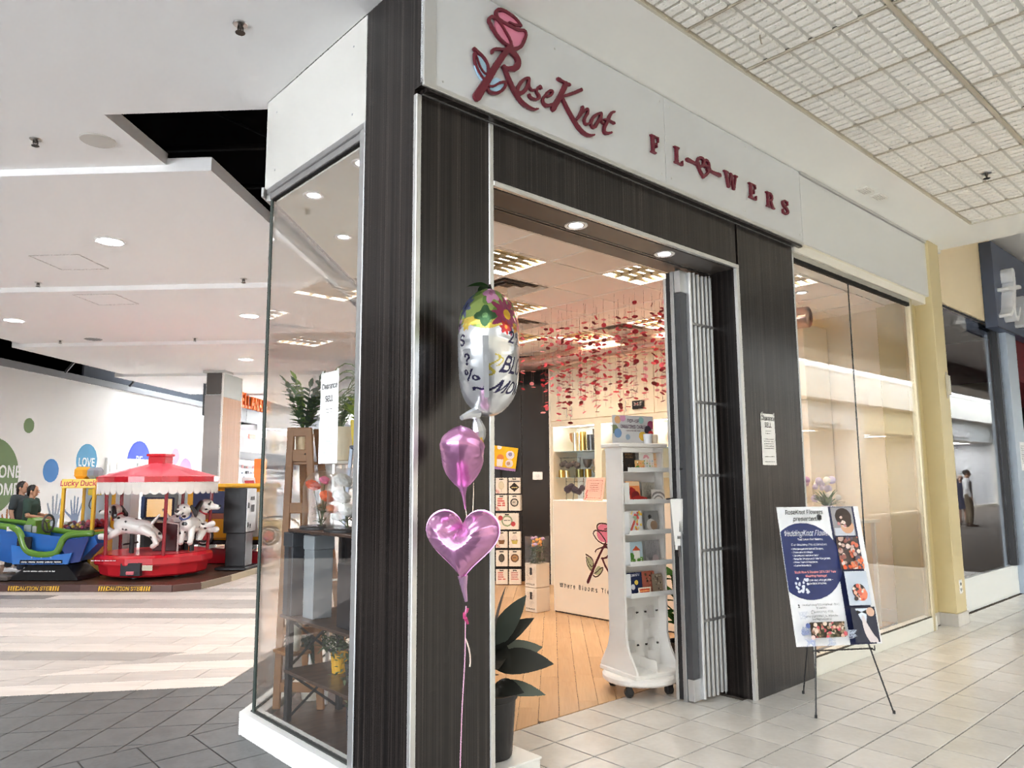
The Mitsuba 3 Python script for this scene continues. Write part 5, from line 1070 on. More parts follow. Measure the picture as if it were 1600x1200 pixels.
# ================================================================ THE WINDOW DISPLAY
put('display_floor', prism(Polygon([(.095, .505), (.095, 1.66), tuple(DE(3.4, -1.16)[:2]), tuple(DE(3.4, -.35)[:2]), (1.0, .505)]), .135), 'darkwood', parent=FL)
notice('notice', (.0245, .995, 1.932), (0, -1, 0), (0, 0, 1), (-1, 0, 0), .212, .285, 'clearance notice taped inside the side window above a blank sheet', (.115, .66, .40, (.24, .17), ()))
t = thing('paper_sheet', 'blank white sheet of faint print hanging below the clearance notice in the side window', 'paper'); put('sheet', frame(bx(0, .222, 0, .245, 0, .0012), (.0245, 1.004, 1.689), (0, -1, 0), (0, 0, 1), (-1, 0, 0)), 'matte', srgb(232, 238, 238), parent=t)
print_on(t, [scribble(.03, .19, .205 - .016 * k, .006, random.Random(k), srgb(196, 202, 202)) for k in range(10)], (.0229, 1.004, 1.689), (0, -1, 0), (0, 0, 1), (-1, 0, 0))
# A-frame ladder shelf in orange-brown timber, front face square to the hall
def LD(e, z, d): return DE(d, e, z)
LS = thing('ladder_shelf', 'tall orange-brown wooden A-frame plant ladder in the corner of the side window', 'shelf')
def rail(e0, e1, d0, d1, w=.045, dp=.03):
    a, b = LD(e0, .136, d0), LD(e1, 1.945, d1); s_ = np.array((R2, -R2, 0)); up = (b - a) / np.linalg.norm(b - a); nrm = np.cross(s_, up); L = np.linalg.norm(b - a)
    return frame(cb(-w / 2, w / 2, 0, L, -dp / 2, dp / 2, .003), a, s_, up, nrm)
put('rail', rail(-1.125, -1.105, 1.36, 1.42), 'wood', parent=LS); put('rail', rail(-.835, -.985, 1.36, 1.42), 'wood', parent=LS)
put('rail', rail(-1.10, -1.06, 1.86, 1.52), 'wood', parent=LS); put('rail', rail(-.80, -.96, 1.86, 1.52), 'wood', parent=LS)
for z, h in ((.27, .06), (.62, .05), (1.03, .05), (1.41, .07)):
    f = (z - .136) / 1.81; ea, eb = -1.115, -.835 - .15 * f; d0 = 1.36 + .06 * f
    put('rung', xDE(d0 - .012, d0 + .012, ea, eb, z - h / 2, z + h / 2, .003), 'wood', parent=LS)
    db = 1.86 - .34 * f; put('side_rung', xDE(d0, db, ea - .012, ea + .012, z - .02, z + .02, .003), 'wood', parent=LS); put('side_rung', xDE(d0, db, eb - .012, eb + .012, z - .02, z + .02, .003), 'wood', parent=LS)
for m in (xDE(1.405, 1.43, -1.13, -.965, 1.89, 1.95, .003), xDE(1.403, 1.428, -1.13, -.965, 1.72, 1.80, .003), xDE(1.405, 1.428, -1.125, -1.09, 1.80, 1.89, .002), xDE(1.405, 1.428, -1.005, -.965, 1.80, 1.89, .002)):
    put('head_board', m, 'wood', parent=LS)
put('pot_shelf', xDE(1.42, 1.56, -1.11, -.96, 1.70, 1.72, .003), 'wood', parent=LS)
for e, z in ((-1.1, 1.43), (-.97, 1.43), (-1.11, 1.05), (-.93, 1.05), (-1.11, .29), (-.87, .29), (-1.09, 1.77), (-1.0, 1.77)):
    put('screw', inD(lathe([(0, 0), (.006, 0), (0, .004)], 10).apply_transform(trimesh.transformations.rotation_matrix(-math.pi / 2, (0, 1, 0))).apply_translation((1.348 + .06 * (z - .136) / 1.81, e, z))), 'metal', srgb(70, 60, 50), parent=LS)
rg = random.Random(77)
def potted(name, label, p, rt, rb, h, col, mat='satin'):
    t = thing(name, label, 'plant'); x, y, z = p
    put('pot', lathe([(0, 0), (rb, 0), (rt, h), (rt * .9, h), (rt * .86, h * .9), (0, h * .88)], 28, x, y, z), mat, col, smooth=35, parent=t)
    put('soil', lathe([(0, h * .885), (rt * .86, h * .885)], 16, x, y, z), 'matte', srgb(44, 34, 26), parent=t); return t
def frond(p, d, L, n, lw, droop, rise):
    """a stem with paired leaflets; returns (stem, [leaflets])"""
    d = np.array(d, float); pts = [np.array(p) + d * L * s * rise[0] + np.array((0, 0, 1)) * (L * s * rise[1] - droop * L * s * s) for s in np.linspace(0, 1, 8)]
    out = []
    for k in range(n):
        s = .25 + .75 * k / n; i = s * 7; q = pts[int(i)] * (1 - i % 1) + pts[min(7, int(i) + 1)] * (i % 1)
        for sd in (-1, 1):
            a = math.atan2(d[1], d[0]) + sd * rg.uniform(.6, 1.1); out.append(mv(leafshape(lw * rg.uniform(.8, 1.1), lw * .42, .15, .2, 5), *q, rz=a, ry=-rg.uniform(.2, .8)))
    out.append(mv(leafshape(lw, lw * .42, .1, .2, 5), *pts[-1], rz=math.atan2(d[1], d[0]), ry=-.9)); return tube(pts, np.linspace(.004, .002, 8), 5), out
def fronds(t, p, n, L, k, lw, cols, spread=.35, droop=.1):
    for q in range(n):
        a = rg.uniform(0, 6.3); s = spread * rg.uniform(.2, 1); st, lf = frond(p, (math.cos(a), math.sin(a), 0), L * rg.uniform(.7, 1.05), k, lw, droop, (s, .95)); c = cols[q % len(cols)]
        fr = put('frond', cat(lf), 'leaf', c, parent=t); put('stem', st, 'leaf', c, parent=fr)
pz = potted('zz_plant', 'glossy green feathery plant on top of the wooden ladder', (*DE(1.49, -1.035)[:2], 1.72), .062, .05, .19, srgb(206, 180, 140))
fronds(pz, np.array((*DE(1.49, -1.035)[:2], 1.88)), 13, .46, 8, .085, [srgb(52, 88, 40), srgb(70, 110, 48), srgb(40, 72, 36), srgb(120, 150, 60)], .42, .1)
pb = potted('bushy_plant', 'fine leafy bush in a cream pot between the ladder and the hanging notice', (*DE(1.64, -.835)[:2], 1.73), .10, .08, .235, srgb(226, 216, 190))
fronds(pb, np.array((*DE(1.64, -.835)[:2], 1.93)), 16, .36, 7, .05, [srgb(96, 120, 84), srgb(120, 144, 104), srgb(78, 100, 70)], .7, .2)
def stool(name, label, x, y, z0, z1, w, col, top):
    t = thing(name, label, 'plant stand')
    for sx in (-1, 1):
        for sy in (-1, 1): put('leg', bar((x + sx * w * .62, y + sy * w * .62, z0), (x + sx * w * .42, y + sy * w * .42, z1), .022, .022), 'brushed', col, parent=t)
    put('seat', cb(x - w / 2, x + w / 2, y - w / 2, y + w / 2, z1 - .012, z1 + .012, .004), 'satin', top, parent=t)
    put('ring', cat([bar((x - w * .52, y + s * w * .52, (z0 + z1) / 2), (x + w * .52, y + s * w * .52, (z0 + z1) / 2), .014, .014) for s in (-1, 1)]), 'brushed', col, parent=t); return t
# tall pedestal row behind the metal rack that carries the cloches and the upper plants
cxy = DE(1.64, -.835)[:2]; stool('metal_stool', 'slim white metal stand under the cream potted bush behind the ladder', cxy[0], cxy[1], .136, 1.715, .20, srgb(226, 228, 226), srgb(232, 232, 228))
stool('metal_stool', 'blue grey metal stool under the yellow pot by the hanging notice', .425, 1.15, 1.296, 1.80, .15, srgb(150, 160, 176), srgb(88, 92, 104))
py = potted('leafy_plant', 'pale green leafy plant in a tall yellow pot right of the hanging notice', (.40, 1.195, 1.813), .055, .04, .16, srgb(222, 200, 84))
for k in range(20):
    put('leaf', mv(leafshape(rg.uniform(.10, .18), .055, .4, .2), .40, 1.195, 1.96 + rg.uniform(0, .1), rz=rg.uniform(0, 6.3), ry=-rg.uniform(.3, 1.3)), 'leaf', srgb(150, 176, 76) if k % 3 else srgb(186, 196, 110), smooth=True, parent=py)
ps = potted('spider_plant', 'wispy spider plant in a brown basket beside the dark column', (.42, 1.075, 1.813), .05, .045, .11, srgb(150, 110, 84))
put('blades', cat([tube(spline([np.array((.42, 1.075, 1.93)), np.array((.42 + .16 * math.cos(a) * s, 1.075 + .16 * math.sin(a) * s, 1.93 + h)), np.array((.42 + .30 * math.cos(a) * s, 1.075 + .30 * math.sin(a) * s, 1.93 + h - .12 * s))], 8), [.004] * 7 + [.001], 4) for a, s, h in [(rg.uniform(0, 6.3), rg.uniform(.3, 1), rg.uniform(.15, .42)) for _ in range(34)]]), 'leaf', srgb(120, 134, 96), parent=ps, kind='stuff')
# black metal rack with timber shelves along the glass
RK = thing('metal_rack', 'black metal rack with crossed braces and dark timber shelves behind the side window', 'shelf')
xs, ys = (.11, .46), (.56, 1.48)
for x in xs:
    for y in ys: put('post', cb(x - .017, x + .017, y - .022, y + .022, .136, 1.275, .003), 'satin', srgb(26, 27, 29), parent=RK)
for z, ye in ((.44, 1.50), (.76, 1.58), (1.293, 1.50)): put('shelf', cb(.085, .50, .54, ye, z - .018, z, .003), 'darkwood', parent=RK)
put('back_panel', cb(.468, .478, .56, 1.48, .765, 1.27, .002), 'satin', srgb(24, 25, 28), parent=RK)
for z0, z1 in ((.15, .42), (.45, .74)):
    for x in xs:
        for a, b in ((ys[0], ys[1]), (ys[1], ys[0])): pass
    for y in ys:
        put('brace', bar((xs[0], y, z0), (xs[1], y, z1), .016, .006, (0, 1, 0)), 'satin', srgb(28, 29, 31), parent=RK); put('brace', bar((xs[1], y + .008, z0), (xs[0], y + .008, z1), .016, .006, (0, 1, 0)), 'satin', srgb(28, 29, 31), parent=RK)
    put('brace', bar((xs[1], ys[0], z0), (xs[1], ys[1], z1), .016, .006, (1, 0, 0)), 'satin', srgb(28, 29, 31), parent=RK); put('brace', bar((xs[1] + .008, ys[1], z0), (xs[1] + .008, ys[0], z1), .016, .006, (1, 0, 0)), 'satin', srgb(28, 29, 31), parent=RK)
t = thing('tall_box', 'tall charcoal gift box standing at the ladder end of the upper rack shelf', 'box'); put('box', cb(.095, .205, 1.445, 1.565, .761, 1.26, .004), 'satin', srgb(44, 52, 58), parent=t); put('lid', cb(.09, .21, 1.44, 1.57, 1.18, 1.268, .004), 'satin', srgb(48, 56, 62), parent=t)
t = thing('tall_box', 'grey gift box beside the charcoal one on the upper rack shelf', 'box'); put('box', cb(.14, .27, 1.25, 1.38, .761, 1.25, .004), 'satin', srgb(138, 146, 150), parent=t); put('lid', cb(.135, .275, 1.245, 1.385, 1.17, 1.258, .004), 'satin', srgb(146, 154, 158), parent=t)
t = thing('gift_bag', 'black paper bag on the upper rack shelf beside the column', 'bag'); put('bag', cb(.14, .40, .66, .96, .761, 1.12, .004), 'satin', srgb(28, 28, 32), parent=t); put('handle', tube(spline([(.27, .72, 1.11), (.27, .74, 1.2), (.27, .88, 1.2), (.27, .90, 1.11)], 12), .005, 6), 'satin', srgb(60, 60, 64), parent=t)
def yellow_pot(x, y, z, r, h, label):
    t = potted('yellow_pot_plant', label, (x, y, z), r, r * .82, h, srgb(226, 174, 44)); return t
def scrub(t, x, y, z, n, R, H, lw, cols):
    for c in range(len(cols)):
        put('foliage', cat([mv(leafshape(lw * rg.uniform(.7, 1.2), lw * .35, .3, .2, 5), x + R * rg.uniform(-.5, .5), y + R * rg.uniform(-.5, .5), z + rg.uniform(0, H), rz=rg.uniform(0, 6.3), ry=-rg.uniform(-.3, 1)) for _ in range(n // len(cols))]), 'leaf', cols[c], parent=t, kind='stuff')
t = yellow_pot(.30, 1.20, .441, .052, .115, 'small plant in a yellow pot on the middle rack shelf'); scrub(t, .30, 1.20, .54, 60, .16, .12, .07, [srgb(80, 96, 66), srgb(104, 120, 90)])
t = yellow_pot(.24, .80, .136, .055, .14, 'plant in a yellow pot on the display floor under the rack'); scrub(t, .24, .80, .27, 40, .12, .08, .06, [srgb(90, 104, 72)])
t = potted('trailing_plant', 'trailing plant hanging over the rack shelf beside the column', (.28, .98, .441), .06, .05, .10, srgb(60, 60, 60)); scrub(t, .26, .96, .38, 120, .2, .24, .05, [srgb(84, 100, 74), srgb(120, 134, 104)])
t = potted('succulent', 'small pale succulent in a dark pot on the display floor', (.34, 1.06, .136), .06, .055, .15, srgb(40, 40, 46)); scrub(t, .34, 1.06, .28, 60, .14, .06, .045, [srgb(140, 150, 120), srgb(176, 180, 150)])
t = potted('grassy_plant', 'dark grassy plant spilling through the wooden ladder', (*DE(1.60, -.97)[:2], .136), .08, .07, .2, srgb(210, 204, 190)); q0 = np.array((*DE(1.60, -.97)[:2], .36))
put('blades', cat([tube(spline([q0, q0 + (.12 * math.cos(a) * s, .12 * math.sin(a) * s, h), q0 + (.26 * math.cos(a) * s, .26 * math.sin(a) * s, h * .55)], 8), [.005] * 7 + [.001], 4) for a, s, h in [(rg.uniform(0, 6.3), rg.uniform(.4, 1), rg.uniform(.12, .32)) for _ in range(50)]]), 'leaf', srgb(58, 70, 56), parent=t, kind='stuff')
t = potted('leafy_plant', 'low cream potted plant at the foot of the black box behind the ladder rail', (.20, 1.60, .52), .05, .035, .2, srgb(226, 222, 206)); scrub(t, .2, 1.60, .70, 24, .08, .05, .045, [srgb(90, 100, 80)])
put('bracket', cb(.12, .28, 1.52, 1.74, .50, .52, .003), 'wood', parent=LS)
# glass cloches of dried flowers
def cloche(x, y, z, r, h, label, cols, shape_):
    t = thing('glass_cloche', label, 'glass cloche', 'glass cloches in the side window')
    put('base', lathe([(0, 0), (r * 1.12, 0), (r * 1.12, .012), (r * 1.04, .02), (0, .02)], 32, x, y, z), 'satin', srgb(26, 24, 24), parent=t)
    a = np.linspace(0, math.pi / 2, 10); prof = [(r, .02), (r, h - r)] + [(r * math.cos(q), h - r + r * math.sin(q)) for q in a[1:]]
    put('dome', lathe(prof, 36, x, y, z), 'pane', smooth=60, parent=t)
    st = [tube([(x, y, z + .02), (x + dx, y + dy, z + hz)], .003, 5) for dx, dy, hz, _ in shape_]; put('stems', cat(st), 'leaf', srgb(84, 96, 60), parent=t)
    for k, (dx, dy, hz, rr) in enumerate(shape_):
        s = trimesh.creation.icosphere(3, rr); n_ = meshkit.noise(s.vertices * 120 + k, 2)[:, None]; s.vertices = s.vertices * (1 + .4 * (n_ - .5)) * (1, 1, .62); put('bloom', mv(s, x + dx, y + dy, z + hz, rx=.3, ry=.3), 'matte', cols[k % len(cols)], smooth=True, parent=t)
    put('leaves', cat([mv(leafshape(.07, .03, .3), x, y, z + rg.uniform(.03, .14), rz=rg.uniform(0, 6.3), ry=-rg.uniform(0, .8)) for _ in range(14)]), 'leaf', srgb(70, 92, 58), parent=t, kind='stuff')
cloche(.225, 1.335, 1.294, .115, .36, 'glass cloche of orange and pink blooms, nearer the ladder', [srgb(226, 96, 60), srgb(216, 120, 150), srgb(232, 110, 66), srgb(226, 130, 80)], [(-.04, .04, .27, .046), (.02, .0, .30, .036), (.02, -.04, .20, .05), (.05, -.05, .12, .038)])
cloche(.225, 1.0, 1.294, .125, .375, 'glass cloche of white chrysanthemums beside the dark column', [srgb(240, 240, 236)], [(-.02, .03, .30, .056), (-.03, .03, .205, .056), (-.02, -.03, .125, .056), (-.04, .07, .08, .03)])
# the poster on its easel
EA = thing('poster_easel', 'thin black wire easel carrying the wedding poster in front of the dark panel', 'easel')
F1, F2 = np.array((2.927, -.471, 0)), np.array((3.402, -.786, 0)); pu = (F2 - F1) / np.linalg.norm(F2 - F1); pn = np.array((pu[1], -pu[0], 0)); pn = pn if pn @ (CAM - F1) > 0 else -pn
tl = math.radians(11); pn2 = pn * math.cos(tl) + Z_ * math.sin(tl); pup = -pn * math.sin(tl) + Z_ * math.cos(tl); pc = (F1 + F2) / 2 - pu * .065; po = pc - pu * .316 + Z_ * .42 + pup * .035 - pn * .02
apex = pc - pn * .20 + Z_ * 1.30
a1, a2 = apex - pu * .03, apex + pu * .03
for a, b in ((F1, a1), (F2, a2)): put('leg', tube([a, b], .0055, 8), 'satin', srgb(34, 34, 36), parent=EA)
put('rear_leg', tube([np.array((3.40, -.145, 0)), apex], .005, 8), 'satin', srgb(34, 34, 36), parent=EA)
lg = F1 + (a1 - F1) * .32; rg2 = F2 + (a2 - F2) * .32
put('ledge', cat([tube([lg - pu * .02, rg2 + pu * .02], .005, 8), tube([lg, lg + pn * .05], .004, 6), tube([rg2, rg2 + pn * .05], .004, 6), tube([rg2 + pn * .05, rg2 + pn * .05 + Z_ * .03], .004, 6)]), 'satin', srgb(34, 34, 36), parent=EA)
put('head', lathe([(0, 0), (.02, 0), (.02, .03), (0, .04)], 12, *(apex - Z_ * .01)), 'satin', srgb(30, 30, 32), parent=EA)
for f in (F1, F2, np.array((3.40, -.145, 0))): put('foot', lathe([(0, 0), (.009, 0), (.009, .02), (0, .022)], 10, *f), 'satin', srgb(30, 30, 32), parent=EA)
PO = thing('poster', 'white and navy wedding flowers poster leaning on the black wire easel', 'poster')
W_, H_ = .632, .945
put('board', frame(cb(0, W_, 0, H_, -.006, 0, .001), po, pu, pup, pn2), 'satin', srgb(236, 238, 242), parent=PO)
NV2 = srgb(40, 50, 100); DKN = srgb(26, 32, 66)
S2 = affinity.affine_transform
board = sbox(.001, .001, W_ - .001, H_ - .001)
items = [(Polygon([(.335, H_), (.60, H_), (.60, 0), (.335, 0)]).intersection(sbox(.412, 0, .60, H_ )), DKN)]
items = [(sbox(.395, .0, .592, H_ - .002), DKN)]
items += [(circ(.17, .565, .265).intersection(board), NV2)]
# photographs down the right edge: hair with flowers, arch, bouquet, groom
def pic(x0, y0, x1, y1, bg, its): return [(sbox(x0, y0, x1, y1), bg)] + [(q.intersection(sbox(x0, y0, x1, y1)), c) for q, c in its]
r7 = random.Random(9); spots = lambda x0, y0, x1, y1, n, r, cols: [(circ(r7.uniform(x0, x1), r7.uniform(y0, y1), r * r7.uniform(.5, 1.2)), cols[k % len(cols)]) for k in range(n)]
x0, x1 = .412, .578
items += pic(x0, .735, x1, .938, srgb(150, 148, 152), [(sbox(.42, .735, .57, .79), srgb(196, 200, 210)), (circ(.52, .80, .05), srgb(206, 160, 130)), (circ(.50, .87, .062), srgb(52, 38, 34)), (circ(.515, .84, .045), srgb(60, 44, 38))] + spots(.45, .80, .51, .87, 10, .012, [srgb(206, 180, 170), srgb(230, 214, 206), srgb(190, 130, 130)]))
items += pic(x0, .50, x1, .725, srgb(84, 70, 66), spots(x0, .50, x1, .725, 60, .017, [srgb(190, 160, 150), srgb(226, 206, 196), srgb(150, 96, 88), srgb(206, 110, 84), srgb(96, 84, 100)]) + spots(x0, .505, x1, .56, 20, .012, [srgb(214, 90, 50), srgb(226, 130, 90)]))
items += pic(x0, .255, x1, .485, srgb(190, 200, 214), [(circ(.50, .35, .05), srgb(44, 40, 44)), (circ(.515, .33, .045), srgb(226, 130, 100))] + spots(.455, .29, .53, .40, 22, .014, [srgb(60, 50, 50), srgb(226, 180, 160), srgb(230, 230, 226), srgb(206, 100, 84)]))
items += pic(x0 - .005, .012, x1 + .01, .243, srgb(38, 42, 60), [(Polygon([(.44, .235), (.53, .235), (.50, .10)]), srgb(206, 216, 232)), (unary_union([Polygon([(.45, .225), (.485, .21), (.45, .195)]), Polygon([(.52, .225), (.485, .21), (.52, .195)])]), srgb(24, 24, 30)), (stroke([(.49, .18), (.51, .08), (.545, .02)], [.02, .05, .06], 12), srgb(206, 196, 196)), (circ(.55, .21, .03), srgb(206, 170, 150))])
tx = lambda s, h, x, y, c, b=True, sq=.9, sl=0: (centred(text_poly(s, h, b, sq, sl), x, y), c)
items += [tx('RoseKnot Flowers', .030, .175, .885, DARKTXT, True, .82, .15), tx('presented...', .030, .185, .838, DARKTXT, True, .9, .2)]
items += [tx('WeddingKnot Flowers', .040, .178, .733, srgb(236, 236, 244), False, .66, .35), tx('Your Love. Our Blooms.', .014, .19, .703, srgb(236, 236, 244), True)]
items += [tx('Our Wedding Floral Services', .016, .175, .665, srgb(226, 228, 240), False)]
for k, s in enumerate(('Bridal Bouquets & Bridesmaid Bouquets', 'Boutonnieres & Corsages', 'Ceremony Arches & Aisle Decor', 'Reception Centerpieces & Table Arrangements', 'Flower Crowns & Headpieces', 'Custom Installations')):
    q = text_poly('\u2022 ' + s, .0125, True, .72); items.append((affinity.translate(q, .035, .638 - .0225 * k), srgb(226, 228, 240)))
items += [tx('Book Now & Receive 10% OFF Your', .0165, .19, .478, srgb(232, 150, 150), True, .8), tx('Wedding Package!', .0165, .19, .452, srgb(232, 150, 150), True, .8), tx('make your day unforgettable -', .014, .20, .425, srgb(226, 228, 240), True, .8), tx('one petal at a time.', .014, .19, .403, srgb(226, 228, 240), True, .8)]
items += [tx('RoseKnot Flowers: 280 Guelph Street, Unit 52,', .0125, .19, .262, srgb(70, 70, 76), False, .72), tx('Georgetown', .0125, .19, .242, srgb(70, 70, 76), False, .8), tx('+1 (647) 891-5331', .0135, .20, .215, srgb(70, 70, 76), False, .8), tx('Follow @ROSEKNOT_FLOWERS for', .0135, .18, .187, srgb(60, 60, 66), False, .8), tx('wedding inspiration!', .0135, .18, .168, srgb(60, 60, 66), False, .8)]
items += [(circ(.122, .221, .012).difference(circ(.122, .221, .0095)), srgb(50, 50, 56)), (unary_union([sbox(.020, .252, .034, .258), circ(.027, .268, .006)]), srgb(40, 40, 46))]
items += pic(.085, .055, .335, .155, srgb(70, 60, 50), spots(.09, .06, .33, .15, 70, .013, [srgb(150, 120, 96), srgb(206, 170, 150), srgb(60, 66, 44), srgb(196, 90, 100), srgb(226, 206, 190), srgb(96, 84, 64)]))
wh = srgb(214, 218, 232); r8 = random.Random(4)
items += [(unary_union([circ(r8.uniform(.01, .11), r8.uniform(.345, .45), .009) for _ in range(26)]).intersection(board), srgb(214, 220, 234))]
for (bx_, by_, n, c) in ((.03, .10, 16, srgb(120, 134, 176)), (.05, .03, 12, srgb(160, 172, 206)), (.20, .03, 12, srgb(170, 180, 206)), (.36, .07, 14, srgb(176, 186, 206)), (.03, .2, 9, srgb(186, 194, 210))):
    items += [(unary_union([LineString([(bx_ + r8.uniform(-.03, .04), by_ + r8.uniform(-.03, .03)) for _ in range(3)]).buffer(.0013) for _ in range(n)]).intersection(board), c)]
items += [(circ(.055, .135, .016), srgb(84, 100, 160)), (circ(.08, .06, .014), srgb(226, 190, 186))]
print_on(PO, [(q.buffer(0).intersection(board), c) for q, c in items], po + pn2 * .0006, pu, pup, pn2, mat='satin')
# ================================================================ PEOPLE
def ball(p, r): 
    s = trimesh.creation.icosphere(2, 1.0); s.vertices = s.vertices * np.asarray(r) + np.asarray(p); return s
def bone(a, b, ra, rb): return man(hull(np.vstack([ball(a, ra).vertices, ball(b, rb).vertices])))
def merge(bones, res=.022, it=6):
    m = m3.Manifold.batch_boolean(bones, m3.OpType.Add).refine_to_length(res); t = tm(m); t = trimesh.Trimesh(t.vertices, t.faces, process=True)
    trimesh.smoothing.filter_taubin(t, iterations=it); return t
def person(label, at, face, H, shirt, legs, skin, hair, shoe, arms, stance=((-.09, .03), (.09, -.03)), long_hair=0.0, skirt=None, bare_arms=True, lean=0.0, group=None, head_turn=0.0, glasses=False):
    """figure about 1 unit = its height; x to its left, y the way it faces, z up; arms: two (elbow, wrist) pairs"""
    t = thing('person', label, 'person', group); k = H / 1.72
    A = np.array
    hip = [A((s * .085, 0, .92)) for s in (-1, 1)]; foot = [A((stance[i][0], stance[i][1], .075)) for i in (0, 1)]
    knee = [(hip[i] * .48 + foot[i] * .52) + A((0, .025, .0)) for i in (0, 1)]
    ln = A((0, lean, 0)); sh = [A((s * .175, 0, 1.395)) + ln for s in (-1, 1)]; nk = A((0, -.005, 1.45)) + ln; hd = A((0, .018, 1.60)) + ln * 1.15
    place = lambda m: frame(mv(m, s=k), at, (math.sin(face), -math.cos(face), 0), (math.cos(face), math.sin(face), 0), (0, 0, 1))
    hm = lambda m: mv(mv(m, *(-hd)), *hd, rz=0) if not head_turn else mv(mv(m, *(-hd)), *hd, rz=head_turn)
    B = [bone((0, .0, .95), A((0, 0, 1.12)) + ln * .5, (.145, .10, .10), (.125, .09, .09)), bone(A((0, 0, 1.12)) + ln * .5, A((0, .0, 1.33)) + ln, (.125, .09, .1), (.155, .105, .09)), bone(sh[0] + (.05, 0, -.01), sh[1] - (.05, 0, .01), .062, .062), bone(A((0, 0, 1.36)) + ln, nk + (0, .01, .08), .06, .047)]
    for i in (0, 1):
        B += [bone(hip[i], knee[i], (.088, .09, .09), (.055, .058, .058)), bone(knee[i], foot[i] + (0, -.015, .02), (.054, .058, .056), (.036, .038, .036)), bone(foot[i] + (0, -.03, -.035), foot[i] + (0, .14, -.045), (.038, .04, .036), (.036, .036, .026))]
        e, w = A(arms[i][0]) + ln, A(arms[i][1]) + ln; B += [bone(sh[i], e, .052, .040), bone(e, w, .040, .027)]
        d = (w - e) / np.linalg.norm(w - e); sd = np.cross(d, (0, 1, 0)) if abs(d[1]) < .9 else A((1.0, 0, 0)); sd /= np.linalg.norm(sd); pm = w + d * .085
        B += [bone(w + d * .01, pm, (.024, .018, .024), (.030, .016, .022))]
        for f in range(4):
            o = pm + sd * (-.024 + .016 * f); L = (.066, .078, .074, .056)[f]; m1 = o + d * L * .5 + A((0, .006, 0)); B += [bone(o, m1, .0095, .009), bone(m1, m1 + d * L * .45 + A((0, .016, 0)), .009, .0075)]
        th0 = w + d * .03 + A((0, .018, 0)); B += [bone(th0, th0 + d * .035 + A((0, .028, 0)), .012, .0095), bone(th0 + d * .035 + A((0, .028, 0)), th0 + d * .068 + A((0, .032, 0)), .0095, .008)]
    B += [bone(hd + (0, -.005, .03), hd + (0, .02, -.07), (.075, .092, .085), (.052, .058, .05)), bone(hd + (0, .085, -.01), hd + (0, .104, -.035), (.010, .012, .01), (.015, .015, .011))]
    for s in (-1, 1): B += [man(ball(hd + (s * .078, -.005, -.015), (.012, .022, .032)))]
    put('body', place(merge(B, .028)), 'satin', skin, smooth=True, parent=t)
    for s in (-1, 1): put('eye', place(hm(ball(hd + (s * .031, .089, .005), (.011, .006, .007)))), 'gloss', srgb(30, 26, 24), parent=t)
    put('mouth', place(hm(ball(hd + (0, .082, -.075), (.024, .008, .006)))), 'satin', srgb(150, 84, 80), parent=t)
    T_ = [bone((0, .0, .90), A((0, 0, 1.12)) + ln * .5, (.168, .125, .1), (.150, .115, .09)), bone(A((0, 0, 1.12)) + ln * .5, A((0, .0, 1.33)) + ln, (.150, .115, .1), (.178, .125, .085)), bone(sh[0] + (.04, 0, -.01), sh[1] - (.04, 0, .01), .08, .08)]
    for i in (0, 1):
        e, w = A(arms[i][0]) + ln, A(arms[i][1]) + ln; c = sh[i] * .35 + e * .65 if bare_arms else e; T_.append(bone(sh[i], c, .072, .066))
        if not bare_arms: T_.append(bone(e, e * .1 + w * .9, .058, .042))
    put('shirt', place(merge(T_, .03)), 'matte', shirt, smooth=True, parent=t)
    if skirt is not None:
        put('skirt', place(mv(lathe([(.13, 1.0), (.17, .92), (.235, .55), (.225, .55), (.15, .93)], 24), s=(1, .85, 1))), 'matte', skirt, smooth=True, parent=t)
    else:
        L_ = [bone((-.03, 0, .95), (.03, 0, .95), (.14, .115, .1), (.14, .115, .1))]
        for i in (0, 1): L_ += [bone(hip[i], knee[i], (.108, .11, .1), (.078, .08, .078)), bone(knee[i], foot[i] + (0, -.015, .05), (.078, .08, .078), (.062, .064, .05))] if legs is not None else [bone(hip[i], hip[i] * .45 + knee[i] * .55, (.108, .11, .1), (.095, .1, .09))]
        put('trousers', place(merge(L_, .03)), 'matte', legs if legs is not None else srgb(50, 50, 54), smooth=True, parent=t)
    for i in (0, 1):
        put('shoe', place(merge([bone(foot[i] + (0, -.04, -.03), foot[i] + (0, .15, -.042), (.046, .048, .044), (.044, .046, .032)), man(bx(foot[i][0] - .044, foot[i][0] + .044, foot[i][1] - .085, foot[i][1] + .19, 0, .022))], .02, 3)), 'satin', shoe, smooth=True, parent=t)
    hb = [man(ball(hd + (0, -.022, .035), (.088, .098, .09)))]
    cut = man(bx(-.2, .2, hd[1] + .045, hd[1] + .3, hd[2] - .3, hd[2] + .055))
    if long_hair: hb += [bone(hd + (0, -.07, .02), hd + (0, -.085, -long_hair), (.075, .05, .06), (.05, .03, .04))]
    put('hair', place(hm(merge([m3.Manifold.batch_boolean(hb, m3.OpType.Add) - cut], .02, 4))), 'satin', hair, smooth=True, parent=t)
    return t
DOWN = (((-.22, -.02, 1.13), (-.23, .06, .90)), ((.22, -.02, 1.13), (.23, .06, .90)))
FOLD = (((-.22, .04, 1.12), (-.05, .22, 1.12)), ((.22, .04, 1.12), (.06, .24, 1.08)))

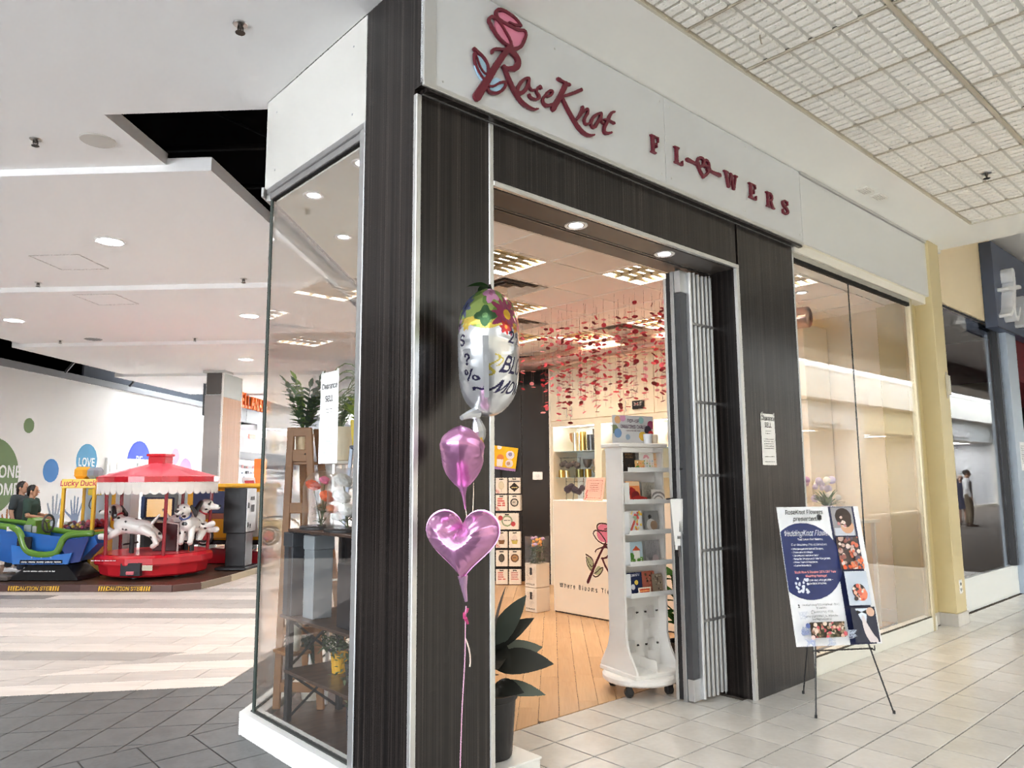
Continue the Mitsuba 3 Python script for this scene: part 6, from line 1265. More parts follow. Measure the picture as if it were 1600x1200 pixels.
# ================================================================ THE HALL WITH THE CHILDREN'S RIDES
WL = fresh('wall_left'); tag(WL, 'tall white wall with coloured circles and painted hands beside the rides', kind='structure'); EW = -10.5
put('panel', xDE(5.8, 20.5, EW - .2, EW, 0, 3.95), 'matte', srgb(240, 239, 236), parent=WL); put('dark_panel', xDE(-3, 5.8, EW - .2, EW, 0, 3.2), 'satin', srgb(52, 53, 57), parent=WL); put('panel', xDE(-3, 5.8, EW - .2, EW, 3.2, 3.95), 'matte', srgb(226, 226, 224), parent=WL)
put('cap', xDE(-3, 20.5, EW - .22, EW + .05, 3.93, 4.08), 'matte', srgb(150, 152, 154), parent=WL)
put('upper_wall', xDE(13.5, 20.5, EW - .1, EW - .05, 4.1, 4.9), 'matte', srgb(70, 74, 82), parent=WL)
put('baseboard', xDE(-3, 20.5, EW, EW + .012, 0, .12, .003), 'satin', srgb(206, 204, 200), parent=WL)
def onwall(q, off=.002): return frame(prism(q, .0015), DE(0, EW + off, 0), (R2, R2, 0), (0, 0, 1), (R2, -R2, 0))
def wtxt(s, h, d, z): return centred(text_poly(s, h, True, .95), d, z)
BLUE1, BLUE2, GREEN1, VIO, MAU = srgb(108, 168, 204), srgb(92, 144, 204), srgb(122, 144, 104), srgb(92, 108, 206), srgb(178, 150, 188)
circles = [(11.70, 2.78, .16, GREEN1, None, 'small green wall circle'), (10.72, 1.70, .78, GREEN1, ('EVERYONE', 'WELCOME'), 'large green wall circle lettered EVERYONE WELCOME'), (12.50, 1.83, .26, BLUE2, None, 'plain blue wall circle left of the claw machine'), (13.76, 2.08, .40, BLUE1, ('LOVE', ''), 'blue wall circle lettered LOVE'),
           (16.02, 2.10, .56, VIO, ('BE', 'KIND'), 'violet blue wall circle lettered BE behind the carousel top'), (17.95, 2.30, .24, srgb(176, 160, 178), None, 'small grey mauve wall circle'), (18.60, 1.86, .40, MAU, None, 'mauve wall circle beside the column')]
for d, z, r, c, s, lb in circles:
    k = put('decal', onwall(Point(d, z).buffer(r, 32)), 'matte', c, parent=WL, label=lb)
    if s:
        h = r * .30; g = [wtxt(s[0], h, d, z + (.02 if s[1] else -.08))]
        if s[0] == 'EVERYONE': g = [wtxt('EVERYONE', .235, d + .04, z - .02), wtxt('WELCOME', .235, d + .04, z - .38)]
        if s[0] == 'LOVE': g = [wtxt('LOVE', .19, d, z - .13)]
        if s[0] == 'BE': g = [wtxt('BE', .20, d, z - .05), wtxt('KIND', .2, d, z - .34)]
        put('lettering', onwall(unary_union(g), .005), 'matte', srgb(250, 250, 250), parent=k)
def hand_poly(cx, cz, s, flip=1):
    fs = [stroke([(cx + flip * a * s, cz + .05 * s), (cx + flip * (a + b) * s, cz + L * s)], [.085 * s, .055 * s], smooth=False) for a, b, L in ((-.13, -.16, .42), (-.05, -.05, .60), (.04, .02, .64), (.12, .10, .52), (.17, .26, .22))]
    return unary_union(fs + [Point(cx, cz).buffer(.17 * s), Polygon([(cx - .15 * s, cz), (cx + .15 * s, cz), (cx + .09 * s, cz - .75 * s), (cx - .09 * s, cz - .75 * s)])])
for d, z, s, c, f, lb in ((12.72, .74, .85, srgb(150, 160, 172), 1, 'grey painted hand left of the claw machine'), (13.45, .72, .8, srgb(120, 134, 160), -1, 'blue grey painted hand behind the claw machine'), (12.05, .66, .8, srgb(226, 150, 140), 1, 'pink painted hand over the boat'), (13.0, .35, .5, srgb(170, 196, 216), 1, 'small pale blue painted hand'), (11.3, .5, .8, srgb(176, 120, 80), -1, 'brown painted hand behind the people'), (15.0, .6, .9, srgb(96, 104, 130), 1, 'slate painted hand near the door'), (17.3, .6, .9, srgb(186, 140, 96), -1, 'tan painted hand right of the door'), (9.6, .6, .9, srgb(110, 120, 90), 1, 'olive painted hand'), (8.2, .6, .9, srgb(90, 110, 160), -1, 'blue painted hand'), (6.6, .6, .9, srgb(180, 110, 90), 1, 'terracotta painted hand')):
    put('decal', onwall(hand_poly(d, z, s, f)), 'matte', c, parent=WL, label=lb)
# white double door behind the carousel
DO = fresh('door_1'); tag(DO, 'white panelled double door in the wall behind the carousel', kind='structure')
put('frame', cat([xDE(14.5, 14.6, EW, EW + .06, .0, 2.16, .006), xDE(17.2, 17.3, EW, EW + .06, 0, 2.16, .006), xDE(14.5, 17.3, EW, EW + .06, 2.06, 2.17, .006)]), 'satin', srgb(244, 243, 240), parent=DO)
for a, b in ((14.6, 15.88), (15.92, 17.2)):
    lf = put('door_leaf', xDE(a + .01, b - .01, EW + .005, EW + .04, .01, 2.06, .004), 'satin', srgb(240, 236, 226), parent=DO)
    for k in range(4): put('board', xDE(a + .04 + .3 * k, a + .32 + .3 * k, EW + .04, EW + .05, .05, 2.02, .004), 'satin', srgb(242, 238, 228), parent=lf)
# raised platform with caution strips
PL = thing('ride_platform', 'low dark timber platform under the children\'s rides, its edge marked CAUTION STEP', 'platform')
pp = Polygon([(7.15, -9.4), (7.15, -4.83), (7.42, -4.54), (8.1, -4.46), (12.4, -4.40), (12.4, -9.4)])
put('deck', inD(prism(pp, .085)), 'darkwood', parent=PL)
edge = [(7.15, -9.4), (7.15, -7.6), (7.15, -6.2), (7.15, -4.83), (7.42, -4.54), (8.25, -4.455), (9.2, -4.445), (10.3, -4.43), (12.4, -4.40)]
for k in range(len(edge) - 1):
    a, b = edge[k], edge[k + 1]; put('edge_board', bar(DE(*a, .05), DE(*b, .05), .035, .098), 'satin', [srgb(96, 70, 66), srgb(84, 60, 56), srgb(100, 74, 68), srgb(92, 66, 60), srgb(150, 136, 118), srgb(206, 192, 164), srgb(176, 164, 144), srgb(190, 180, 160)][k], parent=PL)
def caution(e0):
    w = .80; it = [(sbox(0, 0, w, .085), srgb(86, 64, 56)), (centred(text_poly('CAUTION STEP', .055, True, .95, .15), w / 2, .015), srgb(222, 176, 70))]
    it += [(unary_union([Polygon([(x, .008), (x + .022, .008), (x + .034, .077), (x + .012, .077)]) for x in [.005 + .037 * k for k in range(4)] + [.64 + .037 * k for k in range(4)]]), srgb(222, 176, 70))]
    print_on(PL, it, DE(7.131, e0, .006), (R2, -R2, 0), (0, 0, 1), (-R2, -R2, 0), name='caution_strip')
caution(-7.29); caution(-5.93); caution(-8.7)
ZP = .098
# --- boat ride
BO = thing('boat_ride', 'blue boat ride with green gunwale on the platform, left of the claw machine', 'ride')
def BD(e, z, d=0): return DE(7.78 + d, e, z)
def hullsec(e, zk, zt, wk, wt): return [(e, zk, -wk), (e, zt, -wt), (e, zk, wk), (e, zt, wt)]
secs = [(-8.75, .62, 1.05, .02, .10), (-8.3, .42, .95, .12, .32), (-7.9, .33, .90, .20, .38), (-7.45, .30, .80, .24, .40), (-7.0, .30, .74, .24, .40), (-6.72, .36, .72, .22, .38), (-6.46, .62, .76, .20, .34)]
Vv, F = [], []
for (e, zk, zt, wk, wt) in secs:
    for (w, z) in ((-wt, zt), (-(wk * .4 + wt * .6), zk * .45 + zt * .55), (-wk, zk), (wk, zk), (wk * .4 + wt * .6, zk * .45 + zt * .55), (wt, zt)): Vv.append(BD(e, z, w * .62 + .25))
n_ = 6
for k in range(len(secs) - 1):
    for j in range(n_ - 1):
        a = k * n_ + j; F += [(a, a + n_, a + n_ + 1), (a, a + n_ + 1, a + 1)]
F += [(0, j, j + 1) for j in range(1, n_ - 1)] + [((len(secs) - 1) * n_, (len(secs) - 1) * n_ + j + 1, (len(secs) - 1) * n_ + j) for j in range(1, n_ - 1)]
put('hull', trimesh.Trimesh(Vv, F, process=False), 'gloss', srgb(52, 112, 196), smooth=40, parent=BO)
GRN = srgb(96, 138, 54)
for s in (-1, 1):
    top = [BD(e, zt + .015, .25 + s * wt * .62) for e, zk, zt, wk, wt in secs]
    if s > 0: put('gunwale', tube(spline(top, 30), .045, 10), 'gloss', GRN, smooth=True, parent=BO)
    else:
        cut = [BD(-8.75, 1.06, .25 - .06), BD(-8.3, .965, .05), BD(-7.9, .90, -.01), BD(-7.62, .83, -.06), BD(-7.52, .62, -.06), BD(-7.40, .50, -.06), BD(-7.1, .475, -.06), BD(-6.98, .52, -.05), BD(-6.92, .68, -.04), BD(-6.84, .76, -.03), BD(-6.46, .79, .0)]
        put('gunwale', tube(spline(cut, 60), [.05] * 60, 10), 'gloss', GRN, smooth=True, parent=BO)
put('side_panel', frame(prism(Polygon([(-7.66, .33), (-6.78, .33), (-6.72, .5), (-7.0, .47), (-7.40, .46), (-7.55, .6), (-7.7, .62)]), .03), BD(0, 0, -.06), (R2, -R2, 0), (0, 0, 1), (-R2, -R2, 0)), 'gloss', srgb(60, 124, 206), parent=BO)
put('stern_panel', frame(prism(Polygon([(-6.92, .55), (-6.84, .70), (-6.5, .74), (-6.62, .36), (-6.76, .34)]), .02), BD(0, 0, -.02), (R2, -R2, 0), (0, 0, 1), (-R2, -R2, 0)), 'gloss', srgb(50, 66, 126), parent=BO)
put('seat', cat([xDE(7.88, 8.2, -7.35, -6.95, .34, .52, .02), xDE(7.88, 8.2, -6.98, -6.84, .40, .80, .03)]), 'gloss', GRN, parent=BO)
put('dashboard', inD(hull([(7.84, -7.70, .5), (8.22, -7.70, .5), (7.84, -7.42, .5), (8.22, -7.42, .5), (7.9, -7.62, 1.02), (8.2, -7.62, 1.02), (7.86, -7.46, .98), (8.2, -7.46, .98)])), 'gloss', GRN, parent=BO)
put('gauge', inD(bx(7.83, 7.85, -7.62, -7.50, .78, .92)), 'satin', srgb(150, 160, 156), parent=BO); put('gauge', inD(bx(7.83, 7.85, -7.48, -7.42, .80, .90)), 'satin', srgb(170, 174, 170), parent=BO)
put('coin_slot', xDE(7.70, 7.74, -7.62, -7.40, .46, .74, .004), 'satin', srgb(24, 24, 26), parent=BO)
wh_ = inD(trimesh.creation.torus(.135, .016, 24, 10).apply_transform(trimesh.transformations.rotation_matrix(math.pi / 2, (1, 0, 0))).apply_translation((7.98, -7.33, .93)))
wl = put('steering_wheel', wh_, 'satin', srgb(60, 62, 60), parent=BO); put('spoke', inD(cat([tube([(7.98 + .13 * math.cos(a), -7.33, .93 + .13 * math.sin(a)), (7.98, -7.36, .93)], .008, 6) for a in (.5, 2.6, 4.7)])), 'satin', srgb(70, 70, 70), parent=wl)
put('base', inD(cat([hull([(7.62, -7.66, ZP), (8.24, -7.66, ZP), (7.62, -6.55, ZP), (8.24, -6.55, ZP), (7.66, -7.66, .15), (8.22, -7.66, .15), (7.66, -6.6, .15), (8.22, -6.6, .15), (7.72, -7.4, .31), (8.2, -7.4, .31), (7.72, -6.8, .31), (8.2, -6.8, .31)])])), 'satin', srgb(22, 22, 24), parent=BO)
put('step', xDE(7.55, 7.95, -8.1, -7.62, ZP + .002, .16, .01), 'satin', srgb(96, 88, 84), parent=BO)
print_on(BO, [(centred(text_poly('WWW.RIDES.COM', .035, True), .30, .0), srgb(236, 236, 236))], DE(7.685, -7.50, .345), (R2, -R2, 0), (0, 0, 1), (-R2, -R2, 0), name='lettering') if False else print_on(BO, [(sbox(-.02, -.012, .66, .042), srgb(30, 30, 40)), (scribble(.0, .64, .002, .034, random.Random(5), srgb(226, 226, 230)))], DE(7.688, -7.52, .352), (R2, -R2, 0), (0, 0, 1), (-R2, -R2, 0), name='web_strip')
print_on(BO, [(scribble(.0, .5, .0, .03, random.Random(6), srgb(200, 200, 200)))], DE(7.66, -7.45, .22), (R2, -R2, 0), (0, .2, .98), (-R2, -R2, 0), name='base_print')
for e in (-7.35, -7.2, -7.05): put('rivet', inD(ball((7.69, e, .43), .012)), 'metal', srgb(220, 220, 220), parent=BO)
put('sticker', frame(bx(0, .17, 0, .07, 0, .003), DE(7.70, -7.80, .83), (R2, -R2, 0), (0, 0, 1), (-R2, -R2, 0)), 'satin', srgb(240, 240, 240), parent=BO)
# --- claw machine
CL = thing('claw_machine', 'yellow framed claw machine of small toys, headed Lucky Duck, between boat and carousel', 'arcade machine')
YEL = srgb(236, 186, 52); e0, e1, d0, d1 = -7.37, -6.80, 8.3, 8.9
put('lower_cabinet', xDE(d0, d1, e0 + .01, e1 - .01, ZP, .80, .01), 'satin', YEL, parent=CL)
for a, b in ((d0, e0), (d0, e1 - .05), (d1 - .05, e0), (d1 - .05, e1 - .05)): put('post', xDE(a, a + .05, b, b + .05, .76, 1.63, .006), 'satin', YEL, parent=CL)
put('header', xDE(d0 - .01, d1, e0, e1, 1.48, 1.63, .006), 'satin', srgb(250, 222, 120), parent=CL)
print_on(CL, [(centred(text_poly('Lucky Duck', .085, True, .95, .1), .285, .03), srgb(206, 84, 96))], DE(d0 - .0115, e0, 1.49), (R2, -R2, 0), (0, 0, 1), (-R2, -R2, 0), name='header_lettering')
tp = put('topper', xDE(8.35, 8.6, -7.24, -7.02, 1.63, 1.83, .05), 'satin', srgb(236, 166, 44), parent=CL); put('topper', xDE(8.35, 8.6, -7.02, -6.83, 1.63, 1.82, .05), 'satin', srgb(140, 146, 156), parent=CL)
put('glass', xDE(d0 + .005, d0 + .009, e0 + .05, e1 - .05, .82, 1.48), 'pane', parent=CL)
put('back_wall', xDE(d1 - .03, d1 - .01, e0 + .04, e1 - .04, .8, 1.5), 'satin', srgb(214, 226, 236), parent=CL)
cl = put('claw_carriage', cat([xDE(8.5, 8.6, -7.05, -6.86, 1.36, 1.47, .01), xDE(8.54, 8.56, -7.0, -6.93, .84, 1.40, .002)]), 'satin', srgb(246, 222, 60), parent=CL)
put('claw', inD(cat([tube(spline([(8.5, -6.96, 1.34), (8.5, -6.96 + s * .04, 1.26), (8.5, -6.96 + s * .05, 1.18), (8.5, -6.96 + s * .015, 1.14)], 10), .008, 6) for s in (-1, 1)])), 'metal', srgb(60, 60, 64), parent=cl)
rg = random.Random(31); toyc = [srgb(150, 60, 90), srgb(226, 190, 96), srgb(96, 76, 120), srgb(206, 70, 84), srgb(226, 226, 220), srgb(90, 120, 90), srgb(226, 120, 140), srgb(110, 80, 70)]
tms, tcs = [], []
for k in range(150):
    e = rg.uniform(e0 + .05, e1 - .05); m = ball((rg.uniform(d0 + .03, d1 - .08), e, .82 + rg.uniform(0, .10) + .12 * max(0, (e - e0 - .25))), rg.uniform(.022, .036)); tms.append(inD(m)); tcs.append(np.tile(toyc[k % 8] if e < -7.02 else (toyc[3], toyc[6], toyc[0])[k % 3], (len(m.vertices), 1)))
put('toys', cat(tms), 'satin', np.vstack(tcs), parent=CL, kind='stuff')
put('bed', xDE(d0 + .01, d1 - .03, e0 + .03, e1 - .03, .78, .82), 'matte', srgb(60, 50, 56), parent=CL)
print_on(CL, [(q, c) for q, c in [(circ(rg.uniform(.03, .5), rg.uniform(.02, .26), rg.uniform(.01, .03)), toyc[k % 8]) for k in range(60)]], DE(d0 - .002, e0, .12), (R2, -R2, 0), (0, 0, 1), (-R2, -R2, 0), name='decoration')
put('chute_door', xDE(d0 - .008, d0, -6.98, -6.85, .2, .42, .004), 'satin', srgb(30, 30, 32), parent=CL)
t = thing('wall_cabinet', 'pale grey utility cabinet standing between the claw machine and the carousel', 'cabinet'); put('body', xDE(9.6, 9.9, -7.42, -6.95, ZP, 1.36, .01), 'satin', srgb(196, 192, 196), parent=t)
for e in (-7.3, -7.08): put('lock', xDE(9.59, 9.6, e, e + .06, .92, 1.0, .004), 'satin', srgb(120, 120, 124), parent=t)
# --- carousel
CA = thing('carousel_ride', 'small red carousel ride with a white scalloped valance and spotted dog seats', 'ride'); cd, ce = 8.42, -5.79
RED = srgb(196, 34, 46); DRED = srgb(140, 24, 36)
def at_c(m): return inD(mv(m, cd, ce, 0))
put('skirt', at_c(lathe([(0, .13), (.74, .13), (.79, .16), (.82, .30), (.86, .30), (.88, .33), (.88, .42), (.80, .46), (.0, .46)], 14)), 'gloss', RED, smooth=20, parent=CA)
put('deck', at_c(lathe([(0, .455), (.78, .468), (0, .475)], 28)), 'gloss', srgb(214, 70, 78), parent=CA)
for a in range(0, 360, 60): put('caster', at_c(mv(lathe([(0, .0), (.045, 0), (.045, .04), (0, .04)], 12), .60 * math.cos(math.radians(a)), .6 * math.sin(math.radians(a)), .098)), 'satin', srgb(28, 28, 30), parent=CA)
for k in range(5):
    a = math.radians(180 + 36 + 72 * k); put('pole', at_c(tube([(.78 * math.cos(a), .78 * math.sin(a), .44), (.82 * math.cos(a), .82 * math.sin(a), 1.52)], .026, 10)), 'gloss', DRED, parent=CA)
put('canopy', at_c(lathe([(.87, 1.58), (.905, 1.58), (.905, 1.655), (.87, 1.672), (.14, 1.88), (.14, 1.86), (.85, 1.65)], 12)), 'gloss', srgb(222, 92, 106), parent=CA)
put('canopy_rim', at_c(lathe([(.895, 1.575), (.915, 1.575), (.915, 1.66), (.895, 1.66)], 24)), 'gloss', RED, parent=CA)
put('finial', at_c(cat([cb(-.14, .14, -.14, .14, 1.85, 2.0, .02), cb(-.16, .16, -.16, .16, 1.99, 2.03, .01)])), 'gloss', RED, parent=CA)
vm = []
for k in range(44):
    a = 2 * math.pi * k / 44; q = unary_union([sbox(-.066, .06, .066, .20), Point(0, .06).buffer(.062, 8)]); vm.append(mv(frame(prism(q, .004), (0, 0, 0), (0, 1, 0), (0, 0, 1), (1, 0, 0)), .925 * math.cos(a), .925 * math.sin(a), 1.39, rz=a) if False else mv(mv(frame(prism(q, .004), (0, 0, 0), (0, 1, 0), (0, 0, 1), (1, 0, 0)), .897, 0, 1.385), rz=a))
for m in vm: put('valance', at_c(m), 'matte', srgb(232, 226, 220), parent=CA)
put('centre_box', at_c(cb(-.16, .2, .02, .42, .46, .92, .02)), 'gloss', srgb(60, 20, 24), parent=CA); put('box_rim', at_c(cat([tube([(-.16, .44, .47), (-.16, .44, .90), (-.16, .08, .95)], .016, 6)])), 'gloss', srgb(226, 214, 210), parent=CA)
put('control_panel', inD(cb(7.55, 7.62, -5.86, -5.55, .17, .36, .006)), 'satin', srgb(36, 36, 42), parent=CA)
put('coin_plate', inD(cb(7.535, 7.55, -5.76, -5.64, .19, .24, .003)), 'satin', srgb(214, 110, 120), parent=CA); put('label_plate', inD(cb(7.545, 7.56, -5.52, -5.36, .25, .33, .003)), 'satin', srgb(206, 200, 180), parent=CA)
print_on(CA, [(scribble(0, .42, 0, .024, random.Random(8), srgb(236, 206, 210)))], DE(7.56, -6.33, .39), (R2, -R2, 0), (0, 0, 1), (-R2, -R2, 0), name='base_print')
def dog(o, yaw, pose, label):
    """a generic white dog seat with black spots, built along +x (head end)"""
    A = np.array; bo = []
    run = pose == 'run'
    bo += [bone((-.20, 0, .0), (.16, 0, .05), (.13, .105, .115), (.14, .12, .135)), bone((.18, 0, .08), (.29, 0, .22), (.085, .08, .08), (.075, .07, .07)), bone((.31, 0, .27), (.33, 0, .27), (.11, .105, .10), (.10, .10, .095)), bone((.38, 0, .25), (.50, 0, .235), (.06, .06, .055), (.045, .05, .04)), bone((-.30, 0, .06), (-.42, 0, .20), .025, .016)]
    if run:
        for s in (-1, 1):
            bo += [bone((.18, s * .07, -.04), (.34, s * .075, -.11 + .03 * s), .06, .045), bone((.34, s * .075, -.11 + .03 * s), (.46, s * .075, -.08 + .05 * s), .042, .05), bone((-.22, s * .07, -.02), (-.36, s * .075, -.10), .08, .055), bone((-.36, s * .075, -.10), (-.44, s * .075, -.20 + .04 * s), .048, .036), bone((-.44, s * .075, -.20 + .04 * s), (-.38, s * .075, -.24 + .04 * s), .036, .04)]
    else:
        for s in (-1, 1):
            bo += [bone((.17, s * .07, -.02), (.19, s * .075, -.18), .055, .045), bone((.19, s * .075, -.18), (.22, s * .075, -.24), .042, .045), bone((-.2, s * .08, -.02), (-.10, s * .10, -.14), .09, .06), bone((-.1, s * .1, -.14), (-.02, s * .1, -.23), .05, .045)]
    m = merge(bo, .03, 8)
    pl_ = lambda q: at_c(mv(q, *o, rz=yaw))
    v = m.vertices; c = np.tile(A(srgb(240, 238, 234)), (len(v), 1)); r_ = random.Random(int(o[0] * 100)); m2 = m.subdivide().subdivide() if len(v) < 3000 else m.subdivide(); v = m2.vertices; c = np.tile(A(srgb(240, 238, 234)), (len(v), 1))
    for _ in range(26):
        p = v[r_.randrange(len(v))]; c[np.linalg.norm(v - p, axis=1) < r_.uniform(.016, .034)] = srgb(24, 24, 26)
    dg = put('dog_seat', pl_(m2), 'gloss', c, smooth=True, parent=CA, label=label)
    for s in (-1, 1): put('ear', pl_(tm(bone((.27, s * .10, .32), (.22, s * .15, .20), (.035, .02, .03), (.045, .02, .05)))), 'gloss', srgb(26, 26, 28), smooth=True, parent=dg)
    put('nose', pl_(ball((.54, 0, .255), (.022, .028, .02))), 'gloss', srgb(20, 20, 22), parent=dg)
    for s in (-1, 1): put('eye', pl_(ball((.405, s * .05, .315), .014)), 'gloss', srgb(26, 26, 30), parent=dg)
    cl_ = mv(trimesh.creation.torus(.082, .014, 20, 8), .255, 0, .175, ry=.7); put('collar', pl_(cl_), 'gloss', srgb(176, 40, 52) if run else srgb(80, 100, 160), parent=dg)
    put('post', at_c(tube([(o[0], o[1], .46), (o[0], o[1], o[2] - .06)], .035, 10)), 'satin', srgb(30, 30, 32), parent=dg)
    put('foot_bar', pl_(tube([(.02, -.2, -.24), (.02, .2, -.24)], .014, 8)), 'satin', srgb(30, 30, 32), parent=dg)
dog((-.45, -.15, .86), math.pi / 2 + math.pi, 'run', 'white spotted dog seat with a red collar leaping left')
dog((.10, .45, .92), math.pi / 2, 'run', 'white spotted dog seat behind the centre post')
dog((-.05, .62, .86), math.pi, 'sit', 'white spotted dog seat facing the photographer at the right')
# --- grey arcade cabinet with an orange screen behind
AR = thing('arcade_cabinet', 'grey arcade cabinet with an orange screen standing behind the carousel', 'arcade machine')
put('body', xDE(10.2, 10.9, -7.08, -6.38, ZP, 1.36, .02), 'satin', srgb(112, 116, 118), parent=AR)
put('screen_bezel', xDE(10.17, 10.2, -6.98, -6.44, .88, 1.28, .01), 'satin', srgb(40, 44, 70), parent=AR)
k = fresh(AR + '__screen'); scene[k] = {**ply(xDE(10.16, 10.171, -6.95, -6.47, .92, 1.25)), 'emitter': {'type': 'area', 'radiance': {'type': 'rgb', 'value': [.55, .27, .02]}}, 'bsdf': {'type': 'diffuse'}}
put('control_shelf', xDE(9.98, 10.2, -7.02, -6.42, .62, .70, .02), 'satin', srgb(50, 54, 74), parent=AR); put('front_door', xDE(10.18, 10.2, -6.98, -6.48, .16, .58, .01), 'satin', srgb(78, 82, 84), parent=AR)
put('speaker', xDE(10.16, 10.2, -7.07, -7.0, .9, 1.3, .01), 'satin', srgb(60, 80, 120), parent=AR)
# --- change machine
CM = thing('change_machine', 'tall black change machine with a steel face at the platform edge', 'change machine')
put('stand', xDE(9.02, 9.32, -4.90, -4.56, .14, .70, .008), 'satin', srgb(20, 20, 22), parent=CM); put('head', xDE(8.96, 9.36, -4.93, -4.54, .70, 1.46, .008), 'satin', srgb(18, 18, 20), parent=CM)
put('base_plate', xDE(8.85, 9.50, -5.0, -4.47, ZP, .142, .006), 'satin', srgb(22, 22, 24), parent=CM)
put('face_plate', xDE(8.97, 9.35, -4.54, -4.525, .72, 1.45, .003), 'brushed', srgb(206, 208, 210), parent=CM); put('stand_plate', xDE(9.03, 9.31, -4.56, -4.55, .15, .70, .003), 'brushed', srgb(150, 152, 154), parent=CM)
for d, z, w, h in ((9.0, 1.12, .05, .09), (9.0, .80, .04, .08), (9.1, .78, .03, .07), (9.14, 1.05, .12, .12), (9.1, 1.25, .16, .06)): put('slot', xDE(d, d + w, -4.526, -4.518, z, z + h, .002), 'satin', srgb(60, 60, 64), parent=CM)
# --- yellow van ride
VR = thing('van_ride', 'yellow toy van ride with a navy panel standing behind the change machine', 'ride')
put('body', xDE(9.75, 10.6, -5.98, -4.62, .52, 1.44, .03), 'gloss', srgb(230, 166, 32), parent=VR)
put('roof', xDE(9.70, 10.65, -5.62, -4.55, 1.43, 1.53, .04), 'gloss', srgb(238, 180, 52), parent=VR)
put('side_panel', xDE(9.735, 9.752, -5.86, -5.10, 1.0, 1.40, .01), 'satin', srgb(40, 46, 84), parent=VR); put('side_panel', xDE(9.733, 9.752, -5.86, -5.10, .90, 1.0, .004), 'satin', srgb(150, 84, 60), parent=VR)
put('lower_panel', xDE(9.735, 9.752, -5.94, -5.08, .56, .89, .006), 'satin', srgb(222, 158, 30), parent=VR)
put('chassis', xDE(9.8, 10.6, -5.98, -4.55, .44, .52, .01), 'satin', srgb(26, 24, 26), parent=VR); put('plinth', inD(hull([(9.9, -5.8, ZP), (10.6, -5.8, ZP), (9.9, -4.5, ZP), (10.6, -4.5, ZP), (9.95, -5.6, .36), (10.55, -5.6, .36), (9.95, -4.65, .30), (10.55, -4.65, .30)])), 'gloss', srgb(170, 30, 44), parent=VR)
put('pillar', xDE(10.1, 10.4, -5.4, -4.9, .3, .46, .01), 'satin', srgb(30, 28, 30), parent=VR)
put('bonnet', xDE(9.9, 10.5, -4.64, -4.30, .56, .86, .05), 'gloss', srgb(236, 206, 140), parent=VR); put('cab_side', xDE(9.74, 9.76, -5.05, -4.63, .58, 1.38, .01), 'gloss', srgb(240, 238, 232), parent=VR)
for e in (-4.42, -5.62):
    w = put('wheel', inD(tube([(9.72, e, .60), (9.84, e, .60)], .175, 24)), 'satin', srgb(30, 30, 32), parent=VR); put('hub', inD(tube([(9.705, e, .60), (9.73, e, .60)], .10, 5)), 'satin', srgb(206, 60, 70), parent=VR); put('hub_ring', inD(trimesh.creation.torus(.13, .012, 24, 6).apply_transform(trimesh.transformations.rotation_matrix(math.pi / 2, (0, 1, 0))).apply_translation((9.715, e, .60))), 'satin', srgb(226, 226, 226), parent=w)
put('handrail', inD(tube(spline([(9.9, -4.62, .90), (9.9, -4.3, .93), (9.9, -4.0, .84), (9.9, -3.9, .5)], 14), .014, 8)), 'satin', srgb(40, 40, 44), parent=VR)
# people behind the boat
person('woman in a dark grey top standing behind the blue boat at the picture edge', DE(8.75, -8.42, ZP), math.atan2(*(-R2 * np.array((1, -1)))[::-1]) + math.pi, 1.50, srgb(64, 70, 72), srgb(46, 48, 54), srgb(196, 148, 122), srgb(34, 26, 24), srgb(226, 224, 222), DOWN, long_hair=.12, lean=.05)
person('person in a dark green shirt with dark hair behind the blue boat', DE(8.45, -8.00, ZP), -math.pi / 4 + .2, 1.44, srgb(56, 74, 66), srgb(60, 64, 78), srgb(190, 140, 112), srgb(30, 24, 22), srgb(236, 236, 236), FOLD, long_hair=.06, lean=.03)
# column
CO = fresh('column'); tag(CO, 'square hall column clad in grey stone look and timber veneer behind the rides', kind='structure')
d0, d1, e0, e1 = 12.65, 13.66, -7.13, -6.72
put('grey_cladding', xDE(d0, d0 + .02, e0, e1 - .03, .0, 3.50), 'concrete', parent=CO); put('veneer_cladding', xDE(d0 + .03, d1, e1 - .02, e1, 0, 3.46), 'veneer', parent=CO)
put('core', xDE(d0 + .02, d1, e0 + .01, e1 - .02, 0, 4.03), 'matte', srgb(196, 198, 196), parent=CO); put('dark_band', xDE(d0 - .002, d0 + .02, e0 + .03, e1 - .03, 3.52, 4.0, .002), 'satin', srgb(84, 80, 76), parent=CO)
put('corner_trim', xDE(d0 - .006, d0 + .03, e1 - .03, e1 + .005, 0, 4.03, .003), 'satin', srgb(236, 232, 226), parent=CO); put('corner_trim', xDE(d1, d1 + .03, e1 - .03, e1 + .005, 0, 4.03, .003), 'satin', srgb(236, 232, 226), parent=CO)
put('upper_face', xDE(d0 + .03, d1, e1 - .019, e1 - .004, 3.47, 4.0), 'satin', srgb(190, 196, 192), parent=CO)
put('top_collar', xDE(d0 - .05, d1 + .05, e0 - .05, e1 + .05, 4.0, 4.06, .006), 'satin', srgb(200, 200, 198), parent=CO)
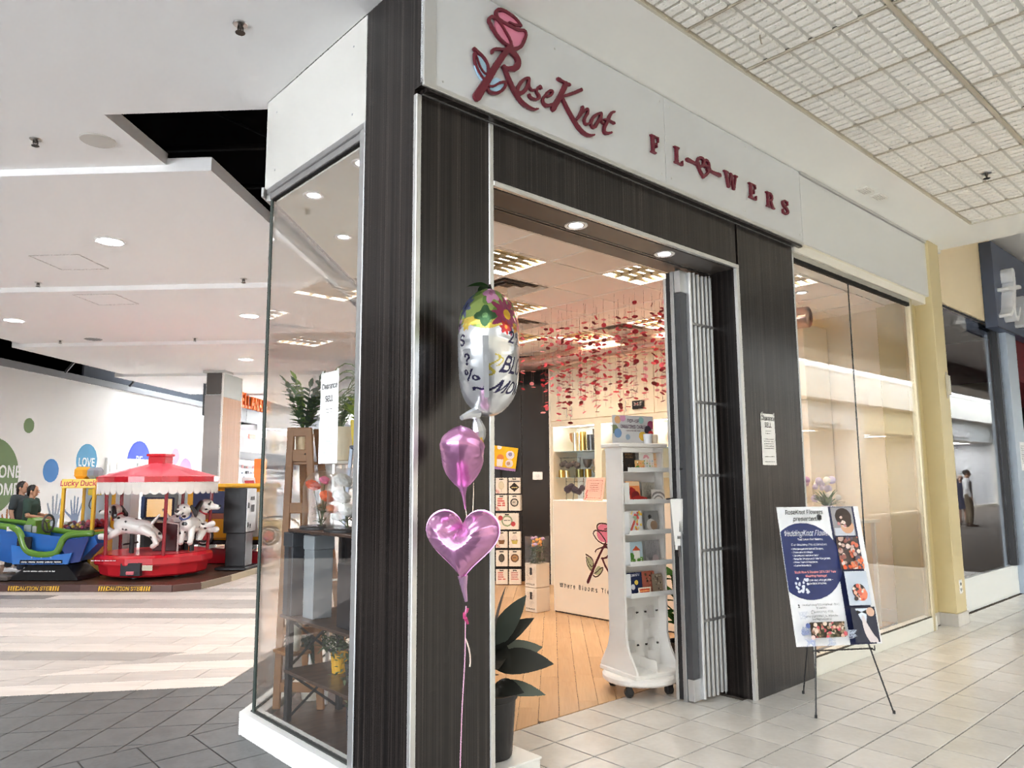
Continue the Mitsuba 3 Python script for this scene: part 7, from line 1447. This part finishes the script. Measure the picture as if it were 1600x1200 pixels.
# nail shop beyond it: fascia along the hall
NS = fresh('wall_shopfront'); tag(NS, 'dark grey shop fascia over a white entrance beyond the hall column', kind='structure'); EN = -7.9
put('fascia', xDE(14.4, 31, EN - .12, EN, 3.2, 4.9), 'satin', srgb(84, 88, 92), parent=NS)
for d in np.arange(15.2, 31, 1.6): put('fascia_joint', xDE(d - .008, d + .008, EN, EN + .004, 3.2, 4.9), 'satin', srgb(60, 64, 68), parent=NS)
put('soffit', xDE(17.6, 31, EN - 1.5, EN, 3.02, 3.2), 'matte', srgb(226, 224, 226), parent=NS); put('inner_lintel', xDE(18.2, 31, EN - 1.55, EN - 1.45, 2.5, 3.1), 'matte', srgb(168, 170, 172), parent=NS); put('dark_rail', xDE(18.4, 31, EN - 1.6, EN - 1.45, 2.25, 2.5), 'satin', srgb(66, 68, 72), parent=NS)
put('back_wall', xDE(20.6, 31, EN - 2.6, EN - 2.5, 0, 3.4), 'matte', srgb(236, 238, 240), parent=NS); put('lower_wall', xDE(20.6, 31, EN - 2.2, EN - 2.1, 0, .95), 'satin', srgb(84, 86, 92), parent=NS)
SGN = thing('nail_shop_sign', 'orange letters on the grey fascia beyond the hall column', 'sign')
x = 0.0
for ch in 'BELLANAILS':
    q = text_poly(ch, .40, True, .62); b = q.bounds; q = affinity.translate(q, x - b[0], 0); put('letter', frame(prism(q, .07), DE(16.05, EN + .002, 3.60), (R2, R2, 0), (0, 0, 1), (R2, -R2, 0)), 'satin', srgb(244, 120, 44), parent=SGN); x += (b[2] - b[0]) + .055
t = thing('exit_sign', 'small red lit sign under the white soffit of the far shop', 'sign'); put('box', xDE(19.1, 19.6, EN - .9, EN - .85, 2.88, 3.02, .005), 'satin', srgb(236, 150, 140), parent=t)
t = thing('shop_post', 'bright orange post in the far nail shop', 'post'); put('post', xDE(20.4, 20.85, EN - 1.2, EN - .95, 0, 2.28, .01), 'satin', srgb(238, 126, 48), parent=t)
rg = random.Random(55)
SF = thing('product_shelves', 'white wall shelves of small bottles in the far nail shop', 'shelf')
for z in (1.0, 1.2, 1.4, 1.6, 1.8, 2.0): put('shelf', xDE(21.4, 28, EN - 2.5, EN - 2.3, z - .015, z, .002), 'satin', srgb(226, 228, 230), parent=SF)
nb = 0
for zi, z in enumerate((1.0, 1.2, 1.4, 1.6, 1.8, 2.0)):
    for d in np.arange(21.5, 27.9, .19):
        if rg.random() < .2: continue
        ci = rg.randrange(5); c = [srgb(60, 60, 66), srgb(150, 150, 156), srgb(206, 150, 150), srgb(120, 130, 150), srgb(200, 200, 204)][ci]
        put('bottle', xDE(float(d), float(d) + rg.uniform(.06, .12), EN - 2.42, EN - 2.36, z, z + rg.uniform(.06, .13), .006), 'satin', c, label=f'small {("black", "grey", "pink", "slate", "pale")[ci]} bottle on the {("lowest", "second", "third", "fourth", "fifth", "top")[zi]} white shelf of the far nail shop', cat_='bottle', group='bottles on the far nail shop shelves')
t = thing('sign_stand', 'tilted red and white sign on a thin stand at the far shop entrance', 'sign'); put('panel', frame(bx(0, .42, 0, .62, 0, .02), DE(15.75, -7.42, 1.05), DE(.9, .44) , (-.12, .1, .98)), 'satin', srgb(236, 222, 222), parent=t)
print_on(t, [(sbox(.05, .06 + .18 * k, .37, .18 + .18 * k), srgb(206, 80, 84)) for k in range(3)], DE(15.75, -7.42, 1.05) + np.array((.016, -.016, .0)), DE(.9, .44), (-.12, .1, .98)); put('post', tube([DE(15.95, -7.35, 0), DE(15.95, -7.35, 1.2)], .02, 8), 'satin', srgb(60, 62, 66), parent=t); put('foot', inD(lathe([(0, 0), (.16, 0), (.15, .03), (0, .04)], 16, 15.95, -7.35, 0)), 'satin', srgb(60, 62, 66), parent=t)
# hall ceiling fittings
for d, e, z, lb in ((4.03, -4.12, 4.19, 'round hall downlight nearest the shop, in the middle ceiling step'), (7.50, -7.80, 4.125, 'round hall downlight at the left picture edge'), (7.49, -3.99, 4.125, 'round hall downlight just left of the shop window edge'), (11.2, -5.6, 4.06, 'round hall downlight over the column')):
    p = DE(d, e, z); t = thing('hall_downlight', lb, 'ceiling light', 'downlights in the hall ceiling')
    put('trim_ring', lathe([(.135, .002), (.135, -.006), (.155, -.008), (.16, .0)], 28, *p), 'satin', srgb(226, 226, 224), parent=t)
    m = lathe([(0, 0), (.134, 0)], 24, p[0], p[1], p[2] - .003)
    if m.face_normals[0][2] > 0: m.invert()
    emit(m, np.array((.96, .98, 1.0)) * DOWNLIGHT, 'lens', t)
    put('louvre', cat([bx(p[0] - .13, p[0] + .13, p[1] + k - .004, p[1] + k + .004, p[2] - .012, p[2] - .005) for k in (-.07, 0, .07)]), 'brushed', srgb(200, 206, 214), parent=t)
t = thing('hall_downlight', 'unlit round hall downlight with a dark grille on the fourth ceiling step', 'ceiling light'); p = DE(9.15, -7.55, 4.122); put('grille', lathe([(0, 0), (.12, 0), (.15, .003)], 24, *p), 'satin', srgb(110, 108, 108), parent=t)
t = thing('ceiling_speaker', 'flat round grey cover in the near ceiling below the dark gap', 'ceiling speaker'); p = DE(1.80, -2.86, 4.248); put('cover', lathe([(0, -.006), (.125, -.006), (.135, .003)], 30, *p), 'satin', srgb(206, 204, 198), parent=t)
def sprinkler(p, lb):
    t = thing('sprinkler', lb, 'sprinkler'); x, y, z = p
    put('escutcheon', lathe([(.012, -.004), (.04, -.006), (.045, .0)], 20, x, y, z), 'metal', srgb(206, 204, 200), parent=t); put('nozzle', cat([lathe([(0, 0), (.014, 0), (.01, -.03), (0, -.03)], 12, x, y, z), tube([(x - .014, y, z - .01), (x - .016, y, z - .035), (x, y, z - .05)], .004, 5), tube([(x + .014, y, z - .01), (x + .016, y, z - .035), (x, y, z - .05)], .004, 5)]), 'metal', srgb(80, 76, 72), parent=t)
    put('deflector', lathe([(0, -.052), (.028, -.052), (.028, -.055), (0, -.055)], 14, x, y, z), 'metal', srgb(70, 66, 62), parent=t)
for d, e, z, lb in ((.41, -1.124, 4.25, 'ceiling sprinkler in the near ceiling above the side window fascia'), (1.75, -3.33, 4.25, 'ceiling sprinkler at the far left of the near ceiling'), (5.6, -6.05, 4.19, 'ceiling sprinkler left on the middle ceiling step'), (5.62, -3.30, 4.19, 'ceiling sprinkler right on the middle ceiling step'), (9.2, -8.2, 4.125, 'tiny ceiling sprinkler left on the fourth step'), (9.2, -5.7, 4.125, 'tiny ceiling sprinkler right on the fourth step')): sprinkler(DE(d, e, z), lb)
sprinkler((5.306, -1.128, 4.262), 'ceiling sprinkler hanging from the acoustic tiles on the right')
t = thing('wire_hook', 'thin wire hook hanging from the acoustic tiles at the top', 'hook'); put('wire', tube(spline([(1.905, -.872, 4.264), (1.91, -.87, 4.235), (1.93, -.865, 4.22), (1.945, -.86, 4.23)], 10), .003, 5), 'metal', srgb(150, 140, 120), parent=t)
for d, e, z, lb in ((4.75, -5.05, 4.19, 'nearer ceiling access hatch on the middle step'), (6.3, -5.55, 4.125, 'farther ceiling access hatch')):
    t = thing('access_hatch', lb, 'hatch'); put('frame', cat([xDE(d - .3, d + .3, e - .3, e - .292, z - .004, z), xDE(d - .3, d + .3, e + .292, e + .3, z - .004, z), xDE(d - .3, d - .292, e - .3, e + .3, z - .004, z), xDE(d + .292, d + .3, e - .3, e + .3, z - .004, z)]), 'satin', srgb(176, 172, 166), parent=t); put('flap', xDE(d - .288, d + .288, e - .288, e + .288, z - .003, z - .0005), 'matte', CEIL, parent=t)
for (x, y) in ((4.86, -.26), (5.12, -.28)):
    t = thing('slot_vent', f'small white slot vent in the ceiling border over the front window, {"nearer" if x < 5 else "farther"} one', 'air vent'); put('frame', cb(x - .09, x + .09, y - .05, y + .05, 4.236, 4.252, .004), 'satin', srgb(232, 230, 222), parent=t); put('blade', cat([bx(x - .07, x + .07, y - .03 + .02 * k, y - .025 + .02 * k, 4.232, 4.238) for k in range(4)]), 'satin', srgb(196, 194, 188), parent=t)
# ================================================================ RIGHT OF THE FLOWER SHOP
PI_ = fresh('pier'); tag(PI_, 'cream pier between the flower shop window and the next shop', kind='structure')
put('shaft', cb(6.92, 7.235, -.092, .40, .132, 4.26, .006), 'satin', srgb(204, 189, 146), parent=PI_)
put('infill', cb(6.6, 6.92, .09, .4, 0, 4.26, .004), 'satin', srgb(196, 181, 136), parent=PI_)
put('skirting_tile', cb(6.908, 7.247, -.104, .12, 0, .132, .003), 'cream', parent=PI_); put('skirting_tile', cb(6.6, 6.905, .078, .12, 0, .132, .003), 'cream', parent=PI_)
put('soffit_block', bx(6.975, 7.42, -.06, .3, 4.2, 4.3), 'matte', srgb(226, 223, 212), parent=PI_)
t = thing('power_outlet', 'white double power outlet low on the cream pier', 'outlet'); put('plate', cb(7.045, 7.125, -.098, -.092, .33, .475, .002), 'satin', srgb(244, 244, 242), parent=t)
for z in (.365, .425): put('socket', cat([cb(7.06, 7.072, -.1005, -.097, z, z + .022, .001), cb(7.092, 7.104, -.1005, -.097, z, z + .022, .001), cb(7.076, 7.088, -.1005, -.097, z - .012, z, .001)]), 'satin', srgb(40, 40, 42), parent=t)
t = thing('wall_sensor', 'small grey sensor box on the cream pier', 'sensor'); put('case', cb(7.125, 7.20, -.125, -.092, 2.50, 2.72, .006), 'satin', srgb(196, 190, 172), parent=t); put('bracket', cb(7.14, 7.185, -.10, -.092, 2.46, 2.76, .002), 'satin', srgb(170, 164, 148), parent=t)
# next shop
NX = fresh('wall_neighbour'); tag(NX, 'front of the neighbouring shop with a cream panel, white base and navy fascia', kind='structure')
put('base_panel', cb(7.24, 10.05, .11, .2, 0, .385, .004), 'satin', srgb(232, 236, 234), parent=NX)
put('cream_panel', cb(7.28, 9.99, .092, .2, 3.70, 4.96, .004), 'satin', srgb(246, 228, 192), parent=NX)
put('joint', bx(7.24, 7.282, .1, .2, .385, 4.96), 'satin', srgb(226, 214, 184), parent=NX)
put('navy_fascia', cb(9.46, 16, -.06, .09, 3.60, 4.80, .004), 'satin', srgb(62, 72, 92), parent=NX)
put('fascia_trim', cb(9.46, 16, -.066, -.058, 3.59, 3.606, .001), 'satin', srgb(40, 46, 60), parent=NX)
put('pilaster', cb(10.02, 10.48, .0, .2, 0, 3.62, .004), 'satin', srgb(176, 190, 206), parent=NX); put('pilaster', cb(10.42, 10.62, .04, .3, 0, 3.62, .004), 'satin', srgb(186, 200, 216), parent=NX)
put('doorway_back', bx(10.6, 16, 1.6, 1.7, 0, 3.7), 'matte', srgb(120, 100, 96), parent=NX); put('doorway_header', bx(10.6, 16, .1, 1.6, 2.98, 3.62), 'matte', srgb(86, 30, 36), parent=NX); put('doorway_side', bx(10.62, 10.7, .3, 1.6, 0, 3.0), 'matte', srgb(150, 120, 100), parent=NX)
put('room_box', cat([bx(7.3, 10.0, 2.4, 2.45, 0, 4), bx(7.25, 7.3, .22, 2.4, 0, 4), bx(7.3, 10.0, .25, 2.4, 3.8, 3.85), bx(7.3, 10.0, .25, 2.4, 0, .01)]), 'matte', srgb(46, 50, 56), parent=NX)
W4 = fresh('window_4'); tag(W4, 'dark mirror-like window of the neighbouring shop', kind='structure')
put('pane', bx(7.29, 9.86, .132, .14, .385, 3.70), 'mirrorpane', parent=W4); put('frame', cb(9.86, 9.99, .08, .16, .385, 3.70, .004), 'satin', srgb(26, 28, 32), parent=W4); put('frame', cb(9.905, 9.935, .07, .082, .385, 3.70, .002), 'satin', srgb(90, 96, 104), parent=W4)
put('head_strip', cb(7.29, 9.9, .118, .142, 3.685, 3.703, .002), 'satin', srgb(50, 52, 54), parent=W4)
t = thing('paper_notice', 'white paper notice on the pale pilaster at the right picture edge', 'notice'); put('sheet', bx(10.20, 10.42, -.002, .0, 1.66, 2.06), 'matte', srgb(236, 238, 240), parent=t)
print_on(t, [scribble(.03, .19, .34 - .03 * k, .012, random.Random(k), srgb(120, 124, 130)) for k in range(9)], (10.20, -.0022, 1.66), (1, 0, 0), (0, 0, 1), (0, -1, 0))
TS = thing('script_sign', 'white raised script letters t r on the navy fascia at the right edge', 'sign')
q = unary_union([stroke([(.16, .74), (.10, .40), (.04, .16), (.10, .04), (.22, .10), (.34, .24)], [.06, .085, .085, .075, .06, .045], 40), stroke([(-.18, .46), (.05, .50), (.30, .56), (.46, .58)], [.05, .06, .06, .05], 24), stroke([(-.20, .06), (-.04, .22), (.06, .50), (.18, .74), (.12, .80), (.07, .62)], [.06, .05, .04, .05, .05, .04], 30)])
put('letter', frame(prism(q, .14), (9.74, -.06, 3.70), (.92, 0, 0), (0, 0, .92), (0, -1, 0)), 'satin', srgb(238, 240, 242), parent=TS)
q = unary_union([stroke([(.0, .02), (.05, .25), (.10, .46)], .075, 16), stroke([(.10, .40), (.20, .48), (.32, .46)], .06, 16)]); put('letter', frame(prism(q, .14), (10.30, -.06, 3.70), (.92, 0, 0), (0, 0, .92), (0, -1, 0)), 'satin', srgb(226, 226, 226), parent=TS)
# display table behind the front window
t = thing('display_table', 'white display table behind the front window glass', 'table'); put('top', cb(4.6, 6.45, .45, .95, 1.10, 1.13, .004), 'satin', srgb(240, 236, 226), parent=t)
for x in (4.65, 6.36):
    for y in (.48, .88): put('leg', cb(x, x + .04, y, y + .04, 0, 1.10, .003), 'satin', srgb(236, 230, 220), parent=t)
rg = random.Random(15)
def bouquet(x, y, z, cols, lb):
    t = thing('bouquet', lb, 'flowers'); put('vase', lathe([(0, 0), (.05, 0), (.065, .16), (.055, .16), (.04, .02), (0, .02)], 18, x, y, z), 'satin', srgb(206, 200, 206), parent=t)
    for k in range(16): put('bloom', ball((x + rg.uniform(-.13, .13), y + rg.uniform(-.1, .1), z + rg.uniform(.22, .46)), rg.uniform(.025, .042)), 'matte', cols[k % len(cols)], parent=t)
    put('greens', cat([mv(leafshape(.22, .03, .4), x, y, z + .14, rz=rg.uniform(0, 6.3), ry=-rg.uniform(.5, 1.3)) for _ in range(24)]), 'leaf', srgb(86, 110, 70), parent=t, kind='stuff')
bouquet(5.0, .7, 1.131, [srgb(226, 190, 206), srgb(196, 150, 190)], 'pink and mauve bouquet on the display table behind the front window')
bouquet(5.75, .7, 1.131, [srgb(240, 236, 226), srgb(206, 196, 220)], 'white and lilac bouquet farther along the display table')
t = thing('gift_box', 'dark blue gift box at the near end of the display table', 'box'); put('box', cb(4.62, 4.85, .55, .78, 1.131, 1.32, .005), 'satin', srgb(60, 70, 100), parent=t); put('lid', cb(4.61, 4.86, .54, .79, 1.32, 1.36, .004), 'satin', srgb(70, 80, 110), parent=t)

# ================================================================ ACROSS THE CONCOURSE (seen in the glass)
YO = -9.09
def shopbay(x0, x1, sign, col, fc, lb, inner):
    t = fresh('wall_bay'); tag(t, lb, kind='structure')
    put('fascia', bx(x0, x1, YO, YO + .06, 3.3, 4.24), 'satin', fc, parent=t)
    for a in (x0, x1 - .3): put('pilaster', bx(a, a + .3, YO - .1, YO + .12, 0, 4.24), 'satin', srgb(236, 232, 222), parent=t)
    put('back', bx(x0, x1, YO - 3.1, YO - 3.0, 0, 3.4), 'matte', inner, parent=t); put('bay_ceiling', bx(x0, x1, YO - 3.0, YO, 3.3, 3.36), 'matte', srgb(226, 224, 218), parent=t)
    m = cat([trimesh.Trimesh([(x, YO - 2.2, 3.29), (x + .7, YO - 2.2, 3.29), (x + .7, YO - .9, 3.29), (x, YO - .9, 3.29)], [(0, 2, 1), (0, 3, 2)], process=False) for x in np.arange(x0 + .9, x1 - 1.2, 1.7)]); emit(m, np.array((1, .97, .92)) * BAY, 'light_panel', t)
    for a in (x0, x1 - .1): put('partition', bx(a, a + .1, YO - 3.05, YO - .1, 0, 3.3), 'matte', inner, parent=t)
    if sign:
        g = thing('bay_sign', f'white letters {sign} on a fascia across the concourse, seen mirrored in the glass', 'sign'); p = spaced(sign, .62, .06, True, .9); b = p.bounds
        put('letters', frame(prism(p, .08), ((x0 + x1) / 2 + (b[2] - b[0]) / 2, YO + .062, 3.46), (-1, 0, 0), (0, 0, 1), (0, 1, 0)), 'satin', srgb(250, 250, 250), parent=g, kind='stuff')
shopbay(14, 20, '', None, srgb(238, 228, 200), 'cream shop bay across the concourse', srgb(226, 218, 204))
shopbay(20, 26.5, 'Bluenotes', None, srgb(214, 224, 232), 'pale blue shop bay across the concourse', srgb(214, 214, 216))
shopbay(26.5, 33, '', None, srgb(236, 222, 180), 'second cream shop bay across the concourse', srgb(226, 220, 208))
shopbay(33, 44, 'koodo', None, srgb(226, 230, 232), 'white shop bay far along the concourse', srgb(206, 210, 216))
shopbay(4, 14, '', None, srgb(238, 228, 200), 'cream shop bay opposite the flower shop', srgb(226, 218, 202))
slabwall('wall_opposite_west', cat([bx(-14, 4, -9.3, -9.1, 0, 4.3), bx(-14, 46, -12.4, -12.2, -.2, 4.3)]), srgb(226, 218, 198), 'cream wall across from the flower shop, behind the photographer')
rg = random.Random(3)
for k in range(4):
    x = 21.2 + 1.2 * k; t = thing('clothes_rack', f'rack of coloured clothes across the concourse seen in the front window, number {k + 1} from the left pilaster' if False else ['rack of blue clothes across the concourse, mirrored in the front window', 'rack of red clothes across the concourse, mirrored in the front window', 'rack of grey clothes across the concourse, mirrored in the front window', 'rack of pale clothes across the concourse, mirrored in the front window'][k], 'clothes rack')
    put('rail', cat([tube([(x - .45, YO - .8, 0), (x - .45, YO - .8, 1.5), (x + .45, YO - .8, 1.5), (x + .45, YO - .8, 0)], .02, 8)]), 'metal', srgb(120, 120, 124), parent=t)
    base = [srgb(90, 120, 170), srgb(206, 70, 60), srgb(110, 110, 116), srgb(226, 214, 206)][k]
    for j in range(9): put('garment', cb(x - .4 + .09 * j, x - .35 + .09 * j, YO - 1.0, YO - .6, .6 + .1 * rg.random(), 1.46, .01), 'matte', tuple(np.clip(np.array(base) * rg.uniform(.7, 1.3), 0, 1)), parent=t)
def bench(x, y, lb):
    t = thing('bench', lb, 'bench')
    for k in range(5): put('slat', cb(x - .8, x + .8, y - .22 + .09 * k, y - .15 + .09 * k, .43, .46, .006), 'satin', srgb(60, 44, 36), parent=t)
    for s in (-.7, .7):
        for q in (-.18, .16): put('leg', cb(x + s - .03, x + s + .03, y + q - .03, y + q + .03, 0, .43, .006), 'satin', srgb(40, 36, 34), parent=t)
    for k in range(2): put('back_slat', cb(x - .8, x + .8, y - .27, y - .245, .58 + .14 * k, .68 + .14 * k, .006), 'satin', srgb(60, 44, 36), parent=t)
    for s in (-.7, .7): put('back_post', cb(x + s - .025, x + s + .025, y - .28, y - .23, .4, .84, .006), 'satin', srgb(40, 36, 34), parent=t)
bench(27.8, -6.5, 'dark timber bench in the concourse, mirrored in the neighbouring shop window')
GRP = None
person('man in a dark shirt, leftmost of three people mirrored in the shop window', (26.6, -5.75, 0), 2.6, 1.74, srgb(50, 54, 64), srgb(50, 56, 80), srgb(206, 160, 136), srgb(40, 34, 30), srgb(50, 46, 44), FOLD)
person('grey-haired woman in a dark dress mirrored in the neighbouring shop window', (25.3, -5.15, 0), 2.9, 1.62, srgb(60, 64, 82), None, srgb(222, 180, 158), srgb(206, 196, 176), srgb(60, 56, 54), DOWN, skirt=srgb(60, 64, 84))
person('man in a white shirt and olive trousers mirrored in the shop window', (24.6, -4.75, 0), 1.2, 1.78, srgb(236, 236, 236), srgb(110, 100, 84), srgb(190, 146, 120), srgb(60, 54, 48), srgb(60, 46, 38), DOWN, bare_arms=False)
